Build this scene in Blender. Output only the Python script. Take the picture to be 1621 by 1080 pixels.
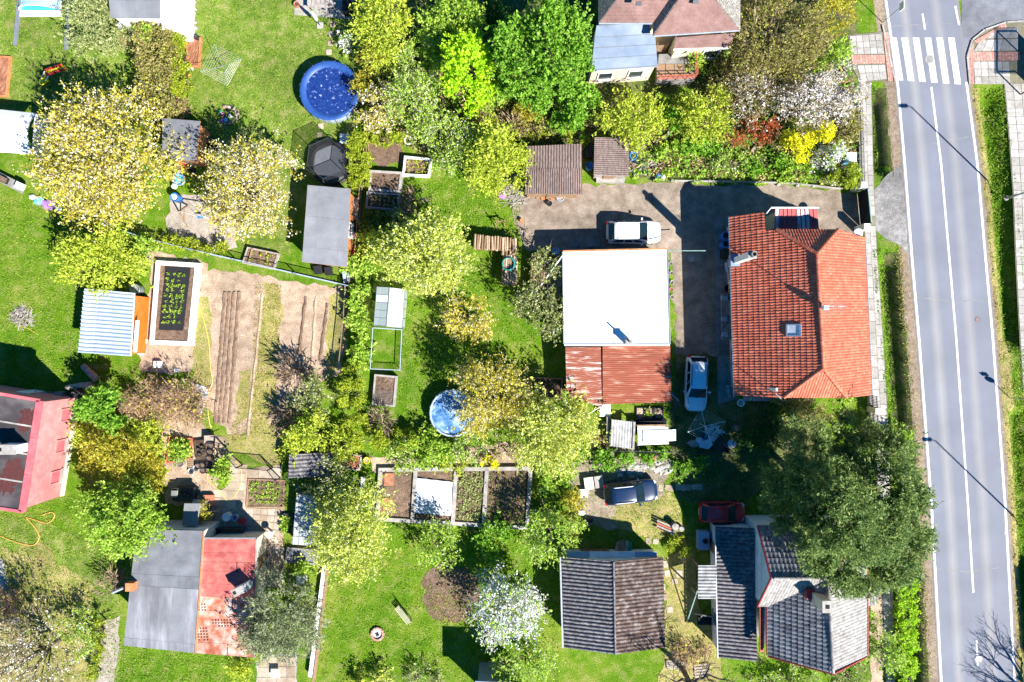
import bpy, bmesh, math, random
import numpy as np
from mathutils import Vector, Matrix
from mathutils.geometry import tessellate_polygon

random.seed(7)
RNG = np.random.default_rng(11)
scene = bpy.context.scene
col = scene.collection
for o in list(bpy.data.objects):
    bpy.data.objects.remove(o)

# ------------------------------------------------------------------ camera, sky, sun, exposure
CAM_H = 54.03            # metres above the gardens
PPM = 20.0               # photograph pixels per metre on the ground
CXP, CYP = 810.5, 540.0
cam_d = bpy.data.cameras.new('camera')
cam = bpy.data.objects.new('camera', cam_d)
col.objects.link(cam)
cam.location = (0, 0, CAM_H)
cam.rotation_euler = (0, 0, 0)
cam_d.sensor_width = 36
cam_d.lens = 24.0
cam_d.clip_start = 0.5
cam_d.clip_end = 3000
scene.camera = cam

SUN_EL = math.radians(41.5)
SUN_AZ = math.atan2(0.72, -0.694)      # measured from +Y towards +X
world = bpy.data.worlds.new('World')
scene.world = world
world.use_nodes = True
wn = world.node_tree
bg = wn.nodes['Background']
sky = wn.nodes.new('ShaderNodeTexSky')
sky.sky_type = 'NISHITA'
sky.sun_disc = False
sky.sun_elevation = SUN_EL
sky.sun_rotation = SUN_AZ
sky.air_density = 1.0
sky.dust_density = 0.0
sky.ozone_density = 6.0
hs = wn.nodes.new('ShaderNodeHueSaturation')     # deep clear-blue spring sky
hs.inputs['Saturation'].default_value = 1.55
wn.links.new(sky.outputs[0], hs.inputs['Color'])
wn.links.new(hs.outputs[0], bg.inputs[0])
bg.inputs[1].default_value = 0.062
sun_d = bpy.data.lights.new('sun', 'SUN')
sun_d.energy = 5.0
sun_d.angle = math.radians(0.5)
sun_d.color = (1.0, 0.965, 0.91)
sun = bpy.data.objects.new('sun', sun_d)
col.objects.link(sun)
sdir = Vector((math.sin(SUN_AZ) * math.cos(SUN_EL), math.cos(SUN_AZ) * math.cos(SUN_EL), math.sin(SUN_EL)))
sun.rotation_euler = sdir.to_track_quat('Z', 'Y').to_euler()
sun.location = (60, -60, 80)
vs = scene.view_settings
vs.view_transform = 'Standard'
vs.look = 'None'
vs.exposure = 1.32
vs.gamma = 1.0
vs.use_curve_mapping = False
scene.cycles.max_bounces = 6
scene.cycles.diffuse_bounces = 2
scene.cycles.glossy_bounces = 2
scene.cycles.transmission_bounces = 4
scene.cycles.transparent_max_bounces = 6
scene.cycles.caustics_reflective = False
scene.cycles.caustics_refractive = False

# ------------------------------------------------------------------ coordinates
def G(px, py, z=0.0):
    """world point at height z that stands at photograph pixel (px, py)"""
    k = (CAM_H - z) / CAM_H / PPM
    return Vector(((px - CXP) * k, (CYP - py) * k, z))

def Lm(p, z=0.0):
    return p * (CAM_H - z) / CAM_H / PPM

# ------------------------------------------------------------------ objects
ROOTLOC = {}
def tag(o, label=None, cat=None, group=None, kind=None):
    if label: o['label'] = label
    if cat: o['category'] = cat
    if group: o['group'] = group
    if kind: o['kind'] = kind
    return o

def thing(name, label, cat, loc=(0, 0, 0), rz=0.0, group=None):
    o = bpy.data.objects.new(name, None)
    o.empty_display_size = 0.3
    col.objects.link(o)
    o.location = loc
    o.rotation_euler = (0, 0, rz)
    ROOTLOC[o.name] = Vector(loc)
    return tag(o, label, cat, group)

def org(o):
    while o.parent: o = o.parent
    return ROOTLOC.get(o.name, Vector((0, 0, 0)))

class MB:
    """collects shapes, links them as one mesh object"""
    def __init__(s):
        s.v = []; s.f = []
    def add(s, vs, fs):
        b = len(s.v)
        s.v.extend([tuple(p) for p in vs])
        s.f.extend([tuple(i + b for i in f) for f in fs])
        return s
    def box(s, c, size, rz=0.0, rx=0.0, ry=0.0):
        hx, hy, hz = size[0] / 2, size[1] / 2, size[2] / 2
        P = [Vector((sx * hx, sy * hy, sz * hz)) for sx, sy, sz in
             ((-1, -1, -1), (1, -1, -1), (1, 1, -1), (-1, 1, -1), (-1, -1, 1), (1, -1, 1), (1, 1, 1), (-1, 1, 1))]
        if rz or rx or ry:
            m = Matrix.Rotation(rz, 3, 'Z') @ Matrix.Rotation(ry, 3, 'Y') @ Matrix.Rotation(rx, 3, 'X')
            P = [m @ p for p in P]
        c = Vector(c)
        return s.add([p + c for p in P], [(0, 3, 2, 1), (4, 5, 6, 7), (0, 1, 5, 4), (1, 2, 6, 5), (2, 3, 7, 6), (3, 0, 4, 7)])
    def bar(s, a, b, w, h, up=(0, 0, 1)):
        a = Vector(a); b = Vector(b); d = (b - a).normalized(); u = Vector(up)
        if abs(d.dot(u)) > 0.98: u = Vector((0, 1, 0))
        sd = d.cross(u).normalized(); u = sd.cross(d)
        P = []
        for p in (a, b):
            for i, j in ((-1, -1), (1, -1), (1, 1), (-1, 1)):
                P.append(p + sd * (i * w / 2) + u * (j * h / 2))
        return s.add(P, [(0, 3, 2, 1), (4, 5, 6, 7), (0, 1, 5, 4), (1, 2, 6, 5), (2, 3, 7, 6), (3, 0, 4, 7)])
    def prism(s, pts, z0, z1, bottom=True):
        """pts: 2D (or 3D, xy used) outline, anticlockwise or not; z0/z1 number or list"""
        n = len(pts)
        ar = sum(pts[i][0] * pts[(i + 1) % n][1] - pts[(i + 1) % n][0] * pts[i][1] for i in range(n))
        if ar < 0: pts = list(reversed(pts)); z1 = list(reversed(z1)) if isinstance(z1, (list, tuple)) else z1
        za = z0 if isinstance(z0, (list, tuple)) else [z0] * n
        zb = z1 if isinstance(z1, (list, tuple)) else [z1] * n
        V = [(p[0], p[1], za[i]) for i, p in enumerate(pts)] + [(p[0], p[1], zb[i]) for i, p in enumerate(pts)]
        F = [(i, (i + 1) % n, n + (i + 1) % n, n + i) for i in range(n)]
        if n <= 4:
            F.append(tuple(range(n, 2 * n)))
            if bottom: F.append(tuple(reversed(range(n))))
        else:
            T = tessellate_polygon([[Vector((p[0], p[1], 0)) for p in pts]])
            for t in T:
                a, b, c = t
                cr = (pts[b][0] - pts[a][0]) * (pts[c][1] - pts[a][1]) - (pts[b][1] - pts[a][1]) * (pts[c][0] - pts[a][0])
                if cr < 0: a, c = c, a
                F.append((n + a, n + b, n + c))
                if bottom: F.append((c, b, a))
        return s.add(V, F)
    def flat(s, pts, z):
        n = len(pts)
        T = tessellate_polygon([[Vector((p[0], p[1], 0)) for p in pts]])
        F = []
        for a, b, c in T:
            cr = (pts[b][0] - pts[a][0]) * (pts[c][1] - pts[a][1]) - (pts[b][1] - pts[a][1]) * (pts[c][0] - pts[a][0])
            F.append((a, c, b) if cr < 0 else (a, b, c))
        return s.add([(p[0], p[1], z if not callable(z) else z(p[0], p[1])) for p in pts], F)
    def tube(s, path, r, n=6, cap=True):
        path = [Vector(p) for p in path]
        rs = r if isinstance(r, (list, tuple)) else [r] * len(path)
        V = []; F = []
        ref = Vector((0.31, 0.17, 0.93))
        for i, p in enumerate(path):
            d = (path[min(i + 1, len(path) - 1)] - path[max(i - 1, 0)])
            d = d.normalized() if d.length > 1e-9 else Vector((0, 0, 1))
            u = d.cross(ref)
            if u.length < 0.1: u = d.cross(Vector((1, 0, 0)))
            u.normalize(); w = d.cross(u)
            for k in range(n):
                a = 2 * math.pi * k / n
                V.append(p + u * (math.cos(a) * rs[i]) + w * (math.sin(a) * rs[i]))
        for i in range(len(path) - 1):
            for k in range(n):
                F.append((i * n + k, i * n + (k + 1) % n, (i + 1) * n + (k + 1) % n, (i + 1) * n + k))
        if cap:
            F.append(tuple(reversed(range(n))))
            F.append(tuple(range((len(path) - 1) * n, len(path) * n)))
        return s.add(V, F)
    def lathe(s, c, prof, n=20, ph=0.0, cap=True):
        c = Vector(c); V = []; F = []
        m = len(prof)
        for r, z in prof:
            for k in range(n):
                a = ph + 2 * math.pi * k / n
                V.append(c + Vector((math.cos(a) * r, math.sin(a) * r, z)))
        for i in range(m - 1):
            for k in range(n):
                F.append((i * n + k, i * n + (k + 1) % n, (i + 1) * n + (k + 1) % n, (i + 1) * n + k))
        if cap and prof[0][0] > 1e-4: F.append(tuple(reversed(range(n))))
        if cap and prof[-1][0] > 1e-4: F.append(tuple(range((m - 1) * n, m * n)))
        return s.add(V, F)
    def torus(s, c, R, r, n=24, m=6, z=None):
        c = Vector(c); V = []; F = []
        for i in range(n):
            a = 2 * math.pi * i / n
            for j in range(m):
                b = 2 * math.pi * j / m
                V.append(c + Vector(((R + r * math.cos(b)) * math.cos(a), (R + r * math.cos(b)) * math.sin(a), r * math.sin(b))))
        for i in range(n):
            for j in range(m):
                F.append((i * m + j, ((i + 1) % n) * m + j, ((i + 1) % n) * m + (j + 1) % m, i * m + (j + 1) % m))
        return s.add(V, F)
    def quad(s, a, b, c, d):
        return s.add([a, b, c, d], [(0, 1, 2, 3)])
    def build(s, name, mt, parent=None, smooth=False, local=False, kind=None, label=None, cat=None, group=None, bevel=0.0):
        me = bpy.data.meshes.new(name)
        off = Vector((0, 0, 0))
        loc = Vector((0, 0, 0))
        if parent is not None:
            if not local: off = org(parent)
        elif not local:
            A = np.array(s.v); lo = A.min(0); hi = A.max(0)
            off = Vector(((lo[0] + hi[0]) / 2, (lo[1] + hi[1]) / 2, lo[2])); loc = off
        me.from_pydata([(p[0] - off[0], p[1] - off[1], p[2] - off[2]) for p in s.v], [], s.f)
        if mt: me.materials.append(MT[mt] if isinstance(mt, str) else mt)
        if smooth: me.polygons.foreach_set('use_smooth', [True] * len(me.polygons))
        me.update()
        o = bpy.data.objects.new(name, me)
        col.objects.link(o)
        o.location = loc
        if parent is not None: o.parent = parent
        else: ROOTLOC[o.name] = loc.copy()
        if bevel:
            b = o.modifiers.new('bevel', 'BEVEL'); b.width = bevel; b.segments = 2; b.limit_method = 'ANGLE'
        tag(o, label, cat, group, kind)
        return o

def mesh_np(name, V, F4, mt, parent=None, kind=None, attr=None, smooth=False):
    """numpy quads -> object (V n,3 world, F4 m,4)"""
    me = bpy.data.meshes.new(name)
    off = np.array(org(parent)) if parent is not None else np.zeros(3)
    V = V - off
    me.vertices.add(len(V)); me.vertices.foreach_set('co', V.astype(np.float32).ravel())
    m = len(F4); k = F4.shape[1]
    me.loops.add(m * k); me.loops.foreach_set('vertex_index', F4.astype(np.int32).ravel())
    me.polygons.add(m)
    me.polygons.foreach_set('loop_start', np.arange(0, m * k, k, dtype=np.int32))
    if smooth: me.polygons.foreach_set('use_smooth', np.ones(m, dtype=bool))
    me.update(calc_edges=True)
    if attr is not None:
        a = me.attributes.new('rnd', 'FLOAT', 'FACE'); a.data.foreach_set('value', attr.astype(np.float32))
    me.materials.append(MT[mt] if isinstance(mt, str) else mt)
    o = bpy.data.objects.new(name, me); col.objects.link(o)
    if parent is not None: o.parent = parent
    if kind: o['kind'] = kind
    return o

def copy_tree(o, parent=None):
    c = o.copy(); col.objects.link(c); c.parent = parent
    for ch in list(o.children): copy_tree(ch, c)
    return c

# ------------------------------------------------------------------ materials
MT = {}
def _nodes(name):
    m = bpy.data.materials.new(name); m.use_nodes = True
    MT[name] = m
    nt = m.node_tree
    return m, nt, nt.nodes['Principled BSDF'], nt.nodes, nt.links

def _ramp(N, cols, lo=0.3, hi=0.7, pos=None):
    r = N.new('ShaderNodeValToRGB'); e = r.color_ramp.elements
    n = len(cols)
    ps = pos or [lo + (hi - lo) * i / max(1, n - 1) for i in range(n)]
    e[0].position = ps[0]; e[0].color = (*cols[0], 1)
    e[1].position = ps[-1]; e[1].color = (*cols[-1], 1)
    for i in range(1, n - 1):
        k = e.new(ps[i]); k.color = (*cols[i], 1)
    return r

def mat(name, cols, scale=2.0, detail=6.0, rough=0.8, metal=0.0, bump=0.0, bscale=20.0, stretch=None, rz=0.0, spec=0.3, lo=0.3, hi=0.7, pos=None, var=0.25, vscale=0.25, fine=0.0, fscale=30.0):
    """noise-coloured principled surface; var = large-scale value variation, fine = small-grain variation"""
    m, nt, B, N, L = _nodes(name)
    geo = N.new('ShaderNodeNewGeometry')
    mp = N.new('ShaderNodeMapping'); L.new(geo.outputs['Position'], mp.inputs[0])
    mp.inputs['Rotation'].default_value = (0, 0, rz)
    if stretch: mp.inputs['Scale'].default_value = stretch
    n1 = N.new('ShaderNodeTexNoise'); n1.inputs['Scale'].default_value = scale; n1.inputs['Detail'].default_value = detail
    n1.inputs['Roughness'].default_value = 0.6
    L.new(mp.outputs[0], n1.inputs['Vector'])
    r = _ramp(N, cols, lo, hi, pos); L.new(n1.outputs[0], r.inputs[0])
    out = r.outputs[0]
    for amt, sc in ((var, vscale), (fine, fscale)):
        if amt > 0:
            n2 = N.new('ShaderNodeTexNoise'); n2.inputs['Scale'].default_value = sc; n2.inputs['Detail'].default_value = 3
            L.new(geo.outputs['Position'], n2.inputs['Vector'])
            mr = N.new('ShaderNodeMapRange'); mr.inputs[1].default_value = 0.3; mr.inputs[2].default_value = 0.7
            mr.inputs[3].default_value = 1 - amt; mr.inputs[4].default_value = 1 + amt
            L.new(n2.outputs[0], mr.inputs[0])
            mx = N.new('ShaderNodeVectorMath'); mx.operation = 'SCALE'
            L.new(out, mx.inputs[0]); L.new(mr.outputs[0], mx.inputs['Scale']); out = mx.outputs[0]
    L.new(out, B.inputs['Base Color'])
    B.inputs['Roughness'].default_value = rough
    B.inputs['Metallic'].default_value = metal
    B.inputs['Specular IOR Level'].default_value = spec
    if bump:
        nb = N.new('ShaderNodeTexNoise'); nb.inputs['Scale'].default_value = bscale; nb.inputs['Detail'].default_value = 4
        L.new(mp.outputs[0], nb.inputs['Vector'])
        bp = N.new('ShaderNodeBump'); bp.inputs['Strength'].default_value = 1.0; bp.inputs['Distance'].default_value = bump
        L.new(nb.outputs[0], bp.inputs['Height']); L.new(bp.outputs[0], B.inputs['Normal'])
    return m

def plain(name, c, rough=0.6, metal=0.0, spec=0.4, var=0.15, sc=2.5):
    c2 = tuple(min(1, x * (1 + var)) for x in c); c1 = tuple(x * (1 - var) for x in c)
    return mat(name, [c1, c, c2], scale=sc, rough=rough, metal=metal, spec=spec, var=0.0)

def leafmat(name, cols, tr=0.42, rough=0.55, gain=1.6):
    cols = [tuple(min(0.86, x * gain) for x in c) for c in cols]
    m, nt, B, N, L = _nodes(name)
    at = N.new('ShaderNodeAttribute'); at.attribute_name = 'rnd'
    r = _ramp(N, cols, 0.0, 1.0); L.new(at.outputs['Fac'], r.inputs[0])
    L.new(r.outputs[0], B.inputs['Base Color'])
    B.inputs['Roughness'].default_value = rough; B.inputs['Specular IOR Level'].default_value = 0.25
    t = N.new('ShaderNodeBsdfTranslucent'); L.new(r.outputs[0], t.inputs[0])
    mx = N.new('ShaderNodeMixShader'); mx.inputs[0].default_value = tr
    L.new(B.outputs[0], mx.inputs[1]); L.new(t.outputs[0], mx.inputs[2])
    L.new(mx.outputs[0], N['Material Output'].inputs[0])
    return m

def attrmat(name, cols, rough=0.75, spec=0.3, fine=0.15, fscale=8, stain=None, stain_amt=0.0, sscale=0.6, lo=0.0, hi=1.0, bump=0.0):
    """colour by the per-face 'rnd' value (each tile, sheet, slab its own tone) + grain + stains"""
    m, nt, B, N, L = _nodes(name)
    at = N.new('ShaderNodeAttribute'); at.attribute_name = 'rnd'
    r = _ramp(N, cols, lo, hi); L.new(at.outputs['Fac'], r.inputs[0])
    geo = N.new('ShaderNodeNewGeometry')
    n2 = N.new('ShaderNodeTexNoise'); n2.inputs['Scale'].default_value = fscale; n2.inputs['Detail'].default_value = 5
    L.new(geo.outputs['Position'], n2.inputs['Vector'])
    mr = N.new('ShaderNodeMapRange'); mr.inputs[1].default_value = 0.3; mr.inputs[2].default_value = 0.7
    mr.inputs[3].default_value = 1 - fine; mr.inputs[4].default_value = 1 + fine
    L.new(n2.outputs[0], mr.inputs[0])
    mx = N.new('ShaderNodeVectorMath'); mx.operation = 'SCALE'
    L.new(r.outputs[0], mx.inputs[0]); L.new(mr.outputs[0], mx.inputs['Scale'])
    out = mx.outputs[0]
    if stain:
        n3 = N.new('ShaderNodeTexNoise'); n3.inputs['Scale'].default_value = sscale; n3.inputs['Detail'].default_value = 8; n3.inputs['Roughness'].default_value = 0.7
        L.new(geo.outputs['Position'], n3.inputs['Vector'])
        m3 = N.new('ShaderNodeMapRange'); m3.inputs[1].default_value = 0.48; m3.inputs[2].default_value = 0.66; m3.inputs[4].default_value = stain_amt
        L.new(n3.outputs[0], m3.inputs[0])
        mm = N.new('ShaderNodeMix'); mm.data_type = 'RGBA'
        L.new(m3.outputs[0], mm.inputs[0]); L.new(out, mm.inputs[6]); mm.inputs[7].default_value = (*stain, 1)
        out = mm.outputs[2]
    L.new(out, B.inputs['Base Color'])
    B.inputs['Roughness'].default_value = rough; B.inputs['Specular IOR Level'].default_value = spec
    if bump:
        bp = N.new('ShaderNodeBump'); bp.inputs['Distance'].default_value = bump
        L.new(n2.outputs[0], bp.inputs['Height']); L.new(bp.outputs[0], B.inputs['Normal'])
    return m

def glassmat(name, c, rough=0.08, alpha=0.35, tr=0.0):
    m, nt, B, N, L = _nodes(name)
    B.inputs['Base Color'].default_value = (*c, 1); B.inputs['Roughness'].default_value = rough
    B.inputs['Specular IOR Level'].default_value = 0.6
    B.inputs['Alpha'].default_value = alpha
    return m

def setrnd(o, val=None):
    me = o.data
    a = me.attributes.get('rnd') or me.attributes.new('rnd', 'FLOAT', 'FACE')
    n = len(me.polygons)
    a.data.foreach_set('value', np.full(n, random.random() if val is None else val, dtype=np.float32))
    return o

# surfaces of the place
m, nt, B, N, L = _nodes('grass_ground')
geo = N.new('ShaderNodeNewGeometry')
def _noise(sc, det=4, ro=0.6):
    n = N.new('ShaderNodeTexNoise'); n.inputs['Scale'].default_value = sc; n.inputs['Detail'].default_value = det; n.inputs['Roughness'].default_value = ro
    L.new(geo.outputs['Position'], n.inputs['Vector']); return n
na, nb_, nc = _noise(0.16, 5, 0.65), _noise(1.1, 6, 0.7), _noise(11, 5, 0.75)
ra = _ramp(N, [(0.060, 0.155, 0.005), (0.115, 0.215, 0.009), (0.25, 0.275, 0.045)], 0.37, 0.66); L.new(na.outputs[0], ra.inputs[0])
rb = _ramp(N, [(0.032, 0.105, 0.004), (0.11, 0.195, 0.010), (0.30, 0.265, 0.10)], 0.33, 0.65); L.new(nb_.outputs[0], rb.inputs[0])
mx = N.new('ShaderNodeMix'); mx.data_type = 'RGBA'; mx.inputs[0].default_value = 0.5
L.new(ra.outputs[0], mx.inputs[6]); L.new(rb.outputs[0], mx.inputs[7])
mr = N.new('ShaderNodeMapRange'); mr.inputs[1].default_value = 0.3; mr.inputs[2].default_value = 0.7; mr.inputs[3].default_value = 0.35; mr.inputs[4].default_value = 1.75
L.new(nc.outputs[0], mr.inputs[0])
sc_ = N.new('ShaderNodeVectorMath'); sc_.operation = 'SCALE'; L.new(mx.outputs[2], sc_.inputs[0]); L.new(mr.outputs[0], sc_.inputs['Scale'])
L.new(sc_.outputs[0], B.inputs['Base Color']); B.inputs['Roughness'].default_value = 0.9; B.inputs['Specular IOR Level'].default_value = 0.1
bp = N.new('ShaderNodeBump'); bp.inputs['Distance'].default_value = 0.12; L.new(nc.outputs[0], bp.inputs['Height']); L.new(bp.outputs[0], B.inputs['Normal'])

m, nt, B, N, L = _nodes('asphalt_road')
at = N.new('ShaderNodeAttribute'); at.attribute_name = 'lat'
r = _ramp(N, [(0.20, 0.19, 0.185), (0.160, 0.171, 0.205), (0.160, 0.171, 0.205), (0.245, 0.24, 0.245), (0.160, 0.171, 0.205), (0.165, 0.175, 0.208), (0.160, 0.171, 0.205), (0.235, 0.23, 0.238), (0.163, 0.173, 0.206), (0.163, 0.173, 0.206), (0.20, 0.19, 0.185)],
          pos=[0.0, 0.05, 0.18, 0.26, 0.35, 0.5, 0.60, 0.69, 0.77, 0.95, 1.0])
L.new(at.outputs['Fac'], r.inputs[0])
geo = N.new('ShaderNodeNewGeometry')
n1 = N.new('ShaderNodeTexNoise'); n1.inputs['Scale'].default_value = 40; n1.inputs['Detail'].default_value = 6; L.new(geo.outputs['Position'], n1.inputs['Vector'])
n2 = N.new('ShaderNodeTexNoise'); n2.inputs['Scale'].default_value = 0.35; n2.inputs['Detail'].default_value = 6; L.new(geo.outputs['Position'], n2.inputs['Vector'])
ad = N.new('ShaderNodeMath'); ad.operation = 'ADD'; L.new(n1.outputs[0], ad.inputs[0]); L.new(n2.outputs[0], ad.inputs[1])
mr = N.new('ShaderNodeMapRange'); mr.inputs[1].default_value = 0.6; mr.inputs[2].default_value = 1.4; mr.inputs[3].default_value = 0.78; mr.inputs[4].default_value = 1.2
L.new(ad.outputs[0], mr.inputs[0])
sc_ = N.new('ShaderNodeVectorMath'); sc_.operation = 'SCALE'; L.new(r.outputs[0], sc_.inputs[0]); L.new(mr.outputs[0], sc_.inputs['Scale'])
L.new(sc_.outputs[0], B.inputs['Base Color']); B.inputs['Roughness'].default_value = 0.85

mat('lawn_pale', [(0.075, 0.15, 0.009), (0.155, 0.225, 0.024), (0.30, 0.285, 0.10)], scale=1.3, detail=10, var=0.25, vscale=0.2, fine=0.45, fscale=11, bump=0.1)
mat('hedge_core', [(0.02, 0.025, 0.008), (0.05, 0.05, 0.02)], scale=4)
mat('asphalt_old', [(0.13, 0.135, 0.15), (0.165, 0.17, 0.19), (0.20, 0.20, 0.215)], scale=1.5, var=0.3, fine=0.25, bump=0.02)
mat('drive_gravel', [(0.15, 0.115, 0.085), (0.235, 0.185, 0.14), (0.33, 0.27, 0.21)], scale=1.2, detail=10, var=0.25, vscale=0.18, fine=0.3, fscale=14, bump=0.03)
mat('grey_gravel', [(0.13, 0.125, 0.12), (0.21, 0.20, 0.19), (0.29, 0.275, 0.26)], scale=2.5, detail=10, var=0.3, vscale=0.5, fine=0.35, fscale=12, bump=0.05)
mat('verge_dirt', [(0.16, 0.115, 0.075), (0.24, 0.18, 0.125), (0.31, 0.25, 0.185)], scale=3, detail=8, var=0.2, fine=0.35, fscale=12, bump=0.05)
mat('soil_light', [(0.25, 0.17, 0.11), (0.385, 0.28, 0.195), (0.49, 0.375, 0.275)], scale=1.3, detail=9, var=0.2, fine=0.25, fscale=10, bump=0.06)
mat('soil', [(0.10, 0.062, 0.04), (0.165, 0.105, 0.07), (0.23, 0.155, 0.11)], scale=2.5, detail=9, var=0.25, fine=0.35, fscale=9, bump=0.08)
mat('soil_dark', [(0.045, 0.028, 0.018), (0.085, 0.055, 0.036), (0.14, 0.095, 0.065)], scale=2.5, detail=9, var=0.3, fine=0.4, fscale=9, bump=0.1)
mat('soil_red', [(0.24, 0.09, 0.045), (0.33, 0.14, 0.075), (0.40, 0.20, 0.12)], scale=3, var=0.2, fine=0.3, bump=0.05)
mat('dry_grass', [(0.17, 0.19, 0.035), (0.29, 0.26, 0.075), (0.38, 0.29, 0.14)], scale=1.6, detail=9, var=0.3, fine=0.45, fscale=11, bump=0.08)
mat('sand', [(0.28, 0.23, 0.185), (0.35, 0.30, 0.25), (0.42, 0.37, 0.32)], scale=2, var=0.1, fine=0.15, bump=0.05)
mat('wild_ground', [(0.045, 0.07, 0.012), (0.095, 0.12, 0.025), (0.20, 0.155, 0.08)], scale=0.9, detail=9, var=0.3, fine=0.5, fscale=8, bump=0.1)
attrmat('slab', [(0.29, 0.27, 0.24), (0.36, 0.335, 0.305), (0.42, 0.395, 0.365)], fine=0.18, fscale=6, stain=(0.20, 0.18, 0.14), stain_amt=0.5, sscale=1.6)
attrmat('slab_path', [(0.29, 0.215, 0.15), (0.37, 0.295, 0.22), (0.44, 0.365, 0.29)], fine=0.2, fscale=6, stain=(0.16, 0.12, 0.07), stain_amt=0.55, sscale=1.5)
attrmat('slab_grey', [(0.16, 0.15, 0.14), (0.23, 0.22, 0.2), (0.3, 0.28, 0.26)], fine=0.2, fscale=6, stain=(0.08, 0.09, 0.05), stain_amt=0.5, sscale=1.4)
mat('joint', [(0.10, 0.10, 0.05), (0.16, 0.15, 0.10), (0.2, 0.18, 0.13)], scale=5)
mat('brick_pave', [(0.36, 0.17, 0.13), (0.42, 0.22, 0.17), (0.48, 0.28, 0.22)], scale=5, fine=0.2, fscale=9)
mat('road_paint', [(0.26, 0.26, 0.27), (0.62, 0.62, 0.61), (0.76, 0.76, 0.75)], pos=[0.27, 0.40, 0.6], scale=7, detail=11, var=0.08)
mat('concrete', [(0.23, 0.21, 0.185), (0.31, 0.29, 0.26), (0.39, 0.37, 0.34)], scale=2.2, detail=8, var=0.15, fine=0.12)
mat('concrete_dark', [(0.14, 0.135, 0.13), (0.22, 0.21, 0.20), (0.29, 0.28, 0.265)], scale=2.2, detail=8, var=0.2, fine=0.15)
mat('white_paint', [(0.66, 0.65, 0.62), (0.76, 0.75, 0.73), (0.80, 0.80, 0.79)], scale=1.6, var=0.05)
mat('white_membrane', [(0.70, 0.71, 0.71), (0.79, 0.79, 0.79), (0.82, 0.82, 0.82)], scale=0.7, detail=9, rough=0.6, var=0.05, fine=0.03)
mat('plaster_cream', [(0.56, 0.47, 0.34), (0.64, 0.55, 0.41), (0.69, 0.61, 0.48)], scale=1.2, var=0.08)
mat('plaster_white', [(0.60, 0.57, 0.52), (0.70, 0.68, 0.64), (0.75, 0.73, 0.70)], scale=1.2, var=0.08)
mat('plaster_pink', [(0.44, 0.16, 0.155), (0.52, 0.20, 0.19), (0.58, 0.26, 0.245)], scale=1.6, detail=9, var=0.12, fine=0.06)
mat('pink_trim', [(0.46, 0.085, 0.10), (0.52, 0.11, 0.125), (0.56, 0.15, 0.16)], scale=1.5, var=0.06)
mat('plaster_blue', [(0.42, 0.50, 0.60), (0.50, 0.58, 0.66), (0.55, 0.62, 0.70)], scale=1.2, var=0.06)
mat('felt_grey', [(0.16, 0.165, 0.18), (0.195, 0.20, 0.215), (0.23, 0.235, 0.25)], scale=0.8, detail=8, rough=0.85, var=0.12, fine=0.1)
mat('felt_slate', [(0.11, 0.115, 0.13), (0.15, 0.155, 0.17), (0.20, 0.205, 0.225)], scale=0.9, detail=8, rough=0.8, var=0.15, fine=0.12)
mat('felt_patched', [(0.13, 0.13, 0.14), (0.20, 0.20, 0.215), (0.31, 0.31, 0.335)], scale=0.5, detail=9, rough=0.6, var=0.25, vscale=0.35, fine=0.1, stretch=(3.0, 0.5, 1))
mat('felt_dark', [(0.028, 0.023, 0.024), (0.055, 0.047, 0.048), (0.115, 0.10, 0.10)], scale=0.5, detail=9, rough=0.8, var=0.3, fine=0.15)
mat('metal_blue', [(0.16, 0.21, 0.29), (0.20, 0.255, 0.34), (0.255, 0.295, 0.355)], scale=0.9, detail=8, rough=0.5, var=0.12)
mat('metal_pale_blue', [(0.27, 0.33, 0.41), (0.32, 0.385, 0.465), (0.37, 0.43, 0.50)], scale=1.2, rough=0.45, var=0.08)
mat('rust_roof', [(0.50, 0.47, 0.45), (0.36, 0.20, 0.14), (0.25, 0.068, 0.036), (0.19, 0.052, 0.03)], pos=[0.24, 0.35, 0.46, 0.75], scale=1.0, detail=10, stretch=(0.7, 4.5, 1), rough=0.75, var=0.2)
mat('rust_pale', [(0.50, 0.48, 0.46), (0.38, 0.28, 0.24), (0.24, 0.075, 0.045), (0.17, 0.05, 0.03)], pos=[0.34, 0.43, 0.50, 0.75], scale=1.0, detail=10, stretch=(0.6, 4.0, 1), rough=0.75, var=0.2)
mat('red_metal_roof', [(0.26, 0.045, 0.045), (0.40, 0.10, 0.085), (0.47, 0.17, 0.135), (0.62, 0.42, 0.36)], pos=[0.28, 0.45, 0.62, 0.76], scale=1.2, detail=9, rough=0.6, var=0.2, fine=0.12)
mat('orange_red_roof', [(0.30, 0.075, 0.035), (0.36, 0.12, 0.07), (0.46, 0.24, 0.18), (0.55, 0.42, 0.36)], pos=[0.30, 0.42, 0.52, 0.64], scale=1.4, detail=9, rough=0.65, var=0.25, fine=0.15)
mat('porch_red', [(0.27, 0.042, 0.045), (0.36, 0.075, 0.075), (0.42, 0.12, 0.12)], scale=1.5, stretch=(6, 0.7, 1), rough=0.5, var=0.1)
mat('porch_worn', [(0.36, 0.10, 0.10), (0.60, 0.50, 0.50), (0.68, 0.62, 0.62)], scale=2.0, stretch=(5, 0.8, 1), rough=0.5, var=0.1)
attrmat('red_tile', [(0.43, 0.095, 0.052), (0.50, 0.13, 0.072), (0.56, 0.18, 0.11)], rough=0.6, fine=0.2, fscale=5, stain=(0.24, 0.075, 0.045), stain_amt=0.45, sscale=0.45)
attrmat('slate_tile', [(0.085, 0.085, 0.095), (0.15, 0.15, 0.165), (0.24, 0.24, 0.255)], rough=0.75, fine=0.35, fscale=9, stain=(0.32, 0.32, 0.30), stain_amt=0.5, sscale=1.5)
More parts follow.
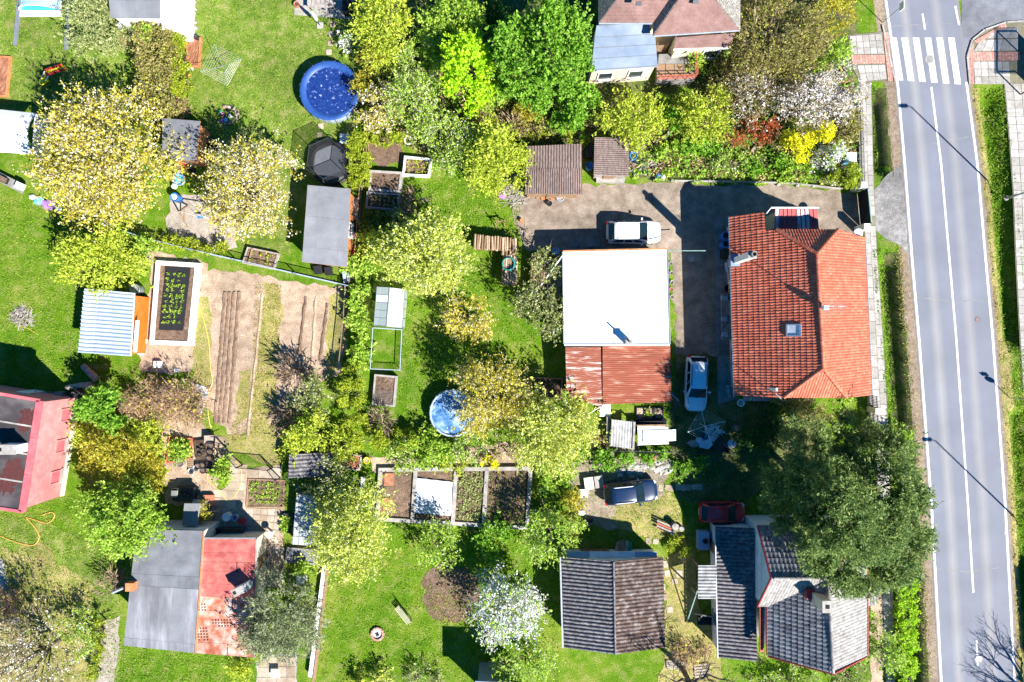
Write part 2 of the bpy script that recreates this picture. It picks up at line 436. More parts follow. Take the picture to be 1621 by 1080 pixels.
attrmat('pale_tile', [(0.20, 0.185, 0.175), (0.28, 0.265, 0.25), (0.36, 0.34, 0.325)], rough=0.8, fine=0.3, fscale=10, stain=(0.15, 0.13, 0.11), stain_amt=0.45, sscale=1.8)
mat('brown_shingle', [(0.155, 0.085, 0.075), (0.20, 0.115, 0.10), (0.245, 0.15, 0.135)], scale=1.3, detail=9, var=0.12, fine=0.12, fscale=7)
mat('lichen_shingle', [(0.11, 0.10, 0.085), (0.21, 0.195, 0.17), (0.42, 0.40, 0.34)], scale=7, detail=9, var=0.12, fine=0.4, fscale=14)
mat('eternit', [(0.06, 0.055, 0.06), (0.135, 0.125, 0.13), (0.27, 0.255, 0.25)], scale=3.5, detail=9, var=0.15, fine=0.3, fscale=10)
mat('eternit_moss', [(0.045, 0.03, 0.025), (0.10, 0.066, 0.052), (0.26, 0.235, 0.22)], scale=2.2, detail=9, var=0.2, fine=0.35, fscale=10)
mat('brown_sheet', [(0.10, 0.065, 0.055), (0.16, 0.115, 0.10), (0.23, 0.18, 0.16)], scale=2.5, detail=9, stretch=(5, 1, 1), var=0.25, fine=0.2)
mat('grey_sheet', [(0.20, 0.195, 0.185), (0.33, 0.33, 0.32), (0.48, 0.47, 0.46)], scale=2.5, detail=9, var=0.2, fine=0.2)
mat('white_sheet', [(0.56, 0.55, 0.53), (0.72, 0.71, 0.70), (0.79, 0.79, 0.78)], scale=2.0, detail=8, stretch=(0.7, 4, 1), var=0.1)
mat('wood', [(0.17, 0.10, 0.055), (0.27, 0.17, 0.10), (0.36, 0.25, 0.16)], scale=3, detail=8, stretch=(1, 6, 1), var=0.15)
attrmat('log_wood', [(0.17, 0.105, 0.06), (0.33, 0.22, 0.13), (0.50, 0.37, 0.25)], fine=0.35, fscale=12)
mat('wood_grey', [(0.20, 0.17, 0.145), (0.31, 0.275, 0.24), (0.42, 0.385, 0.345)], scale=4, detail=8, var=0.15, fine=0.15)
mat('wood_orange', [(0.36, 0.13, 0.045), (0.46, 0.19, 0.075), (0.53, 0.26, 0.12)], scale=3, var=0.1)
mat('orange_paint', [(0.52, 0.12, 0.012), (0.58, 0.15, 0.02), (0.62, 0.19, 0.03)], scale=1.5, rough=0.5, var=0.05)
mat('bark', [(0.06, 0.045, 0.032), (0.12, 0.092, 0.068), (0.20, 0.16, 0.125)], scale=6, detail=8, stretch=(1, 1, 0.3), var=0.1)
mat('birch_log', [(0.20, 0.165, 0.13), (0.34, 0.29, 0.24), (0.46, 0.41, 0.36)], scale=5, detail=9, var=0.1, fine=0.3)
plain('white_plastic', (0.76, 0.76, 0.74), 0.45)
plain('grey_metal', (0.30, 0.32, 0.34), 0.45, 0.5)
plain('zinc', (0.34, 0.365, 0.39), 0.45, 0.5)
plain('pole_green', (0.22, 0.34, 0.30), 0.5)
plain('black_plastic', (0.018, 0.018, 0.02), 0.5)
plain('dark_metal', (0.045, 0.047, 0.052), 0.5, 0.3)
plain('blue_plastic', (0.03, 0.16, 0.50), 0.4)
plain('pool_blue', (0.022, 0.07, 0.25), 0.45)
plain('sky_plastic', (0.14, 0.42, 0.75), 0.4)
plain('red_plastic', (0.52, 0.03, 0.035), 0.4)
plain('yellow_plastic', (0.70, 0.58, 0.03), 0.4)
plain('pink_plastic', (0.55, 0.12, 0.30), 0.5)
plain('purple_cloth', (0.33, 0.17, 0.42), 0.8)
plain('green_plastic', (0.02, 0.22, 0.12), 0.45)
plain('teal_hose', (0.02, 0.22, 0.19), 0.5)
plain('yellow_hose', (0.62, 0.48, 0.10), 0.5)
plain('orange_hose', (0.60, 0.34, 0.08), 0.5)
plain('terracotta', (0.42, 0.15, 0.08), 0.8)
plain('fabric_black', (0.012, 0.013, 0.016), 0.9)
plain('fleece', (0.50, 0.52, 0.56), 0.9, var=0.12)
mat('soil_furrow', [(0.15, 0.095, 0.06), (0.235, 0.155, 0.105), (0.31, 0.22, 0.155)], scale=2.0, detail=9, var=0.15, fine=0.3, fscale=9, bump=0.06)
plain('solar_panel', (0.02, 0.018, 0.02), 0.25)
plain('brick_red', (0.40, 0.10, 0.06), 0.8)
plain('rubber', (0.015, 0.015, 0.016), 0.8)
plain('chrome', (0.55, 0.56, 0.58), 0.25, 0.9)
plain('lamp_glass', (0.62, 0.64, 0.66), 0.15)
plain('tail_red', (0.35, 0.01, 0.012), 0.2)
plain('dark_slot', (0.012, 0.012, 0.014), 0.9)
plain('trim_red', (0.28, 0.03, 0.035), 0.6)
plain('ash', (0.55, 0.55, 0.56), 0.9, var=0.3, sc=9)
plain('bench_slat', (0.36, 0.36, 0.22), 0.6)
plain('jumping_mat', (0.11, 0.115, 0.13), 0.7)
glassmat('car_glass', (0.008, 0.02, 0.026), 0.05, 1.0)
MT['car_glass'].node_tree.nodes['Principled BSDF'].inputs['Specular IOR Level'].default_value = 0.3
glassmat('window_glass', (0.03, 0.04, 0.05), 0.08, 1.0)
glassmat('greenhouse_pane', (0.60, 0.66, 0.66), 0.25, 0.62)
glassmat('poly_dome', (0.62, 0.72, 0.78), 0.12, 0.45)
m = mat('safety_net', [(0.012, 0.012, 0.014), (0.02, 0.02, 0.022)], scale=3); m.node_tree.nodes['Principled BSDF'].inputs['Alpha'].default_value = 0.55
m = mat('chain_mesh', [(0.05, 0.09, 0.07), (0.06, 0.11, 0.09)], scale=3); m.node_tree.nodes['Principled BSDF'].inputs['Alpha'].default_value = 0.28
m = mat('pool_cover', [(0.006, 0.022, 0.12), (0.010, 0.035, 0.17), (0.03, 0.07, 0.24), (0.40, 0.43, 0.52)], pos=[0.3, 0.55, 0.60, 0.68], scale=4.0, detail=12, rough=0.6, spec=0.1, var=0.0, bump=0.05, bscale=5)
m = mat('pool_cover_pale', [(0.02, 0.08, 0.24), (0.09, 0.21, 0.40), (0.36, 0.46, 0.56)], scale=1.8, detail=12, rough=0.6, spec=0.1, var=0.0, bump=0.06, bscale=3)
m = mat('pool_water', [(0.04, 0.30, 0.52), (0.07, 0.40, 0.62)], scale=1, rough=0.08, bump=0.02, bscale=4)
def paint(name, c):
    m, nt, B, N, L = _nodes(name)
    B.inputs['Base Color'].default_value = (*c, 1); B.inputs['Roughness'].default_value = 0.28
    B.inputs['Coat Weight'].default_value = 0.6; B.inputs['Coat Roughness'].default_value = 0.06
    geo = N.new('ShaderNodeNewGeometry'); n = N.new('ShaderNodeTexNoise'); n.inputs['Scale'].default_value = 1.3; n.inputs['Detail'].default_value = 6
    L.new(geo.outputs['Position'], n.inputs['Vector'])
    r = _ramp(N, [tuple(x * 0.9 for x in c), c]); L.new(n.outputs[0], r.inputs[0]); L.new(r.outputs[0], B.inputs['Base Color'])
paint('paint_white', (0.74, 0.75, 0.77)); paint('paint_navy', (0.006, 0.022, 0.065)); paint('paint_red', (0.55, 0.012, 0.02))

# foliage
leafmat('lf_olive', [(0.20, 0.17, 0.016), (0.37, 0.325, 0.034), (0.52, 0.46, 0.085)])
leafmat('lf_yg', [(0.19, 0.24, 0.02), (0.33, 0.39, 0.035), (0.46, 0.50, 0.08)])
leafmat('lf_pear', [(0.20, 0.25, 0.03), (0.36, 0.40, 0.06), (0.54, 0.55, 0.16)])
leafmat('lf_lime', [(0.20, 0.36, 0.008), (0.30, 0.49, 0.012), (0.40, 0.56, 0.03)])
leafmat('lf_green', [(0.075, 0.185, 0.010), (0.14, 0.285, 0.022), (0.24, 0.375, 0.055)])
leafmat('lf_fresh', [(0.13, 0.24, 0.016), (0.235, 0.35, 0.035), (0.36, 0.44, 0.09)])
leafmat('lf_dark', [(0.025, 0.07, 0.012), (0.055, 0.125, 0.02), (0.10, 0.20, 0.035)])
leafmat('lf_pale', [(0.16, 0.19, 0.06), (0.27, 0.30, 0.11), (0.40, 0.42, 0.20)])
leafmat('lf_drab', [(0.12, 0.105, 0.035), (0.21, 0.18, 0.06), (0.32, 0.27, 0.11)])
leafmat('lf_gold', [(0.20, 0.17, 0.016), (0.33, 0.28, 0.026), (0.44, 0.38, 0.06)])
leafmat('lf_thuja', [(0.13, 0.19, 0.012), (0.24, 0.30, 0.02), (0.38, 0.40, 0.035)])
leafmat('lf_pine', [(0.05, 0.10, 0.03), (0.12, 0.18, 0.045), (0.24, 0.295, 0.09)])
leafmat('lf_spruce', [(0.09, 0.12, 0.06), (0.19, 0.215, 0.115), (0.34, 0.35, 0.20)])
leafmat('lf_apple', [(0.09, 0.13, 0.03), (0.19, 0.22, 0.06), (0.34, 0.35, 0.14)])
leafmat('lf_red', [(0.19, 0.045, 0.018), (0.33, 0.08, 0.03), (0.42, 0.15, 0.06)])
leafmat('twig', [(0.07, 0.045, 0.03), (0.16, 0.11, 0.075), (0.27, 0.20, 0.14)], tr=0.0, rough=0.9)
leafmat('twig_brown', [(0.16, 0.09, 0.05), (0.27, 0.165, 0.095), (0.38, 0.26, 0.16)], tr=0.0, rough=0.9)
leafmat('fl_cream', [(0.52, 0.45, 0.28), (0.64, 0.58, 0.44), (0.74, 0.69, 0.60)], tr=0.3, gain=1.15)
leafmat('fl_white', [(0.62, 0.62, 0.56), (0.74, 0.74, 0.72), (0.80, 0.80, 0.80)], tr=0.3, gain=1.2)
leafmat('fl_pink', [(0.50, 0.42, 0.38), (0.60, 0.55, 0.52), (0.64, 0.62, 0.61)], tr=0.3, gain=1.4)
leafmat('fl_yellow', [(0.60, 0.44, 0.005), (0.70, 0.55, 0.01), (0.74, 0.62, 0.03)], tr=0.3)
leafmat('fl_pearl', [(0.50, 0.52, 0.32), (0.62, 0.62, 0.45), (0.72, 0.71, 0.60)], tr=0.3, gain=1.15)
leafmat('blade', [(0.06, 0.14, 0.008), (0.13, 0.24, 0.015), (0.24, 0.30, 0.04)], tr=0.3)
leafmat('blade_dry', [(0.16, 0.17, 0.03), (0.27, 0.24, 0.06), (0.36, 0.29, 0.12)], tr=0.3)
# ================================================================== ground, road, pavements
LINE_L = [(1380, -160), (1391, -80), (1402, 0), (1421, 135), (1432, 260), (1444, 415), (1455, 540), (1474.5, 800), (1490, 1080), (1497, 1240)]
LINE_R = [(1490, -160), (1502, -80), (1513, 0), (1530, 135), (1547, 260), (1557, 377), (1571, 532), (1591, 800), (1606, 1080), (1613, 1240)]
LINE_C = [(1436, -160), (1447, -80), (1457, 0), (1474, 138), (1489.6, 260), (1513, 530), (1532, 800), (1541, 946), (1549, 1080), (1556, 1240)]
def ipx(line, py): return float(np.interp(py, [p[1] for p in line], [p[0] for p in line]))
def sstep(a, b, x):
    t = min(1, max(0, (x - a) / (b - a))); return t * t * (3 - 2 * t)
def terrain(x, y):
    py = CYP - y * PPM
    z = 0.0
    if -200 < py < 1300:
        xl = (ipx(LINE_L, py) - CXP) / PPM; xr = (ipx(LINE_R, py) - CXP) / PPM
        d = xl - x
        if 0.9 < d < 3.1:
            a = sstep(135, 160, py) * (1 - sstep(262, 284, py)) + sstep(398, 425, py)
            z -= 0.95 * a * (sstep(1.0, 2.0, d) if d < 2.0 else 1 - sstep(2.0, 3.05, d))
        d = x - xr
        if 0.5 < d < 3.2:
            a = sstep(135, 155, py) * (1 - sstep(535, 555, py)) + sstep(640, 665, py)
            z -= 0.8 * a * (sstep(0.6, 1.55, d) if d < 1.55 else 1 - sstep(1.55, 3.0, d))
    return z

xs = sorted(set([-900, -500, -300, -180, -120, -85, -65] + [round(-50 + 3.0 * i, 3) for i in range(24)] + [round(22.2 + 0.2 * i, 3) for i in range(100)] + [42.5, 44, 46, 50, 56, 65, 85, 120, 180, 300, 500, 900]))
ys = sorted(set([-900, -500, -300, -180, -120, -85, -65, -50, -42] + [round(-36 + 0.5 * i, 3) for i in range(146)] + [42, 50, 65, 85, 120, 180, 300, 500, 900]))
mb = MB()
V = [(x, y, terrain(x, y)) for y in ys for x in xs]
nx = len(xs)
F = [(j * nx + i, j * nx + i + 1, (j + 1) * nx + i + 1, (j + 1) * nx + i) for j in range(len(ys) - 1) for i in range(nx - 1)]
mb.add(V, F)
ground = mb.build('ground', 'grass_ground', smooth=True, local=True, kind='structure', label='bright spring lawns and grass ditches around the gardens', cat='ground')

def line_at(line, off_px=0.0, step=20, y0=-160, y1=1240):
    return [(ipx(line, y) + off_px, y) for y in np.arange(y0, y1 + 1, step)]

# road: strips across carry 'lat' for the worn wheel tracks
rows = np.arange(-160, 1241, 20); NL = 24
V = []; LAT = []
for py in rows:
    a = ipx(LINE_L, py) - 4; b = ipx(LINE_R, py) + 4
    for k in range(NL + 1):
        t = k / NL; p = G(a + (b - a) * t, py); V.append((p.x, p.y, 0.020)); LAT.append(t)
F = []
for j in range(len(rows) - 1):
    for k in range(NL):
        i = j * (NL + 1) + k; F.append((i + NL + 1, i + NL + 2, i + 1, i))
mb = MB().add(V, F)
road = mb.build('road', 'asphalt_road', local=True, kind='structure', label='pale grey asphalt main road with wheel tracks', cat='road')
at = road.data.attributes.new('lat', 'FLOAT', 'POINT'); at.data.foreach_set('value', LAT)
# asphalt side road entering at the top
mb = MB().prism([G(x, y) for x, y in ((1517, -160), (1800, -160), (1800, 36), (1625, 36), (1588, 40), (1562, 50), (1545, 66), (1536, 88), (1531, 118), (1523, 60))], -0.1, 0.016)
mb.build('side_road', 'asphalt_old', local=True, kind='structure', label='grey asphalt side road joining the main road', cat='road')

def strip(mb, pts, w, z):
    P = [G(*p) for p in pts]
    A = []; Bq = []
    for i, p in enumerate(P):
        d = (P[min(i + 1, len(P) - 1)] - P[max(i - 1, 0)]); d.z = 0; d.normalize()
        n = Vector((-d.y, d.x, 0))
        A.append((p.x + n.x * w / 2, p.y + n.y * w / 2, z)); Bq.append((p.x - n.x * w / 2, p.y - n.y * w / 2, z))
    n = len(P)
    return mb.add(A + Bq, [(n + i, n + i + 1, i + 1, i) for i in range(n - 1)])

def roadmark(name, pts, w, m='road_paint', z=0.0245):
    return strip(MB(), pts, w, z).build(name, m, road)
roadmark('edge_line', line_at(LINE_L), 0.17)
roadmark('edge_line', line_at(LINE_R, y0=130), 0.17)
roadmark('centre_line', [(ipx(LINE_C, y), y) for y in range(138, 947, 16)], 0.15)
roadmark('centre_line', [(1545.5, 1014), (1546.5, 1034), (1547.5, 1054)], 0.15)
roadmark('centre_line', [(1460, 22), (1462, 34), (1464, 47)], 0.15)
roadmark('edge_line', [(1512, 10), (1515, 26), (1518, 40)], 0.15)
for xb in (1424.5, 1442, 1460, 1479, 1497.5, 1516):
    xt = xb - 10.5
    mb = MB()
    P = [G(xb - 5, 127 + (xb - 1424) * 0.07), G(xb + 5, 127.6 + (xb - 1424) * 0.07), G(xt + 5, 60), G(xt - 5, 60)]
    mb.add([(p.x, p.y, 0.0250) for p in P], [(0, 1, 2, 3)]); mb.build('crossing_stripe', 'road_paint', road)
def crack(pts):
    pts2 = []
    for a, b in zip(pts[:-1], pts[1:]):
        for t in np.linspace(0, 1, 6)[:-1]:
            pts2.append((a[0] + (b[0] - a[0]) * t + random.uniform(-1, 1), a[1] + (b[1] - a[1]) * t + random.uniform(-1, 1)))
    strip(MB(), pts2, 0.05, 0.0232).build('crack', 'concrete_dark', road)
crack([(1472, 230), (1500, 222), (1530, 218), (1545, 208)]); crack([(1513, 482), (1535, 474), (1563, 476)]); crack([(1402, 42), (1440, 40), (1523, 36)])
crack([(1450, 470), (1475, 474), (1512, 478)]); crack([(1470, 700), (1500, 716)]); crack([(1482, 900), (1530, 905), (1595, 896)]); crack([(1520, 600), (1522, 660), (1526, 720)])
crack([(1505, 718), (1548, 717)]); crack([(1581, 720), (1586, 760), (1588, 800), (1591, 860)])
for (x, y, r, m_) in ((1471, 94, 0.36, 'concrete'), (1547, 506, 0.22, 'brown_shingle'), (1549, 1043, 0.32, 'concrete')):
    p = G(x, y)
    mb = MB().lathe((p.x, p.y, 0), [(r, 0.0), (r, 0.030), (r * 0.82, 0.034), (r * 0.80, 0.028), (0.0001, 0.029)], 20)
    o = mb.build('manhole_cover', m_, road)
    mb = MB()
    for k in range(-2, 3): mb.box((p.x, p.y + k * r * 0.26, 0.033), (r * 1.1, r * 0.10, 0.008))
    mb.build('grid_rib', 'grey_metal', o)

def jag(pts, amt=0.18, step=0.45, z=0.0, fixed=False):
    """pixel outline -> ragged world outline"""
    P = [G(*p) for p in pts]; out = []
    n = len(P)
    for i in range(n):
        a, b = P[i], P[(i + 1) % n]; L_ = (b - a).length; k = max(1, int(L_ / step))
        d = (b - a); nn = Vector((-d.y, d.x, 0)).normalized()
        ph = random.uniform(0, 6)
        for t in range(k):
            q = a + d * (t / k)
            if t and amt: q = q + nn * (random.gauss(0, amt * 0.45) + amt * 0.35 * math.sin(ph + t * 0.55 + 1.3 * math.sin(t * 0.37 + ph)))
            out.append((q.x, q.y))
    return out
ZN = [0]
def zone(name, label, cat, pts, m, amt=0.18, z=None):
    if z is None:
        ZN[0] += 1; z = 0.0035 + 0.0008 * ZN[0]
    return MB().flat(jag(pts, amt), z).build(name, m, kind='structure', label=label, cat=cat)

# bare ground and verges
zone('lawn', 'pale mown lawn of the round blue pool', 'lawn', [(290, -60), (566, -60), (566, 200), (560, 300), (480, 292), (460, 400), (380, 400), (330, 200), (292, 150)], 'lawn_pale', 0.3)
zone('lawn', 'mossy yellow lawn in the top corner', 'lawn', [(-60, -60), (226, -60), (226, 150), (160, 160), (60, 175), (-60, 160)], 'lawn_pale', 0.3)
zone('lawn', 'yellowish lawn below the pink house', 'lawn', [(-60, 818), (40, 815), (150, 850), (195, 900), (190, 1090), (-60, 1090)], 'lawn_pale', 0.4)
zone('verge', 'brown gritty verge between main road and its near ditch', 'verge', line_at(LINE_L, 0.5) + list(reversed(line_at(LINE_L, -20))), 'verge_dirt', 0.12)
zone('verge', 'brown gritty verge along the far road edge', 'verge', line_at(LINE_R, 11, y0=130) + list(reversed(line_at(LINE_R, 2, y0=130))), 'verge_dirt', 0.1)
zone('gravel_apron', 'grey gravel driveway mouth between pavement and road', 'driveway', [(1384, 300), (1397, 284), (1418, 268), (1432, 258), (1446, 415), (1440, 405), (1425, 388), (1405, 380), (1388, 366), (1372, 345), (1372, 335)], 'grey_gravel', 0.15)
zone('gravel_drive', 'sandy gravel driveway around the flat-roofed garage', 'driveway', [(810, 300), (832, 306), (925, 290), (1000, 292), (1080, 288), (1110, 292), (1180, 294), (1240, 292), (1345, 305), (1362, 312), (1368, 362), (1340, 372), (1160, 380), (1150, 520), (1160, 660), (1140, 690), (1075, 640), (1070, 548), (1062, 400), (890, 396), (885, 402), (835, 398), (822, 372), (812, 345)], 'drive_gravel', 0.25)
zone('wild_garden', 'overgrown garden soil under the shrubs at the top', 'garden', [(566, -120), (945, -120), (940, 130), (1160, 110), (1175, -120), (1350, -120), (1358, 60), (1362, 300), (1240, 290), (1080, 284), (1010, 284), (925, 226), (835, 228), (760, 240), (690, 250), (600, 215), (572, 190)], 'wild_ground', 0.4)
zone('bare_patch', 'bare brown soil beside the raised beds', 'soil', [(584, 212), (640, 222), (636, 262), (600, 264), (582, 250)], 'soil', 0.3)
zone('bare_patch', 'bare soil with dry grass between wood stack and brown shed', 'soil', [(1000, 218), (1060, 225), (1080, 240), (1062, 280), (1000, 286)], 'soil', 0.3)
zone('vegetable_field', 'pale tilled vegetable field with furrows', 'field', [(318, 432), (380, 428), (470, 445), (552, 458), (548, 520), (540, 590), (455, 640), (440, 680), (360, 688), (322, 640), (310, 560), (312, 480)], 'soil_light', 0.3)
zone('soil_ground', 'dusty soil around the concrete strawberry bed', 'soil', [(238, 396), (330, 418), (318, 470), (308, 548), (325, 575), (300, 590), (225, 590), (218, 560), (232, 470)], 'soil_light', 0.3)
zone('grass_strip', 'dry grass strip along field edge by the hose', 'grass', [(312, 470), (330, 470), (336, 540), (334, 600), (318, 640), (304, 620), (308, 540)], 'dry_grass', 0.25)
zone('grass_strip', 'dry yellow grass strip in the middle of the field', 'grass', [(418, 446), (440, 450), (446, 480), (442, 560), (432, 660), (400, 690), (396, 640), (408, 560), (412, 500)], 'dry_grass', 0.3)
zone('grass_strip', 'narrow dry grass strip between tilled rows', 'grass', [(378, 588), (398, 582), (394, 660), (372, 676)], 'dry_grass', 0.3)
zone('grass_strip', 'dry grass strip beside the thuja hedge field edge', 'grass', [(520, 470), (548, 460), (548, 540), (520, 600), (515, 540)], 'dry_grass', 0.3)
zone('dry_lawn', 'yellowish dry lawn south of vegetable field', 'lawn', [(352, 690), (440, 672), (452, 720), (440, 738), (370, 715)], 'dry_grass', 0.3)
zone('compost_ground', 'trodden brown soil around the plant nursery', 'soil', [(250, 625), (345, 690), (352, 720), (350, 760), (330, 800), (262, 800), (255, 700), (262, 660)], 'soil_light', 0.3)
zone('bed_soil_strip', 'brown soil strip behind the framed vegetable bed', 'soil', [(585, 722), (640, 728), (720, 712), (790, 700), (845, 705), (848, 745), (590, 748)], 'soil_light', 0.25)
zone('yard_soil', 'worn soil patch under the dark parked car', 'soil', [(905, 735), (935, 725), (1000, 700), (1060, 728), (1050, 800), (1000, 830), (930, 835), (905, 800)], 'drive_gravel', 0.35)
zone('worn_lawn', 'worn yellow lawn beside the dark car', 'lawn', [(975, 800), (1060, 778), (1078, 800), (1080, 850), (1020, 850), (960, 830)], 'dry_grass', 0.35)
zone('yard_ground', 'dark green-brown yard between red-tiled house and pine', 'yard', [(1070, 560), (1160, 560), (1165, 632), (1290, 632), (1300, 720), (1220, 780), (1130, 800), (1070, 790), (1060, 700), (1064, 640)], 'wild_ground', 0.3)  # dark green-brown ground sheet
zone('yard_strip', 'patchy soil and slabs between gable shed and slate house', 'yard', [(1052, 880), (1100, 870), (1106, 960), (1140, 1010), (1140, 1090), (1040, 1090), (1052, 1040)], 'dry_grass', 0.3)
zone('bare_patch', 'red-brown soil in front of the white house', 'soil', [(188, 52), (212, 50), (208, 72), (192, 82)], 'soil_red', 0.15)
zone('sandpit_ground', 'pale sand playground under the swing', 'sand', [(272, 312), (320, 308), (360, 330), (372, 365), (376, 392), (330, 388), (268, 372), (262, 345)], 'sand', 0.2)
zone('dry_lawn', 'pale worn lawn beneath the blossoming shrubs in the bottom corner', 'lawn', [(-40, 870), (60, 860), (140, 920), (150, 1000), (150, 1100), (-40, 1100)], 'dry_grass', 0.6)
zone('front_soil', 'brown leaf litter strip by the slate house', 'soil', [(1380, 935), (1400, 930), (1404, 1010), (1398, 1080), (1378, 1080), (1376, 1000)], 'soil_light', 0.15)
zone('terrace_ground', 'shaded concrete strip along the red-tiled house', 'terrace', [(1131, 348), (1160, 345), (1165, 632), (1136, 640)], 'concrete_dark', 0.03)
zone('path_ground', 'gritty path joint bed between vegetable plots', 'path', [(352, 698), (372, 722), (390, 742), (445, 735), (450, 800), (450, 900), (400, 870), (330, 850), (320, 790), (360, 770), (366, 735), (340, 705)], 'soil_light', 0.1)

# ditch banks draped over the terrain
def drape(name, label, line, o0, o1, y0, y1, m, lift=0.012):
    ys_ = np.arange(y0, y1 + 1, 6); n = 7; V = []
    for py in ys_:
        for k in range(n):
            x = ipx(line, py) + o0 + (o1 - o0) * k / (n - 1) + (random.uniform(-2, 2) if k in (0, n - 1) else 0); p = G(x, py); V.append((p.x, p.y, terrain(p.x, p.y) + lift))
    mb = MB().add(V, [(j * n + k, j * n + k + 1, (j + 1) * n + k + 1, (j + 1) * n + k) for j in range(len(ys_) - 1) for k in range(n - 1)])
    return mb.build(name, m, smooth=True, kind='structure', label=label, cat='bank')
drape('ditch_bank', 'weedy bank of the near ditch by the lower gardens, shade added to its brown', LINE_L, -41, -19, 400, 1120, 'wild_ground')  # dark colour carries the slope's shade as well as its brown ground
drape('ditch_bank', 'weedy bank of the near ditch by the blossoming trees, shade added to its brown', LINE_L, -40, -18, 140, 280, 'wild_ground')  # slope shade painted in here too, over brownish weeds
drape('ditch_bank', 'dry yellow strip of the far ditch', LINE_R, 8, 26, 140, 1120, 'dry_grass')
# slab paving
def pave(parent, name, quad, nu, nv, m, gap=0.03, h=0.045, z0=0.0, joined=False, skip=0.0, jit=0.0):
    A, Bq, C, D = [Vector((*G(*p).xy, 0)) for p in quad]
    def at(u, v): return A * (1 - u) * (1 - v) + Bq * u * (1 - v) + C * u * v + D * (1 - u) * v
    J = MB(); rv = []
    for i in range(nu):
        for j in range(nv):
            if random.random() < skip: continue
            q = [at(i / nu, j / nv), at((i + 1) / nu, j / nv), at((i + 1) / nu, (j + 1) / nv), at(i / nu, (j + 1) / nv)]
            c = (q[0] + q[1] + q[2] + q[3]) / 4
            q = [p + (c - p).normalized() * gap * 0.75 + Vector((random.uniform(-jit, jit), random.uniform(-jit, jit), 0)) for p in q]
            hz = h + random.uniform(-0.006, 0.006)
            if joined:
                n0 = len(J.f); J.prism(q, z0, z0 + hz, bottom=False); rv += [random.random()] * (len(J.f) - n0)
            else:
                o = MB().prism(q, z0, z0 + hz, bottom=False).build(name, m, parent)
                setrnd(o)
    if joined:
        o = J.build(name, m, parent, kind='stuff'); setrnd(o); o.data.attributes['rnd'].data.foreach_set('value', rv)
PAVE_L = [(1361, 128), (1364, 260), (1369, 380), (1376, 540), (1382, 640), (1390, 800), (1397, 930), (1402, 1080), (1405, 1110)]
PAVE_R = [(1378, 128), (1381, 260), (1386, 380), (1397, 540), (1403, 640), (1409, 800), (1413, 930), (1416, 1080), (1418, 1110)]
pav = MB().flat([(G(ipx(PAVE_L, y) - 1, y).x, G(0, y).y) for y in range(128, 1111, 20)] + [(G(ipx(PAVE_R, y) + 1, y).x, G(0, y).y) for y in range(1108, 127, -20)], 0.05).build('pavement', 'joint', kind='structure', label='two-slab-wide concrete pavement along the garden fences', cat='pavement')
y = 129.0
while y < 1100:
    st = 16 if y < 400 else 18
    if not (328 < y < 340):
        for a, b in ((0, 0.5), (0.5, 1)):
            xa = lambda yy, t: ipx(PAVE_L, yy) * (1 - t) + ipx(PAVE_R, yy) * t
            sh = 0 if a == 0 else 5
            pave(pav, 'slab', [(xa(y + st + sh, a), y + st + sh), (xa(y + st + sh, b), y + st + sh), (xa(y + sh, b), y + sh), (xa(y + sh, a), y + sh)], 1, 1, 'slab', h=0.03, z0=0.045)
    y += st
pav2 = MB().flat([tuple(G(x, y).xy) for x, y in ((1588, 132), (1597, 230), (1602, 300), (1606, 400), (1611, 500), (1618, 620), (1680, 620), (1680, 132))], 0.05).build('pavement', 'joint', kind='structure', label='concrete slab pavement beyond the far ditch', cat='pavement')
PR = [(1589, 132), (1598, 230), (1603, 300), (1607, 400), (1612, 500), (1619, 620)]
y = 133.0
while y < 610:
    for k in range(3):
        xa = lambda yy: ipx(PR, yy) + k * 13
        if xa(y) < 1630:
            pave(pav2, 'slab', [(xa(y + 13), y + 13), (xa(y + 13) + 13, y + 13), (xa(y) + 13, y), (xa(y), y)], 1, 1, 'slab', h=0.03, z0=0.045)
    y += 13
# crossing plazas
plz = MB().flat([tuple(G(x, y).xy) for x, y in ((1342, 56), (1404, 50), (1415, 129), (1360, 130), (1346, 100))], 0.055).build('crossing_pavement', 'joint', kind='structure', label='slab and red paver landing beside the zebra crossing', cat='pavement')
pave(plz, 'slab', [(1346, 87), (1399, 86), (1394, 54), (1344, 58)], 5, 3, 'slab', z0=0.05)
pave(plz, 'slab', [(1362, 130), (1403, 126), (1400, 103), (1356, 104)], 4, 2, 'slab', z0=0.05)
attrmat('red_paver', [(0.40, 0.19, 0.145), (0.47, 0.25, 0.20), (0.53, 0.32, 0.26)], fine=0.15)
pave(plz, 'red_pavers', [(1348, 102), (1400, 101), (1399, 88), (1346, 88)], 12, 5, 'red_paver', gap=0.015, z0=0.05, joined=True)
pave(plz, 'red_pavers', [(1405, 129), (1413, 129), (1405, 52), (1397, 52)], 3, 24, 'red_paver', gap=0.015, z0=0.052, joined=True)
plz2 = MB().flat([tuple(G(x, y).xy) for x, y in ((1534, 134), (1531, 92), (1540, 64), (1560, 48), (1592, 37), (1700, 37), (1700, 134))], 0.055).build('crossing_pavement', 'joint', kind='structure', label='slab and red paver landing on the far side of the zebra crossing', cat='pavement')
pave(plz2, 'slab', [(1542, 134), (1598, 134), (1596, 98), (1540, 98)], 5, 3, 'slab', z0=0.05)
pave(plz2, 'slab', [(1540, 82), (1610, 81), (1610, 62), (1550, 64)], 5, 1, 'slab', z0=0.05)
pave(plz2, 'slab', [(1552, 62), (1610, 61), (1610, 44), (1580, 46)], 4, 1, 'slab', z0=0.05)
pave(plz2, 'red_pavers', [(1541, 97), (1614, 96), (1614, 83), (1538, 83)], 15, 5, 'red_paver', gap=0.015, z0=0.05, joined=True)
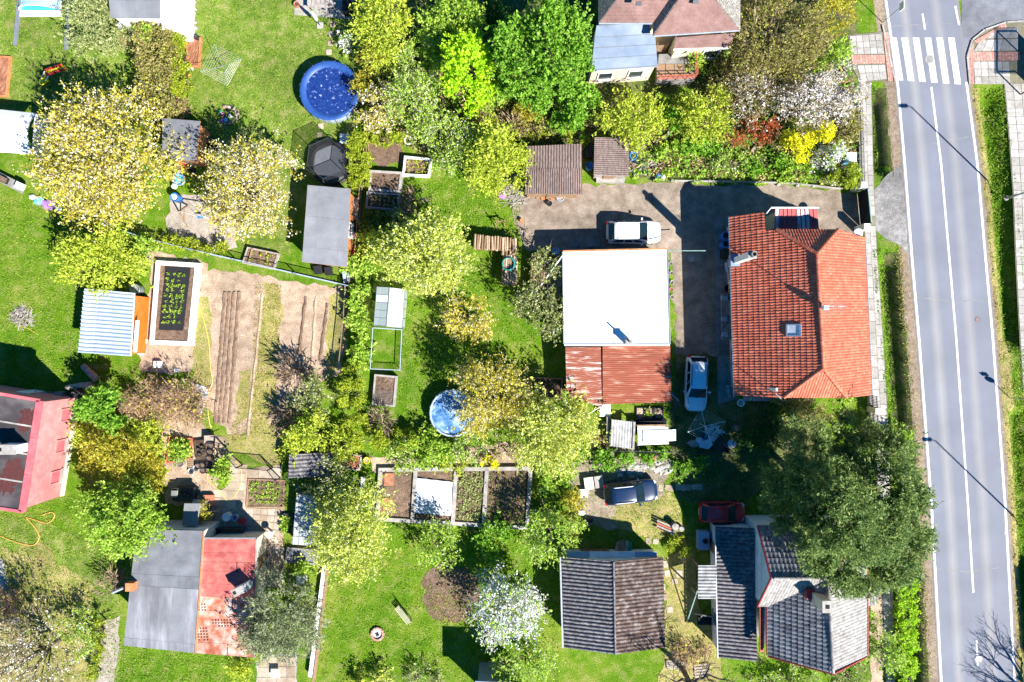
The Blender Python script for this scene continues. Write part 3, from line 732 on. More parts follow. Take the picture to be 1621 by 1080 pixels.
pave(plz2, 'red_pavers', [(1535, 133), (1541, 133), (1540, 66), (1531, 88)], 3, 20, 'red_paver', gap=0.015, z0=0.052, joined=True)
pave(plz2, 'red_pavers', [(1540, 66), (1547, 70), (1592, 44), (1590, 37)], 3, 18, 'red_paver', gap=0.015, z0=0.058, joined=True)
def kerb(label, pts):
    mb = MB()
    P = [G(*p) for p in pts]
    r = thing('kerb', label, 'kerb', P[0])
    for a, b in zip(P[:-1], P[1:]):
        n = max(1, int((b - a).length / 1.0))
        for i in range(n):
            q0 = a + (b - a) * ((i + 0.02) / n); q1 = a + (b - a) * ((i + 0.98) / n)
            o = MB().bar(q0 + Vector((0, 0, 0.05)), q1 + Vector((0, 0, 0.05)), 0.12, 0.14).build('kerb_stone', 'slab', r); setrnd(o)
kerb('concrete kerb beside the zebra crossing near the shrubs', [(1396, 40), (1416, 130)])
kerb('concrete kerb curving into the side road', [(1534, 134), (1530, 90), (1538, 64), (1558, 48), (1592, 36), (1625, 34)])
# ================================================================== building helpers
def tiled(name, poly, m, parent, tw=0.20, tl=0.40, amp=0.042, stp=0.035, kind='stuff', prof=(0.0, 0.9, 1.0, 0.3, 0.0)):
    """poly: convex 3D outline, poly[0]->poly[1] is the lower edge; real overlapping tiles clipped to the outline"""
    poly = [Vector(p) for p in poly]
    u = (poly[1] - poly[0]).normalized()
    c = sum(poly, Vector()) / len(poly)
    n = u.cross(c - poly[0]).normalized()
    if n.z < 0: n = -n
    v = n.cross(u).normalized()
    if v.z < 0: v = -v
    us = [(p - poly[0]).dot(u) for p in poly]; vv = [(p - poly[0]).dot(v) for p in poly]
    i0, i1 = int(math.floor(min(us) / tw)), int(math.ceil(max(us) / tw)); j0, j1 = int(math.floor(min(vv) / tl)), int(math.ceil(max(vv) / tl))
    K = len(prof)
    V = []; F = []; R_ = []
    o0 = poly[0]
    for j in range(j0, j1):
        for i in range(i0, i1):
            b = len(V); rr = random.random() * 0.75 + 0.25 * random.random(); dz = random.uniform(-0.006, 0.006)
            for k, h in enumerate(prof):
                uu = (i + k / (K - 1)) * tw
                for vq, hh in ((j * tl, stp), ((j + 1) * tl + 0.02, 0.0)):
                    V.append(o0 + u * uu + v * vq + n * (h * amp + hh + dz))
                V.append(o0 + u * uu + v * (j * tl) + n * (h * amp - 0.012))
            for k in range(K - 1):
                a = b + k * 3
                F.append((a, a + 3, a + 4, a + 1)); R_.append(rr)
                F.append((a + 2, a + 5, a + 3, a)); R_.append(rr)
    me = bpy.data.meshes.new(name)
    me.from_pydata([tuple(p) for p in V], [], F)
    a = me.attributes.new('rnd', 'FLOAT', 'FACE'); a.data.foreach_set('value', R_)
    bm = bmesh.new(); bm.from_mesh(me)
    for i in range(len(poly)):
        p, q = poly[i], poly[(i + 1) % len(poly)]
        d = (q - p); d = d - n * d.dot(n)
        if d.length < 1e-4: continue
        nn = d.cross(n).normalized()
        if nn.dot(c - p) > 0: nn = -nn
        bmesh.ops.bisect_plane(bm, geom=bm.verts[:] + bm.edges[:] + bm.faces[:], plane_co=p + nn * 0.03, plane_no=nn, clear_outer=True)
    bm.to_mesh(me); bm.free()
    off = org(parent)
    me.transform(Matrix.Translation(-off))
    me.materials.append(MT[m])
    o = bpy.data.objects.new(name, me); col.objects.link(o); o.parent = parent
    if kind: o['kind'] = kind
    # board under the tiles
    mb = MB(); mb.add([tuple(p - n * 0.14) for p in poly], [tuple(range(len(poly)))]); mb.build('roof_board', 'wood', o)
    return o

def caps(parent, a, b, m, r=0.11, l=0.36, name='ridge_tiles'):
    """half-round ridge tiles from a to b"""
    a = Vector(a); b = Vector(b); d = b - a; n = max(1, int(d.length / l)); d.normalize()
    sd = d.cross(Vector((0, 0, 1))).normalized(); up = sd.cross(d)
    J = MB(); R_ = []
    L_ = (b - a).length / n
    for i in range(n):
        p0 = a + d * (L_ * i); p1 = a + d * (L_ * (i + 1) + 0.03); rr = random.random()
        V = []
        for p, r_ in ((p0, r * 1.1), (p1, r * 0.95)):
            for k in range(6):
                t = math.pi * k / 5
                V.append(p + sd * (math.cos(t) * r_) + up * (math.sin(t) * r_))
        n0 = len(J.f)
        J.add(V, [(k, k + 1, k + 7, k + 6) for k in range(5)] + [(0, 1, 2, 3, 4, 5)])
        R_ += [rr] * (len(J.f) - n0)
    o = J.build(name, m, parent, kind='stuff'); setrnd(o); o.data.attributes['rnd'].data.foreach_set('value', R_)
    return o

def corr(A, Bq, C, D, pitch=0.18, amp=0.03, sp=6, vseg=1, sag=0.0):
    """corrugated quad: waves along A->B, ridges run A->D"""
    A, Bq, C, D = map(Vector, (A, Bq, C, D))
    n = max(2, int(round((Bq - A).length / pitch)) * sp)
    nrm = (Bq - A).cross(D - A).normalized()
    if nrm.z < 0: nrm = -nrm
    V = []; F = []
    for j in range(vseg + 1):
        v = j / vseg
        for i in range(n + 1):
            t = i / n
            p = (A * (1 - t) + Bq * t) * (1 - v) + (D * (1 - t) + C * t) * v
            V.append(p + nrm * (amp * math.sin(2 * math.pi * i / sp)))
    for j in range(vseg):
        for i in range(n):
            a = j * (n + 1) + i
            F.append((a, a + 1, a + n + 2, a + n + 1))
    # thickness edge along the lower side
    return MB().add(V, F)

def bil(Q, u, v):
    A, Bq, C, D = Q
    return (A * (1 - u) + Bq * u) * (1 - v) + (D * (1 - u) + C * u) * v

def corr_roof(parent, quad, nu, nv, m, pitch=0.18, amp=0.03, name='roof_sheet', alt=None, lap=0.02, twist=0.006):
    """nu x nv corrugated sheets; waves along quad A->B"""
    Q = [Vector(p) for p in quad]
    for i in range(nu):
        for j in range(nv):
            u0, u1 = i / nu, (i + 1) / nu; v0, v1 = j / nv, min(1, (j + 1) / nv + lap)
            z = Vector((0, 0, 0.012 * ((i + j) % 2) + random.uniform(0, twist) - 0.008 * j))
            tilt = Vector((0, 0, random.uniform(-0.012, 0.012)))
            q = [bil(Q, u0, v0) + z, bil(Q, u1, v0) + z + tilt, bil(Q, u1, v1) + z + tilt, bil(Q, u0, v1) + z]
            mm = m if not alt or random.random() > alt[1] else alt[0]
            corr(q[0], q[1], q[2], q[3], pitch, amp).build(name, mm, parent, smooth=True)
    mb = MB(); e = [p - Vector((0, 0, amp + 0.05)) for p in Q]
    mb.add([tuple(p) for p in e], [(0, 1, 2, 3)]); mb.build('roof_board', 'wood', parent)

def panels(parent, quad, nu, nv, m, h=0.02, gap=0.004, name='roof_panel', us=None, vs_=None, rj=0.004):
    Q = [Vector(p) for p in quad]
    us = us or [i / nu for i in range(nu + 1)]; vs_ = vs_ or [j / nv for j in range(nv + 1)]
    for i in range(len(us) - 1):
        for j in range(len(vs_) - 1):
            q = [bil(Q, us[i], vs_[j]), bil(Q, us[i + 1], vs_[j]), bil(Q, us[i + 1], vs_[j + 1]), bil(Q, us[i], vs_[j + 1])]
            c = sum(q, Vector()) / 4
            q = [p + (c - p).normalized() * gap for p in q]
            dz = h + random.uniform(0, rj)
            mm = m if isinstance(m, str) else random.choice(m)
            mb = MB().add([tuple(p) for p in q] + [(p.x, p.y, p.z + dz) for p in q], [(4, 5, 6, 7), (0, 1, 5, 4), (1, 2, 6, 5), (2, 3, 7, 6), (3, 0, 4, 7)])
            setrnd(mb.build(name, mm, parent))

def inset(pts, d):
    c = Vector((sum(p[0] for p in pts) / len(pts), sum(p[1] for p in pts) / len(pts)))
    out = []
    for p in pts:
        v = Vector((p[0], p[1])) - c
        out.append((c.x + v.x - math.copysign(d, v.x), c.y + v.y - math.copysign(d, v.y)))
    return out

def window(parent, a, b, t, z, w, h, m='window_glass', fm='white_paint', name='window', out=None):
    """window in the wall a->b (2D points), centre at fraction t; outward normal to the side of 'out' point"""
    a = Vector((a[0], a[1], 0)); b = Vector((b[0], b[1], 0)); d = (b - a).normalized(); n = Vector((d.y, -d.x, 0))
    c = a + (b - a) * t
    if out is not None and n.dot(Vector((out[0], out[1], 0)) - c) < 0: n = -n
    ang = math.atan2(d.y, d.x)
    fr = MB()
    for s in (-1, 1):
        fr.box(c + d * (s * (w / 2)) + n * 0.03 + Vector((0, 0, z)), (0.09, 0.1, h + 0.09), rz=ang)
        fr.box(c + n * 0.031 + Vector((0, 0, z + s * h / 2)), (w - 0.09, 0.1, 0.09), rz=ang)
    f = fr.build(name, fm, parent)
    MB().box(c + n * 0.012 + Vector((0, 0, z)), (w - 0.08, 0.04, h - 0.08), rz=ang).build('pane', m, f)
    MB().box(c + n * 0.10 + Vector((0, 0, z - h / 2 - 0.07)), (w + 0.2, 0.2, 0.05), rz=ang).build('sill', 'concrete', f)
    return f

def door(parent, a, b, t, w=0.9, h=2.0, m='wood', out=None):
    a = Vector((a[0], a[1], 0)); b = Vector((b[0], b[1], 0)); d = (b - a).normalized(); n = Vector((d.y, -d.x, 0))
    c = a + (b - a) * t
    if out is not None and n.dot(Vector((out[0], out[1], 0)) - c) < 0: n = -n
    ang = math.atan2(d.y, d.x)
    o = MB().box(c + n * 0.02 + Vector((0, 0, h / 2)), (w, 0.07, h), rz=ang).build('door', m, parent)
    MB().box(c + n * 0.09 + d * (w * 0.38) + Vector((0, 0, 1.0)), (0.12, 0.06, 0.03), rz=ang).build('handle', 'zinc', o)
    return o

def X(pts, z): return [G(p[0], p[1], z) for p in pts]

def gutter(parent, a, b, m='zinc', r=0.06, name='gutter'):
    return MB().tube([a, b], r, 6).build(name, m, parent)

# ================================================================== the red-tiled house
ZE, ZR, ZH = 3.4, 7.2, 5.55
rh = thing('tiled_house', 'house with bright red clay tile roof beside the road pavement', 'house', G(1260, 490, 0))
NW, SW, SE, NE = G(1155, 343, ZE), G(1163, 628, ZE), G(1379, 627, ZE), G(1368, 376, ZE)
RN, RS = G(1293, 402, ZR), G(1303, 583, ZR)
def onslope(e0, e1, r0, y, z):
    """point at given world y and height z on the slope between eave line and ridge"""
    t = (z - ZE) / (ZR - ZE)
    te = (y - e0.y) / (e1.y - e0.y); xe = e0.x + (e1.x - e0.x) * te
    tr = (y - RN.y) / (RS.y - RN.y); xr = RN.x + (RS.x - RN.x) * tr
    return Vector((xe + (xr - xe) * t, y, z))
yN = G(1282, 364, ZH).y; yS = G(1294, 629, ZH).y
WN, EN_ = onslope(NW, SW, RN, yN, ZH), onslope(NE, SE, RN, yN, ZH)
WS, ES = onslope(NW, SW, RN, yS, ZH), onslope(NE, SE, RN, yS, ZH)
Wn0 = onslope(NW, SW, RN, yN, ZE); En0 = onslope(NE, SE, RN, NE.y, ZE)
Ws0 = onslope(NW, SW, RN, yS, ZE); Es0 = onslope(NE, SE, RN, yS, ZE)
tiled('roof', [Wn0, Ws0, WS, RS, RN, WN], 'red_tile', rh)
ext_r = onslope(NW, SW, RN, NW.y, 5.0)
tiled('roof', [Vector((NW.x, NW.y, ZE)), Wn0, onslope(NW, SW, RN, yN, 5.05), ext_r], 'red_tile', rh)
tiled('roof', [Es0, Vector((Wn0.x * 0 + En0.x, yN - 0.25, ZE)), EN_, RN, RS, ES], 'red_tile', rh, amp=0.045)
tiled('roof', [WS, ES, RS], 'red_tile', rh)
tiled('roof', [EN_, WN, RN], 'red_tile', rh)
for a, b in ((RN, RS), (RN, WN), (RN, EN_), (RS, WS), (RS, ES)):
    caps(rh, a + Vector((0, 0, 0.05)), b + Vector((0, 0, 0.05)), 'red_tile', r=0.13)
foot = [(Wn0.x + 0.8, yN - 0.35), (En0.x - 0.45, yN - 0.35), (Es0.x - 0.45, yS + 0.4), (Ws0.x + 0.8, yS + 0.4)]
MB().prism(foot, 0, ZE + 0.1).build('wall', 'plaster_cream', rh)
xm = (RN.x + RS.x) / 2
for yy in (yN - 0.36, yS + 0.41):
    sl = -0.12 if yy > 0 else 0.12
    V = [(foot[0][0], yy, ZE), (foot[1][0], yy, ZE), (EN_.x, yy, ZH - 0.15), (WN.x, yy, ZH - 0.15)]
    MB().add(V + [(p[0], p[1] + sl * 2, p[2]) for p in V], [(0, 1, 2, 3), (7, 6, 5, 4), (3, 2, 6, 7), (0, 3, 7, 4), (1, 0, 4, 5), (2, 1, 5, 6)]).build('gable', 'plaster_cream', rh)
MB().prism([(NW.x + 0.8, NW.y - 0.3), (ext_r.x, NW.y - 0.3), (ext_r.x, yN - 0.36), (NW.x + 0.8, yN - 0.36)], 0, ZE).build('wall', 'plaster_cream', rh)
gutter(rh, NW + Vector((-0.05, 0, -0.03)), SW + Vector((-0.05, 0, -0.03))); gutter(rh, En0 + Vector((0.1, -0.2, -0.03)), Es0 + Vector((0.1, 0, -0.03)))
gutter(rh, WS + Vector((-0.2, -0.12, 0.0)), WS + Vector((-0.8, 0.3, 0.5)), r=0.035, name='drain_pipe')
for t, w in ((0.2, 1.0), (0.5, 1.3), (0.8, 1.3)):
    window(rh, foot[0], foot[3], t, 1.6, w, 1.2, out=(0, 0)); window(rh, foot[1], foot[2], t, 1.6, w, 1.2, out=(40, 0)); window(rh, foot[3], foot[2], t, 1.6, w, 1.2, out=(20, -30))
door(rh, foot[0], foot[3], 0.35, out=(0, 0))
# porch with red sheet roof
pz = 3.9
pq = [G(1226, 362, pz - 0.1), G(1297, 365, pz - 0.1), G(1294, 331, pz + 0.15), G(1227, 331, pz + 0.15)]
po = MB().prism(inset([p.xy for p in pq], 0.15), 0, pz - 0.2).build('porch', 'plaster_cream', rh)
Q = pq
for i in range(10):
    q = [bil(Q, i / 10, 0), bil(Q, (i + 1) / 10 - 0.01, 0), bil(Q, (i + 1) / 10 - 0.01, 1), bil(Q, i / 10, 1)]
    mb = MB().add([tuple(p) for p in q] + [(p.x, p.y, p.z + 0.03) for p in q], [(4, 5, 6, 7), (0, 1, 5, 4), (1, 2, 6, 5), (2, 3, 7, 6), (3, 0, 4, 7)])
    rb = mb.build('roof_sheet', 'porch_worn' if i in (0, 5, 6, 7) else 'porch_red', po)
    MB().bar(bil(Q, i / 10, 0) + Vector((0, 0, 0.05)), bil(Q, i / 10, 1) + Vector((0, 0, 0.05)), 0.05, 0.06).build('seam', 'porch_red', rb)
gutter(po, Q[3] + Vector((-0.3, 0.1, 0)), Q[2] + Vector((0.1, 0.1, 0)), 'white_plastic', 0.06)
gutter(po, Q[3] + Vector((-0.3, 0.1, 0)), Q[3] + Vector((-0.6, -0.4, -0.5)), 'white_plastic', 0.05, 'drain_pipe')
# chimney: rectangular rendered stack with round pot
cb = G(1168, 413, 3.9); ct = G(1190, 403, 7.0)
cx, cy = (cb.x + ct.x) / 2, (cb.y + ct.y) / 2
ch = MB().box((cx, cy, 5.2), (0.5, 0.42, 3.6)).build('chimney', 'plaster_white', rh)
MB().box((cx, cy, 7.03), (0.6, 0.52, 0.08)).build('chimney_cap', 'concrete', ch)
MB().lathe((cx, cy, 7.07), [(0.19, 0), (0.19, 0.42), (0.14, 0.42), (0.14, 0.05), (0.001, 0.04)], 14).build('chimney_pot', 'concrete_dark', ch)
MB().box((cx, cy, 3.62), (0.95, 0.85, 0.5)).build('flashing', 'metal_blue', ch)
# roof window
wc = onslope(NW, SW, RN, G(1273, 523, 6).y, 6.05)
sl_ang = math.atan2(ZR - ZE, RN.x - NW.x)
sk = MB(); W_, H_ = 1.0, 0.78
for s in (-1, 1):
    sk.box(wc + Vector((0, s * H_ / 2, 0.14)), (W_, 0.10, 0.14), ry=-sl_ang)
    sk.box(wc + Vector((s * (W_ - 0.1) / 2 * math.cos(sl_ang), 0, 0.141 + s * (W_ - 0.1) / 2 * math.sin(sl_ang))), (0.12, H_ - 0.1, 0.14), ry=-sl_ang)
sko = sk.build('roof_window', 'metal_blue', rh)
MB().box(wc + Vector((0, 0, 0.12)), (W_ - 0.2, H_ - 0.1, 0.06), ry=-sl_ang).build('pane', 'lamp_glass', sko)
# antenna mast
am = onslope(NW, SW, RN, G(1297, 488, ZR).y, ZR)
an = MB().tube([am, am + Vector((0, 0, 2.6))], 0.03, 6).build('antenna', 'zinc', rh)
for k, (zz, l) in enumerate(((2.5, 0.9), (2.2, 1.1))):
    mb = MB().tube([am + Vector((-0.6, 0, zz)), am + Vector((0.6, 0, zz))], 0.014, 4)
    for i in range(7): mb.tube([am + Vector((-0.55 + i * 0.18, -l / 2 + i * 0.03, zz)), am + Vector((-0.55 + i * 0.18, l / 2 - i * 0.03, zz))], 0.009, 4)
    mb.build('antenna_rods', 'zinc', an)
MB().box(am + Vector((0.1, 0, 0.6)), (0.35, 0.3, 0.4)).build('antenna_box', 'white_plastic', an)
# satellite dish by the east eave
dc = G(1357, 369, 3.2)
dish = thing('satellite_dish', 'white satellite dish at the tiled house corner by the gate', 'satellite dish', (dc.x, dc.y, 2.4))
MB().lathe(dc + Vector((0, 0, 0.0)), [(0.001, 0.0), (0.2, 0.03), (0.36, 0.1), (0.37, 0.11), (0.2, 0.05), (0.001, 0.02)], 20).build('dish', 'white_plastic', dish, smooth=True)
MB().tube([dc + Vector((0, 0, -0.8)), dc], 0.03, 6).build('bracket', 'zinc', dish)

# ================================================================== flat-roofed garage with rusty lean-to
gz = 2.45
ga = thing('garage', 'garage with brilliant white flat roof beside the gravel drive', 'garage', G(960, 470, 0))
gq = X([(893, 545), (1060, 545), (1056, 395), (891, 399)], gz)
MB().prism(inset([p.xy for p in gq], 0.2), 0, gz - 0.16).build('wall', 'plaster_white', ga)
MB().prism([p.xy for p in gq], gz - 0.16, gz - 0.02).build('roof_slab', 'zinc', ga)
panels(ga, gq, 3, 3, 'white_membrane', h=0.012, gap=0.002, name='roof_membrane', us=[0, 0.46, 1.0], vs_=[0, 0.2, 0.55, 1], rj=0.002)
MB().bar(gq[3] + Vector((0, 0.05, 0.0)), gq[2] + Vector((0, 0.05, 0.0)), 0.12, 0.14).build('roof_edge', 'wood_orange', ga)
MB().bar(gq[0] + Vector((0.02, -0.06, 0.02)), gq[1] + Vector((-0.02, -0.06, 0.02)), 0.14, 0.16).build('roof_edge', 'white_paint', ga)
MB().bar(gq[0] + Vector((-0.03, 0, 0)), gq[3] + Vector((-0.03, 0, 0)), 0.06, 0.14).build('roof_edge', 'zinc', ga)
MB().bar(gq[1] + Vector((0.03, 0, 0)), gq[2] + Vector((0.03, 0, 0)), 0.06, 0.14).build('roof_edge', 'zinc', ga)
cc = G(995, 541, 3.0)
c_ = MB().box((cc.x, cc.y, 2.9), (0.42, 0.36, 1.1)).build('chimney', 'plaster_cream', ga)
MB().box((cc.x, cc.y, 3.47), (0.5, 0.44, 0.06)).build('chimney_cap', 'concrete', c_)
MB().tube([(cc.x, cc.y, 3.45), (cc.x, cc.y, 4.35)], 0.07, 8).build('flue', 'zinc', c_)
door(ga, (gq[3].x + 0.2, gq[3].y - 0.2), (gq[2].x - 0.2, gq[2].y - 0.2), 0.3, w=2.4, h=2.0, m='wood_grey', out=(0, 40))
window(ga, (gq[1].x - 0.2, gq[1].y), (gq[2].x - 0.2, gq[2].y), 0.5, 1.4, 1.2, 0.8, out=(40, 3))
le = thing('lean_to', 'lean-to with rust-red corrugated roof against the white garage', 'shed', G(978, 595, 0))
ra_ = [G(954, 640, 2.05), G(954, 548.5, 2.35), G(1061, 547, 2.35), G(1063, 637, 2.05)]
corr_roof(le, ra_, 3, 3, 'rust_roof', pitch=0.145, amp=0.018)
rb_ = [G(897, 628, 1.95), G(895, 550, 2.25), G(951, 549.5, 2.25), G(953, 645, 1.95)]
corr_roof(le, rb_, 3, 2, 'rust_pale', pitch=0.145, amp=0.018)
MB().prism(inset([G(*p, 2).xy for p in ((896, 628), (896, 552), (1060, 549), (1062, 636))], 0.15), 0, 1.85).build('wall', 'wood_grey', le)
plain('roof_dirt', (0.42, 0.42, 0.43), 0.9)
for a, b in (((973, 546), (972, 470)), ((893, 520), (1059, 517)), ((893, 462), (1058, 458)), ((1018, 425), (1034, 421))):
    MB().bar(G(*a, gz + 0.02), G(*b, gz + 0.02), 0.035, 0.012).build('membrane_seam', 'roof_dirt', ga)

# ================================================================== house at the top with blue roof wing
th = thing('hipped_house', 'house with brown hipped roof and blue metal wing at the top', 'house', G(1050, 50, 0))
te_, tr_ = 4.4, 8.0
a, b = G(948, 37, te_), G(1032, 37, te_)
c, d = G(1034, 57, te_), G(1171, 48, te_)
yr = 33.0; ye = a.y
MB().prism([(a.x + 0.5, a.y - 0.0 + 0.5), (d.x - 0.5, d.y + 0.5), (d.x - 0.5, 36), (a.x + 0.5, 36)], 0, te_).build('wall', 'plaster_cream', th)
yr = ye + 4.0; tr_ = te_ + 4.0
r1 = Vector((a.x + 3.9, yr, tr_)); r2 = Vector((a.x + 4.6, yr, tr_))
def slope(name, pts, m, thick=0.05):
    n = (Vector(pts[1]) - Vector(pts[0])).cross(Vector(pts[2]) - Vector(pts[0])).normalized()
    if n.z < 0: n = -n
    k = len(pts)
    V = [tuple(Vector(p) + n * thick) for p in pts] + [tuple(p) for p in pts]
    return MB().add(V, [tuple(range(k)), tuple(reversed(range(k, 2 * k)))] + [(i, k + i, k + (i + 1) % k, (i + 1) % k) for i in range(k)]).build(name, m, th)
b2 = Vector((b.x + 2.6, a.y, te_ + 0.0))
ridge_p = Vector(((c.x + d.x) / 2, yr - 3.0, tr_ - 0.6))
slope('roof', [a, b2, Vector((r2.x, yr, tr_)), r1], 'brown_shingle')
slope('roof', [Vector((a.x, 42, te_)), a, r1], 'lichen_shingle')
rs_top1 = Vector((c.x + 2.2, c.y + 2.75, te_ + 2.75)); rs_top2 = rs_top1 + Vector((0.3, 0, 0))
slope('roof', [c, d, rs_top2, rs_top1], 'brown_shingle', 0.06)
slope('roof', [d, Vector((d.x, 38, te_)), Vector((rs_top2.x, 38, te_ + 2.75)), rs_top2], 'lichen_shingle', 0.055)
slope('roof', [Vector((c.x, 32, te_)), c, rs_top1, Vector((rs_top1.x, 32, te_ + 2.75))], 'lichen_shingle', 0.055)
gutter(th, c, d, r=0.09); gutter(th, a, b, r=0.09)
for q in (G(1011, 6, 6.3), G(1101, 3, 6.3)):
    MB().box(q, (0.4, 0.25, 0.2), rx=0.55).build('roof_vent', 'dark_metal', th)
# shingle courses as shallow ridges
for (p0, p1, q0, q1, n) in ((c, d, rs_top1, rs_top2, 16), (a, b2, r1, Vector((r2.x, yr, tr_)), 22)):
    mb = MB()
    for k in range(1, n):
        t = k / n
        s0 = Vector(p0).lerp(q0, t); s1 = Vector(p1).lerp(q1, t)
        mb.bar(s0 + Vector((0.1, 0, 0.062)), s1 + Vector((-0.1, 0, 0.062)), 0.03, 0.025)
    mb.build('shingle_course', 'brown_shingle', th, kind='stuff')
bz = 3.15
bq = [G(936, 111, bz), G(1041, 104, bz), G(1037, 55, bz + 0.35), G(941, 60, bz + 0.35)]
bq2 = [G(941, 60, bz + 0.35), G(1030, 56, bz + 0.35), G(1028, 38, bz + 0.55), G(944, 41, bz + 0.55)]
wing = MB().prism([(bq[0].x + 0.12, bq[0].y + 0.1), (bq[1].x - 0.12, bq[1].y + 0.1), (bq[2].x - 0.2, a.y + 0.2), (bq[3].x + 0.12, a.y + 0.2)], 0, bz - 0.05).build('wing', 'plaster_cream', th)
panels(wing, bq, 1, 3, 'metal_blue', h=0.05, gap=0.012, name='roof_sheet')
panels(wing, bq2, 1, 1, 'metal_blue', h=0.05, gap=0.012, name='roof_sheet')
for k in range(1, 4): MB().bar(bil(bq, 0, k / 3) + Vector((0, 0, 0.06)), bil(bq, 1, k / 3) + Vector((0, 0, 0.06)), 0.05, 0.04).build('seam', 'zinc', wing)
gutter(wing, bq[0] + Vector((0, -0.05, 0)), bq[1] + Vector((0, -0.05, 0)), 'zinc', 0.07)
pr = [G(1066, 78, 3.0), G(1156, 75, 3.0), G(1163, 53, 3.9), G(1070, 60, 3.9)]
pch = MB().prism([(pr[0].x + 0.3, pr[0].y + 0.2), (pr[1].x - 0.3, pr[1].y + 0.2), (pr[2].x - 0.3, d.y + 0.4), (pr[3].x + 0.3, d.y + 0.4)], 0, 2.95).build('porch', 'plaster_cream', th)
panels(pch, pr, 1, 3, 'brown_shingle', h=0.05, gap=0.006, name='roof_sheet')
gutter(pch, pr[0] + Vector((0, -0.05, 0)), pr[1] + Vector((0, -0.05, 0)), 'white_plastic', 0.08)
for t in (0.25, 0.72): window(th, (bq[0].x, bq[0].y + 0.1), (bq[1].x, bq[1].y + 0.1), t, 1.6, 1.1, 1.3, out=(5, 0))
window(th, (pr[0].x, pr[0].y + 0.2), (pr[1].x, pr[1].y + 0.2), 0.75, 1.5, 1.2, 1.3, out=(12, 0))
door(th, (bq[1].x - 0.1, bq[1].y + 2.2), (pr[0].x + 0.3, bq[1].y + 2.2), 0.5, out=(10, 0))
# raised dark terrace with railing
tq = [G(1040, 128, 1.0), G(1100, 126, 1.0), G(1097, 84, 1.0), G(1043, 86, 1.0)]
ter = MB().prism([p.xy for p in tq], 0, 1.0).build('terrace', 'concrete_dark', th)
rail = MB()
for s0, s1 in ((tq[0], tq[1]), (tq[1], tq[2])):
    for z in (0.35, 0.65, 0.95): rail.bar(s0 + Vector((0, 0, z)), s1 + Vector((0, 0, z)), 0.05, 0.04)
    for k in range(5): p = s0.lerp(s1, k / 4); rail.bar(p, p + Vector((0, 0, 1.0)), 0.06, 0.06)
rail.build('railing', 'brick_red', ter)
for k in range(4): MB().box(G(1046 + k * 14, 112, 1.02) + Vector((0, 0, 0)), (0.62, 1.0, 0.05)).build('floor_board', 'wood', ter)

# ================================================================== slate house in the lower corner
sh = thing('slate_house', 'grey slate-roofed house under the big pine by the road', 'house', G(1270, 950, 0))
se_, sr_ = 4.0, 6.6
gA = G(1219, 909, sr_); gN = G(1201, 832, se_); gS = G(1205, 960, se_)
xg = (gN.x + gS.x) / 2
apex = Vector((xg, (gN.y + gS.y) / 2, sr_))
r_s = G(1318, 1065, sr_); r_n = Vector((G(1311, 920, sr_).x, apex.y, sr_))
ew_s = G(1216, 1043, se_); ee_s = G(1372, 1045, se_); ee_n = Vector((ee_s.x, gN.y, se_))
ys_g = r_s.y
W0 = Vector((ew_s.x, ys_g, se_)); E0 = Vector((ee_s.x, ys_g, se_)); Wn = Vector((ew_s.x, gS.y, se_))
RSg = Vector((r_s.x, ys_g, sr_))
tiled('roof', [W0, Wn, r_n, RSg][::1], 'slate_tile', sh, tw=0.30, tl=0.42, amp=0.035, stp=0.04)
tiled('roof', [ee_n, E0, RSg, r_n], 'pale_tile', sh, tw=0.24, tl=0.36, amp=0.03, stp=0.02)
tiled('roof', [Vector((xg - 0.15, gS.y, se_)), Wn, r_n, apex - Vector((0.15, 0, 0))], 'pale_tile', sh, tw=0.22, tl=0.3, amp=0.02, stp=0.02)
tiled('roof', [Vector((ee_n.x, gN.y, se_)), Vector((xg - 0.15, gN.y, se_)), apex - Vector((0.15, 0, 0)), r_n], 'slate_tile', sh, tw=0.3, tl=0.42, amp=0.04, stp=0.045)
caps(sh, RSg + Vector((0, 0, 0.06)), r_n + Vector((0, 0, 0.06)), 'pale_tile'); caps(sh, apex + Vector((0, 0, 0.05)), r_n + Vector((0, 0, 0.05)), 'pale_tile')
caps(sh, r_n + Vector((0, 0, 0.05)), ee_n + Vector((0, 0, 0.05)), 'red_tile')
MB().prism([(xg + 0.1, gN.y - 0.25), (ee_n.x - 0.35, gN.y - 0.25), (E0.x - 0.35, ys_g + 0.25), (W0.x + 0.25, ys_g + 0.25), (W0.x + 0.25, gS.y + 0.2), (xg + 0.1, gS.y + 0.2)], 0, se_ - 0.05).build('wall', 'plaster_white', sh)
MB().add([(xg + 0.1, gN.y - 0.2, se_ - 0.1), (xg + 0.1, gS.y + 0.2, se_ - 0.1), (xg + 0.1, apex.y, sr_ - 0.1), (xg + 0.4, gN.y - 0.2, se_ - 0.1), (xg + 0.4, gS.y + 0.2, se_ - 0.1), (xg + 0.4, apex.y, sr_ - 0.1)], [(0, 2, 1), (3, 4, 5), (0, 1, 4, 3), (1, 2, 5, 4), (2, 0, 3, 5)]).build('gable', 'plaster_blue', sh)
MB().add([(W0.x + 0.2, ys_g + 0.25, se_ - 0.1), (E0.x - 0.3, ys_g + 0.25, se_ - 0.1), (RSg.x, ys_g + 0.25, sr_ - 0.1), (W0.x + 0.2, ys_g + 0.5, se_ - 0.1), (E0.x - 0.3, ys_g + 0.5, se_ - 0.1), (RSg.x, ys_g + 0.5, sr_ - 0.1)], [(0, 1, 2), (3, 5, 4), (0, 3, 4, 1), (1, 4, 5, 2), (2, 5, 3, 0)]).build('gable', 'plaster_white', sh)
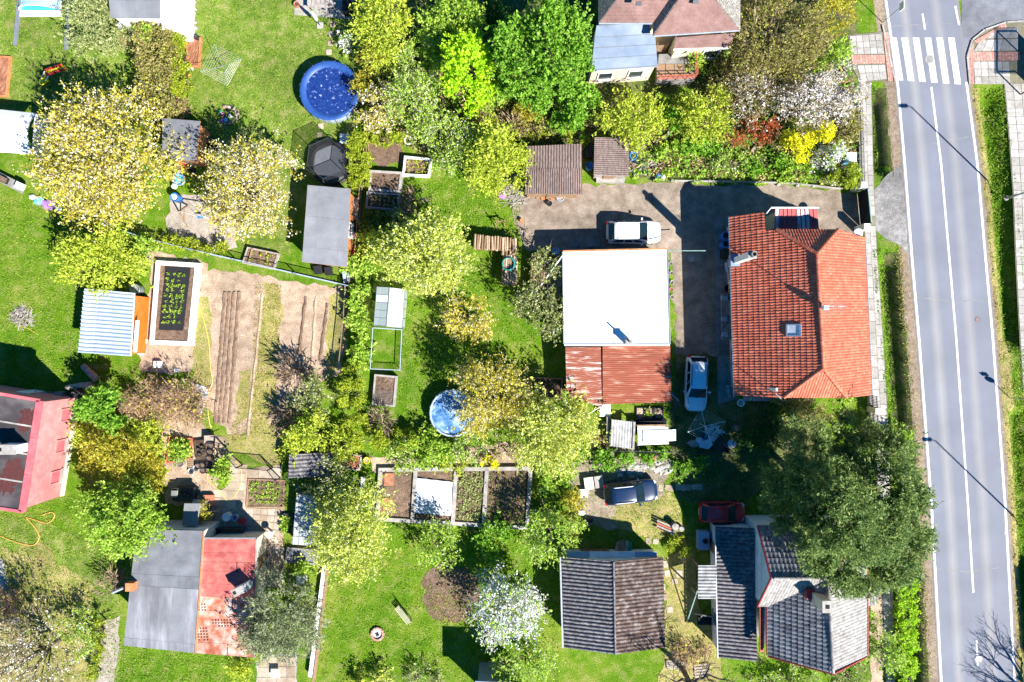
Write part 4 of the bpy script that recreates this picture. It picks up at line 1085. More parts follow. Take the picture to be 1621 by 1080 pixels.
for p, q in ((Vector((xg - 0.2, gN.y, se_ + 0.02)), apex + Vector((-0.2, 0, 0.04))), (Vector((xg - 0.2, gS.y, se_ + 0.02)), apex + Vector((-0.2, 0, 0.04))), (W0 + Vector((0, -0.08, 0)), RSg + Vector((0, -0.08, 0.03))), (E0 + Vector((0, -0.08, 0)), RSg + Vector((0, -0.08, 0.03)))):
    MB().bar(p, q, 0.07, 0.16).build('barge_board', 'trim_red', sh)
gutter(sh, W0 + Vector((-0.08, 0, -0.02)), Wn + Vector((-0.08, 0, -0.02)), 'trim_red', 0.06); gutter(sh, E0 + Vector((0.08, 0, -0.02)), ee_n + Vector((0.08, 0, -0.02)), 'trim_red', 0.06)
mb = MB()
for k in range(18): mb.box((W0.x - 0.32, ys_g + 0.15 + k * (Wn.y - ys_g - 0.2) / 18, 3.55), (0.36, 0.17, 0.08), ry=0.3)
mb.build('brick_course', 'brick_red', sh, kind='stuff')
cq = G(1303, 955, 7.0)
sc1 = MB().box((cq.x, cq.y, 6.5), (0.62, 0.75, 2.2)).build('chimney', 'plaster_cream', sh)
MB().box((cq.x, cq.y, 7.63), (0.7, 0.83, 0.07)).build('chimney_cap', 'concrete', sc1)
MB().box((cq.x, cq.y, 7.67), (0.26, 0.26, 0.05)).build('flue_opening', 'dark_slot', sc1)
MB().box((cq.x - 0.22, cq.y + 0.25, 5.75), (0.95, 0.75, 0.5)).build('flashing', 'trim_red', sc1)
# west annex with ribbed roof
an_q = [Vector((G(1133, 833, 2.3).x, G(0, 834, 2.3).y, 2.3)), Vector((xg + 0.05, G(0, 834, 2.3).y, 2.75)), Vector((W0.x - 0.35, G(0, 1046, 2.6).y, 2.75)), Vector((G(1137, 1040, 2.3).x, G(0, 1042, 2.4).y, 2.3))]
anx = MB().prism([(an_q[0].x + 0.2, an_q[0].y - 0.2), (an_q[1].x, an_q[1].y - 0.2), (an_q[2].x - 0.1, an_q[2].y + 0.2), (an_q[3].x + 0.2, an_q[3].y + 0.2)], 0, 2.15).build('annex', 'plaster_white', sh)
corr_roof(anx, [an_q[3], an_q[0], an_q[1], an_q[2]], 5, 2, 'eternit', pitch=0.29, amp=0.065)
gutter(anx, an_q[3] + Vector((-0.06, 0, 0)), an_q[0] + Vector((-0.06, 0, 0)), 'zinc', 0.06)
window(sh, (an_q[0].x + 0.2, an_q[0].y), (an_q[3].x + 0.2, an_q[3].y), 0.75, 1.4, 1.1, 1.1, out=(0, -18)); door(sh, (an_q[0].x + 0.2, an_q[0].y), (an_q[3].x + 0.2, an_q[3].y), 0.2, out=(0, -18))
can = [G(1105, 948, 2.2), G(1105, 895, 2.2), G(1134, 895, 2.45), G(1134, 948, 2.45)]
cn = thing('canopy', 'small pale ribbed canopy beside the slate house annex', 'canopy', G(1120, 922, 0))
corr_roof(cn, can, 2, 1, 'grey_sheet', pitch=0.27, amp=0.04)
for p in can[:2]: MB().box((p.x + 0.1, p.y + (0.1 if p.y < -19 else -0.1), 1.05), (0.1, 0.1, 2.1)).build('post', 'wood', cn)
# corner porch roof
ppq = [G(1352, 962, 3.0), G(1386, 958, 3.0), G(1396, 924, 3.2), G(1350, 926, 3.3)]
pp = MB().prism(inset([p.xy for p in ppq], 0.2), 0, 2.8).build('porch', 'plaster_white', sh)
tiled('roof', ppq, 'pale_tile', pp, tw=0.24, tl=0.34, amp=0.03, stp=0.02, kind='stuff')

# ================================================================== gable shed with mossy corrugated roof
gs = thing('gable_shed', 'gabled shed with moss-brown and grey corrugated roof', 'shed', G(970, 958, 0))
re0, re1 = G(971, 884, 3.6), G(974, 1036, 3.6)
l0, l1 = G(889, 885, 2.5), G(893, 1032, 2.5); q0, q1 = G(1050, 884, 2.5), G(1053, 1033, 2.5)
for o_ in (re0, l0, q0): o_.y = (re0.y + l0.y + q0.y) / 3 if o_ is re0 else re0.y
for o_ in (re1, l1, q1): o_.y = re1.y if o_ is not re1 else re1.y
corr_roof(gs, [l1, l0, re0, re1], 4, 2, 'eternit', pitch=0.27, amp=0.06)
corr_roof(gs, [q1, q0, re0, re1], 4, 2, 'eternit_moss', pitch=0.27, amp=0.06)
MB().tube([re0 + Vector((0, 0, 0.04)), re1 + Vector((0, 0, 0.04))], 0.08, 8).build('ridge_cap', 'eternit', gs)
MB().prism([(l0.x + 0.3, l0.y - 0.15), (q0.x - 0.3, q0.y - 0.15), (q1.x - 0.3, q1.y + 0.2), (l1.x + 0.3, l1.y + 0.2)], 0, 2.35).build('wall', 'plaster_white', gs)
for yy, s in ((re0.y - 0.16, -0.2), (re1.y + 0.21, 0.2)):
    V = [(l0.x + 0.35, yy, 2.35), (q0.x - 0.35, yy, 2.35), (re0.x, yy, 3.45)]
    MB().add(V + [(p[0], yy + s, p[2]) for p in V], [(0, 1, 2), (5, 4, 3), (0, 3, 4, 1), (1, 4, 5, 2), (2, 5, 3, 0)]).build('gable', 'plaster_white', gs)
MB().bar(l1 + Vector((-0.1, 0, -0.02)), l0 + Vector((-0.1, 0, -0.02)), 0.12, 0.1).build('gutter', 'zinc', gs)
n1 = [G(897, 884, 2.3), G(1040, 882, 2.3), G(1040, 873, 2.2), G(897, 873, 2.2)]
panels(gs, n1, 4, 1, ['white_sheet', 'metal_pale_blue', 'grey_sheet'], h=0.03, gap=0.02, name='canopy_sheet')
door(gs, (l0.x + 0.3, l0.y - 0.15), (q0.x - 0.3, q0.y - 0.15), 0.35, w=2.2, h=2.0, m='wood', out=(8, 0))

# ================================================================== pink house
ph = thing('pink_house', 'pink-walled house with dark flat felt roof', 'house', G(20, 715, 0))
pzr = 4.6
pk = X([(-90, 608), (64, 634), (36, 810), (-90, 790)], pzr)
MB().prism([p.xy for p in pk], pzr - 0.3, pzr).build('roof_slab', 'felt_dark', ph)
wl = [(pk[0].x + 0.0, pk[0].y - 0.25), (pk[1].x - 0.1, pk[1].y - 0.15), (pk[2].x - 0.1, pk[2].y + 0.15), (pk[3].x, pk[3].y + 0.2)]
MB().prism(wl, 0, pzr - 0.3).build('wall', 'plaster_pink', ph)
for s0, s1 in ((pk[0], pk[1]), (pk[1], pk[2]), (pk[2], pk[3])):
    n_ = max(2, int((s1 - s0).length / 2.3))
    for k in range(n_):
        MB().bar(s0.lerp(s1, (k + 0.005) / n_) + Vector((0, 0, 0.05)), s0.lerp(s1, (k + 0.995) / n_) + Vector((0, 0, 0.05)), 0.5 if s0 is pk[1] else 0.22, 0.12).build('roof_edging', 'pink_trim', ph)
for k in range(4):
    t0, t1 = k / 4, (k + 1) / 4
    q = [pk[3].lerp(pk[2], 0.02), pk[3].lerp(pk[2], 0.97), pk[0].lerp(pk[1], 0.97), pk[0].lerp(pk[1], 0.02)]
    panels(ph, [bil(q, 0, t0 + 0.002), bil(q, 1, t0 + 0.002), bil(q, 1, t1), bil(q, 0, t1)], 3, 1, ['felt_dark', 'felt_dark', 'felt_dark'], h=0.02, name='felt_strip')
    MB().bar(bil(q, 0, t0 + 0.01) + Vector((0, 0, 0.04)), bil(q, 1, t0 + 0.01) + Vector((0, 0, 0.04)), 0.12, 0.02).build('felt_seam', 'concrete', ph)
plain('rust_stain', (0.075, 0.02, 0.018), 0.9, var=0.35, sc=5)
for (x, y, r) in ((45, 662, 0.8), (22, 745, 1.0), (10, 765, 0.9), (38, 672, 0.6)):
    p = G(x, y, pzr); pts = [(p.x + r * math.cos(t) * random.uniform(0.5, 1), p.y + 1.2 * r * math.sin(t) * random.uniform(0.5, 1)) for t in np.linspace(0, 6.28, 40)[:-1]]
    MB().flat(pts, pzr + 0.03 + r * 0.002).build('rust_stain', 'rust_stain', ph)
cp = G(14, 711, 5.6)
c2 = MB().box((cp.x, cp.y, 5.2), (1.35, 0.6, 1.3)).build('chimney', 'plaster_white', ph)
MB().box((cp.x, cp.y, 5.88), (1.45, 0.7, 0.07)).build('chimney_cap', 'concrete', c2)
MB().box((cp.x - 0.4, cp.y, 5.93), (0.24, 0.24, 0.05)).build('flue_opening', 'dark_slot', c2)
wa, wb = wl[1], wl[2]
for t, z, w, h in ((0.16, 1.9, 1.2, 1.3), (0.47, 1.9, 1.2, 1.3), (0.78, 1.9, 1.2, 1.3)):
    window(ph, wa, wb, t, z - 0.5, w * 0.8, h * 0.8, m='pink_trim', fm='plaster_pink', out=(0, -8))
door(ph, wl[0], wl[1], 0.55, out=(-36, 20), m='white_paint')
MB().bar((wa[0] + 0.05, wa[1], 0.2), (wb[0] + 0.05, wb[1], 0.2), 0.12, 0.4).build('plinth', 'plaster_cream', ph)

# ================================================================== low house with grey and red roofs
lw = thing('low_house', 'low house with patched grey roof half and faded red half', 'house', G(300, 940, 0))
z1_, z2_ = 3.4, 2.75
lg = X([(196, 1022), (309, 1034), (322, 840), (216, 838)], z1_)
lr = X([(308, 1034), (402, 1041), (405, 853), (324, 853)], z2_)
MB().prism(inset([p.xy for p in lg], 0.18), 0, z1_ - 0.12).build('wall', 'plaster_white', lw)
MB().prism([p.xy for p in lg], z1_ - 0.12, z1_).build('roof_slab', 'felt_dark', lw)
panels(lw, lg, 6, 4, ['felt_patched', 'felt_patched', 'felt_grey'], h=0.015, gap=0.009, name='felt_strip', vs_=[0, 0.07, 0.52], us=[0, 0.12, 0.25, 0.43, 0.62, 0.83, 1.0], rj=0.012)
panels(lw, lg, 6, 4, ['felt_slate'], h=0.015, gap=0.009, name='felt_strip', vs_=[0.52, 0.62, 1.0], us=[0, 0.1, 0.2, 0.3, 0.4, 0.5, 0.6, 0.7, 0.8, 0.9, 1.0], rj=0.012)
MB().prism(inset([p.xy for p in lr], 0.18), 0, z2_ - 0.12).build('wall', 'plaster_cream', lw)
MB().prism([p.xy for p in lr], z2_ - 0.12, z2_).build('roof_slab', 'dark_slot', lw)
vs2 = [0, 0.1, 0.24, 0.38, 0.50, 0.61, 0.72, 0.80, 0.88, 1.0]
for j in range(len(vs2) - 1):
    mm = 'orange_red_roof' if j < 4 else 'red_metal_roof'
    q = [bil(lr, 0, vs2[j]), bil(lr, 1, vs2[j]), bil(lr, 1, vs2[j + 1]), bil(lr, 0, vs2[j + 1])]
    panels(lw, q, 1 if j % 3 else 2, 1, mm, h=0.02, gap=0.035, name='roof_sheet', us=None if j % 3 else [0, 0.55 + 0.05 * j / 3, 1])
plain('ventilation_mark', (0.04, 0.03, 0.025), 0.9)
for (x0, y0, nx_, ny_) in ((315, 957, 3, 3), (337, 982, 7, 3), (313, 995, 4, 5)):
    for i in range(nx_):
        for j in range(ny_):
            if random.random() < 0.85:
                p = G(x0 + i * 4.6 + j * 0.5, y0 + j * 4.6, z2_ + 0.04); MB().box(p, (0.12, 0.06, 0.05), rz=0.4).build('snow_stop', 'ventilation_mark', lw)
cw = G(383, 932, 3.4)
c3 = MB().box((cw.x, cw.y, 3.1), (1.15, 0.5, 1.3), rz=0.45).build('chimney', 'plaster_white', lw)
MB().box((cw.x, cw.y, 3.78), (1.22, 0.57, 0.06), rz=0.45).build('chimney_cap', 'concrete', c3)
MB().box((cw.x - 0.38, cw.y - 0.17, 3.82), (0.22, 0.22, 0.04), rz=0.45).build('flue_opening', 'dark_slot', c3)
co = G(203, 927, 3.6)
c4 = MB().box((co.x + 0.3, co.y, 2.0), (0.6, 0.6, 4.0)).build('chimney', 'wood_orange', lw)
MB().tube([(co.x - 0.1, co.y, 4.1), (co.x - 0.8, co.y - 0.3, 4.25)], 0.1, 8).build('flue', 'zinc', c4)
window(lw, (lr[1].x - 0.18, lr[1].y), (lr[2].x - 0.18, lr[2].y), 0.4, 1.5, 1.0, 1.0, out=(0, -18)); door(lw, (lr[1].x - 0.18, lr[1].y), (lr[2].x - 0.18, lr[2].y), 0.75, out=(0, -18))
MB().bar(lr[2] + Vector((0.05, 0, 0)), lr[1] + Vector((0.05, 0, 0)), 0.1, 0.12).build('gutter', 'concrete', lw)
MB().bar(lr[3] + Vector((0, 0.06, 0.02)), lr[2] + Vector((0, 0.06, 0.02)), 0.1, 0.12).build('gutter', 'zinc', lw)
MB().bar(lg[1] + Vector((0.03, 0, 0.02)), lg[2] + Vector((0.03, 0, 0.02)), 0.08, 0.12).build('roof_edge', 'wood_orange', lw)

# ================================================================== white house at the top edge
wh = thing('white_house', 'white house with grey flat roof at the top edge', 'house', G(225, 5, 0))
wz = 3.2
wq = X([(176, 29), (254, 30), (254, -80), (166, -80)], wz)
MB().prism([(wq[0].x + 0.2, wq[0].y + 0.1), (wq[1].x, wq[1].y + 0.1), (wq[2].x, wq[2].y), (wq[3].x, wq[3].y)], 0, wz - 0.1).build('wall', 'white_paint', wh)
panels(wh, wq, 4, 4, 'felt_grey', h=0.1, gap=0.008, name='roof_panel')
w2 = X([(256, 47), (283, 44), (284, -80), (255, -80)], 2.6)
MB().prism([p.xy for p in w2], 0, 2.6).build('annex', 'white_paint', wh)
window(wh, (wq[0].x, wq[0].y + 0.1), (wq[1].x, wq[1].y + 0.1), 0.5, 1.5, 1.4, 1.2, out=(-28, 0))
tb = X([(188, 46), (255, 48), (255, 36), (184, 36)], 0.15)
tp = MB().prism([p.xy for p in tb], 0, 0.16).build('terrace', 'white_paint', wh)
for k in range(9): MB().box(G(196 + k * 6.2, 40.5, 0.75), (0.06, 0.5, 0.06)).build('terrace_rail', 'wood_orange' if k % 3 == 1 else 'white_paint', tp)

# ================================================================== sheds
def shed(name, label, roof, z, m, wallm, fascia=None, nu=3, nv=1, doorside=None, drop=0.0, cat='shed', us=None, vs_=None):
    c = G(sum(p[0] for p in roof) / 4, sum(p[1] for p in roof) / 4, 0)
    r = thing(name, label, cat, c)
    zz = [z - drop, z - drop, z, z]
    q = [G(p[0], p[1], zz[i]) for i, p in enumerate(roof)]
    MB().prism(inset([p.xy for p in q], 0.18), 0, z - drop - 0.12).build('wall', wallm, r)
    MB().add([(p.x, p.y, p.z - 0.1) for p in q] + [tuple(p) for p in q], [(0, 3, 2, 1), (4, 5, 6, 7), (0, 1, 5, 4), (1, 2, 6, 5), (2, 3, 7, 6), (3, 0, 4, 7)]).build('roof_deck', fascia or wallm, r)
    if m.startswith('corr:'):
        _, mm, pitch, ax = m.split(':')
        qq = [p + Vector((0, 0, 0.06)) for p in q]
        if ax == 'x': qq = [qq[0], qq[1], qq[2], qq[3]]
        else: qq = [qq[1], qq[2], qq[3], qq[0]]
        corr_roof(r, qq, nu, nv, mm, pitch=float(pitch), amp=float(pitch) * 0.2)
    else:
        panels(r, q, nu, nv, m, h=0.02, gap=0.006, name='roof_strip', us=us, vs_=vs_)
    f = inset([p.xy for p in q], 0.18)
    door(r, f[0], f[1], 0.5, out=(0, -100))
    return r, q
shed('garden_shed', 'small shed with smooth grey felt roof between two blossoming trees', [(257, 250), (311, 256), (317, 192), (257, 187)], 2.4, 'felt_slate', 'wood_orange', nu=5)
bs, bsq = shed('large_shed', 'long timber shed with grey felt roof beside the trampoline', [(478, 415), (549, 423), (555, 299), (487, 293)], 2.5, 'felt_grey', 'wood_orange', nu=3, nv=3, us=[0, 0.28, 0.78, 1.0], vs_=[0, 0.2, 0.6, 1.0])
window(bs, (bsq[1].x - 0.2, bsq[1].y), (bsq[2].x - 0.2, bsq[2].y), 0.5, 1.4, 1.1, 0.8, out=(0, 9))
bl, blq = shed('ribbed_shed', 'orange shed with pale blue ribbed metal roof', [(124, 558), (207, 564), (213, 464), (134, 457)], 2.5, 'corr:metal_pale_blue:0.3:y', 'orange_paint', fascia='white_paint', nu=1, nv=3)
w0, w1 = blq[1], blq[2]
MB().bar((w0.x + 0.15, w0.y + 0.3, 2.2), (w0.x + 0.35, w0.y + 2.7, 2.2), 0.25, 0.1).build('sign_board', 'white_paint', bl)
shed('plank_shed', 'brown shed with weathered ribbed roof at end of gravel drive', [(831, 307), (921, 308), (921, 228), (833, 232)], 2.3, 'corr:brown_sheet:0.19:x', 'wood', nu=5, nv=2)
ps, psq = shed('small_plank_shed', 'smaller brown ribbed shed half covered by a shrub', [(940, 277), (995, 279), (996, 219), (941, 218)], 2.1, 'corr:brown_sheet:0.16:y', 'wood_grey', nu=2, nv=1)
MB().prism([G(*p, 0.4).xy for p in ((944, 288), (988, 290), (990, 281), (944, 280))], 0, 0.45).build('step', 'concrete', ps)
# white arched canopy on the lawn edge
ac = thing('arched_canopy', 'white arched canvas canopy on the lawn edge', 'canopy', G(15, 207, 0))
p0, p1, p2, p3 = G(-40, 238, 2.2), G(48, 243, 2.2), G(53, 178, 2.2), G(-40, 168, 2.2)
V = []; n_ = 14
for k in range(n_ + 1):
    t = k / n_; zz = 0.7 * math.sin(math.pi * t)
    for (s0, s1) in ((p0, p3), (p1, p2)):
        q = s0.lerp(s1, t); V.append((q.x, q.y, q.z + zz - 0.2))
MB().add(V, [(2 * k, 2 * k + 1, 2 * k + 3, 2 * k + 2) for k in range(n_)]).build('canvas', 'white_paint', ac, smooth=True)
for (s0, s1) in ((p0, p3), (p1, p2)):
    MB().tube([(s0.x, s0.y, 0)] + [tuple(s0.lerp(s1, k / 10) + Vector((0, 0, 0.7 * math.sin(math.pi * k / 10) - 0.24))) for k in range(11)] + [(s1.x, s1.y, 0)], 0.04, 6).build('hoop', 'zinc', ac)
MB().prism([(p1.x - 0.05, p1.y), (p1.x, p1.y), (p2.x, p2.y), (p2.x - 0.05, p2.y)], 0.05, 2.0).build('end_panel', 'white_paint', ac)
shed('ribbed_hut', 'low hut with weathered ribbed roof under a fern-like conifer', [(457, 757), (523, 753), (526, 716), (458, 720)], 2.0, 'corr:eternit:0.26:y', 'wood', nu=2, nv=2)
shed('tiny_shed', 'tiny grey felt shed half under a fresh green tree', [(288, 832), (312, 833), (317, 797), (292, 797)], 2.0, 'felt_grey', 'wood_grey', nu=1)
shed('blue_edge_shed', 'shed with dark roof under the bottom edge trees', [(752, 1128), (830, 1130), (830, 1082), (752, 1078)], 3.4, 'metal_blue', 'metal_blue', nu=2)
# lean-to with scrap sheets south of the rusty roof
def sheet_rack(label, quad, z, n, m, ax, pitch=0.15):
    c = G(sum(p[0] for p in quad) / 4, sum(p[1] for p in quad) / 4, 0)
    r = thing('scrap_roof', label, 'shelter', c)
    q = X(quad, z)
    if ax == 'x': corr_roof(r, [q[0], q[1], q[2], q[3]], n, 1, m, pitch=pitch, amp=0.018, twist=0.05)
    else: corr_roof(r, [q[1], q[2], q[3], q[0]], n, 1, m, pitch=pitch, amp=0.018, twist=0.05)
    for p in q: MB().box((p.x * 0.99 + c.x * 0.01, p.y * 0.99 + c.y * 0.01, (z - 0.08) / 2), (0.1, 0.1, z - 0.08)).build('post', 'wood_grey', r)
    return r, q
r_, q_ = sheet_rack('grey ribbed scrap sheets on a low rack beside white ones', [(966, 706), (1001, 711), (1003, 668), (968, 664)], 1.0, 2, 'grey_sheet', 'x', 0.2)
MB().bar(q_[1] + Vector((0.05, 0, 0.1)), q_[2] + Vector((0.05, 0, 0.1)), 0.16, 0.05).build('board', 'wood_grey', r_)
r_, q_ = sheet_rack('bright white ribbed sheets on a low rack behind the garage', [(1010, 705), (1058, 703), (1058, 676), (1009, 674)], 0.9, 3, 'white_sheet', 'y', 0.2)
corr(*X([(1018, 700), (1018, 682), (1070, 680), (1070, 698)], 1.02), 0.2, 0.02).build('loose_sheet', 'white_sheet', r_)
MB().bar(G(1008, 674, 1.0), G(1058, 673, 1.0), 0.12, 0.1).build('board', 'wood', r_)
# ================================================================== vegetation
def unit(A): return A / np.maximum(1e-9, np.linalg.norm(A, axis=1, keepdims=True))

def leaves(name, P, AX, size, m, parent, aspect=0.5, upb=1.5, kind=None, rnd=None):
    """one diamond leaf per row of P, long axis AX"""
    n = len(P)
    if n == 0: return None
    AX = unit(AX)
    nr = unit(RNG.normal(size=(n, 3)) + np.array([0, 0, upb]))
    sd = unit(np.cross(nr, AX))
    s = np.asarray(size).reshape(-1, 1) * np.ones((n, 1))
    up = np.cross(AX, sd)
    V = np.empty((n, 4, 3))
    V[:, 0] = P - AX * s * 0.5
    V[:, 1] = P + sd * s * aspect * 0.5 + up * s * 0.06
    V[:, 2] = P + AX * s * 0.5
    V[:, 3] = P - sd * s * aspect * 0.5 + up * s * 0.06
    F = np.arange(n * 4).reshape(n, 4)
    return mesh_np(name, V.reshape(-1, 3), F, m, parent, kind, RNG.random(n) if rnd is None else rnd)

K = {  # leaf material, flower material, flower share, leaf size, aspect, twigs per m2, leaves per twig, twig length, bough spread, twig(bare) share
 'cherry':  dict(lf='lf_olive', fl='fl_cream', ff=0.36, ls=0.24, asp=0.5, tw=15, lp=9, tl=0.75, bs=0.55, bare=0.10),
 'cherry2': dict(lf='lf_olive', fl='fl_cream', ff=0.55, ls=0.22, asp=0.5, tw=17, lp=9, tl=0.65, bs=0.5, bare=0.10),
 'gcherry': dict(lf='lf_olive', fl='fl_cream', ff=0.28, ls=0.20, asp=0.5, tw=18, lp=9, tl=0.55, bs=0.45, bare=0.06),
 'yg':      dict(lf='lf_yg', fl=None, ff=0, ls=0.21, asp=0.5, tw=18, lp=9, tl=0.6, bs=0.45, bare=0.04),
 'pear':    dict(lf='lf_pear', fl='fl_pearl', ff=0.14, ls=0.20, asp=0.55, tw=19, lp=9, tl=0.55, bs=0.45, bare=0.05),
 'lime':    dict(lf='lf_lime', fl=None, ff=0, ls=0.22, asp=0.7, tw=22, lp=9, tl=0.4, bs=0.40, bare=0.0),
 'green':   dict(lf='lf_green', fl=None, ff=0, ls=0.23, asp=0.7, tw=19, lp=9, tl=0.4, bs=0.40, bare=0.02, bd=1.1),
 'fresh':   dict(lf='lf_fresh', fl=None, ff=0, ls=0.22, asp=0.6, tw=17, lp=9, tl=0.5, bs=0.42, bare=0.02),
 'dark':    dict(lf='lf_dark', fl=None, ff=0, ls=0.20, asp=0.6, tw=18, lp=8, tl=0.4, bs=0.4, bare=0.05),
 'pale':    dict(lf='lf_pale', fl=None, ff=0, ls=0.20, asp=0.35, tw=20, lp=9, tl=0.55, bs=0.5, bare=0.06),
 'drab':    dict(lf='lf_drab', fl='lf_yg', ff=0.18, ls=0.19, asp=0.5, tw=16, lp=8, tl=0.6, bs=0.5, bare=0.25),
 'mixed':   dict(lf='lf_fresh', fl='fl_pearl', ff=0.25, ls=0.19, asp=0.5, tw=14, lp=8, tl=0.6, bs=0.45, bare=0.2),
 'gold':    dict(lf='lf_gold', fl='lf_yg', ff=0.3, ls=0.18, asp=0.5, tw=20, lp=9, tl=0.4, bs=0.4, bare=0.05),
 'thuja':   dict(lf='lf_thuja', fl=None, ff=0, ls=0.17, asp=0.4, tw=34, lp=9, tl=0.3, bs=0.25, bare=0.0),
 'pine':    dict(lf='lf_pine', fl=None, ff=0, ls=0.26, asp=0.30, tw=17, lp=13, tl=0.5, bs=0.40, bare=0.01, bd=0.95),
 'spruce':  dict(lf='lf_spruce', fl=None, ff=0, ls=0.22, asp=0.3, tw=17, lp=13, tl=0.6, bs=0.42, bare=0.03),
 'apple':   dict(lf='lf_apple', fl='fl_pearl', ff=0.12, ls=0.18, asp=0.6, tw=12, lp=7, tl=0.55, bs=0.42, bare=0.16),
 'applegr': dict(lf='lf_fresh', fl='fl_pearl', ff=0.12, ls=0.18, asp=0.6, tw=14, lp=8, tl=0.5, bs=0.42, bare=0.10),
 'white':   dict(lf='lf_fresh', fl='fl_white', ff=0.85, ls=0.23, asp=0.7, tw=17, lp=9, tl=0.7, bs=0.42, bare=0.12),
 'pinkw':   dict(lf='lf_drab', fl='fl_pink', ff=0.85, ls=0.19, asp=0.6, tw=15, lp=8, tl=0.6, bs=0.42, bare=0.18),
 'red':     dict(lf='lf_red', fl='lf_green', ff=0.15, ls=0.17, asp=0.5, tw=22, lp=8, tl=0.4, bs=0.4, bare=0.2),
 'forsy':   dict(lf='fl_yellow', fl='lf_gold', ff=0.12, ls=0.17, asp=0.6, tw=24, lp=9, tl=0.5, bs=0.35, bare=0.04),
 'bare':    dict(lf='lf_drab', fl=None, ff=0, ls=0.10, asp=0.5, tw=14, lp=1, tl=0.8, bs=0.5, bare=2.6),
 'brown':   dict(lf='twig_brown', fl='lf_olive', ff=0.08, ls=0.30, asp=0.10, tw=34, lp=6, tl=0.5, bs=0.5, bare=0.9),
 'pinkbr':  dict(lf='lf_drab', fl='fl_pink', ff=0.45, ls=0.19, asp=0.5, tw=13, lp=8, tl=0.7, bs=0.5, bare=0.4),
 'hedge':   dict(lf='lf_drab', fl='lf_yg', ff=0.25, ls=0.19, asp=0.6, tw=22, lp=9, tl=0.35, bs=0.35, bare=0.05),
 'limeh':   dict(lf='lf_lime', fl='lf_fresh', ff=0.5, ls=0.16, asp=0.6, tw=38, lp=9, tl=0.25, bs=0.25, bare=0.0),
 'ivy':     dict(lf='lf_green', fl=None, ff=0, ls=0.17, asp=0.8, tw=26, lp=7, tl=0.25, bs=0.4, bare=0.0),
}
DENS = 3.5

def crown_points(c, r, k, lob=0.18, shell=0.55, box=None, den=1.0):
    """twig origins and directions for a crown; r = (rx, ry, rz)"""
    rx, ry, rz = r
    area = (math.pi * rx * ry) if box is None else 4 * rx * ry
    side = 0 if box is None else (rx + ry) * 4 * rz * 0.6
    nb = max(5, int((area + side) * (k.get('bd', 2.1) if box is None else 9)))
    if box is None:
        d = unit(RNG.normal(size=(nb, 3)) + np.array([0, 0, 0.35]))
        d[:, 2] = np.where(d[:, 2] < -0.5, -d[:, 2], d[:, 2])
        th = np.arctan2(d[:, 1], d[:, 0]); ph = RNG.uniform(0, 6.28, 4)
        lobe = 1.07 - lob * 0.6 + lob * (np.sin(3 * th + ph[0]) * 0.4 + np.sin(5 * th + ph[1]) * 0.35 + np.sin(8 * th + ph[2]) * 0.35)
        rad = (shell + (1 - shell) * RNG.random(nb) ** 0.6) * lobe
        bc = d * rad[:, None] * np.array([rx, ry, rz])
    else:
        bc = RNG.uniform(-1, 1, size=(nb, 3))
        f = RNG.random(nb)
        top = f < area / (area + side)
        bc[top, 2] = RNG.uniform(0.75, 1.0, top.sum())
        s = ~top
        ax = RNG.random(s.sum()) < ry / (rx + ry)
        sg = np.sign(RNG.uniform(-1, 1, s.sum()))
        tmp = bc[s]; tmp[ax, 0] = sg[ax] * 0.95; tmp[~ax, 1] = sg[~ax] * 0.95; bc[s] = tmp
        d = unit(bc * np.array([1 / rx, 1 / ry, 1.2 / rz]) + np.array([0, 0, 0.3]))
        bc = bc * np.array([rx, ry, rz])
    nt = max(6, int((area + side) * k['tw'] * den))
    bi = RNG.integers(0, nb, nt)
    sig = k['bs'] * min(1.0, 0.45 + 0.2 * min(rx, ry))
    o = bc[bi] + RNG.normal(size=(nt, 3)) * sig * np.array([1, 1, 0.7])
    out = unit(o / np.array([rx, ry, rz]) ** 2 + 1e-6)
    td = unit(out * 0.8 + RNG.normal(size=(nt, 3)) * 0.45 + np.array([0, 0, 0.35]))
    return np.array(c) + bc, np.array(c) + o, td

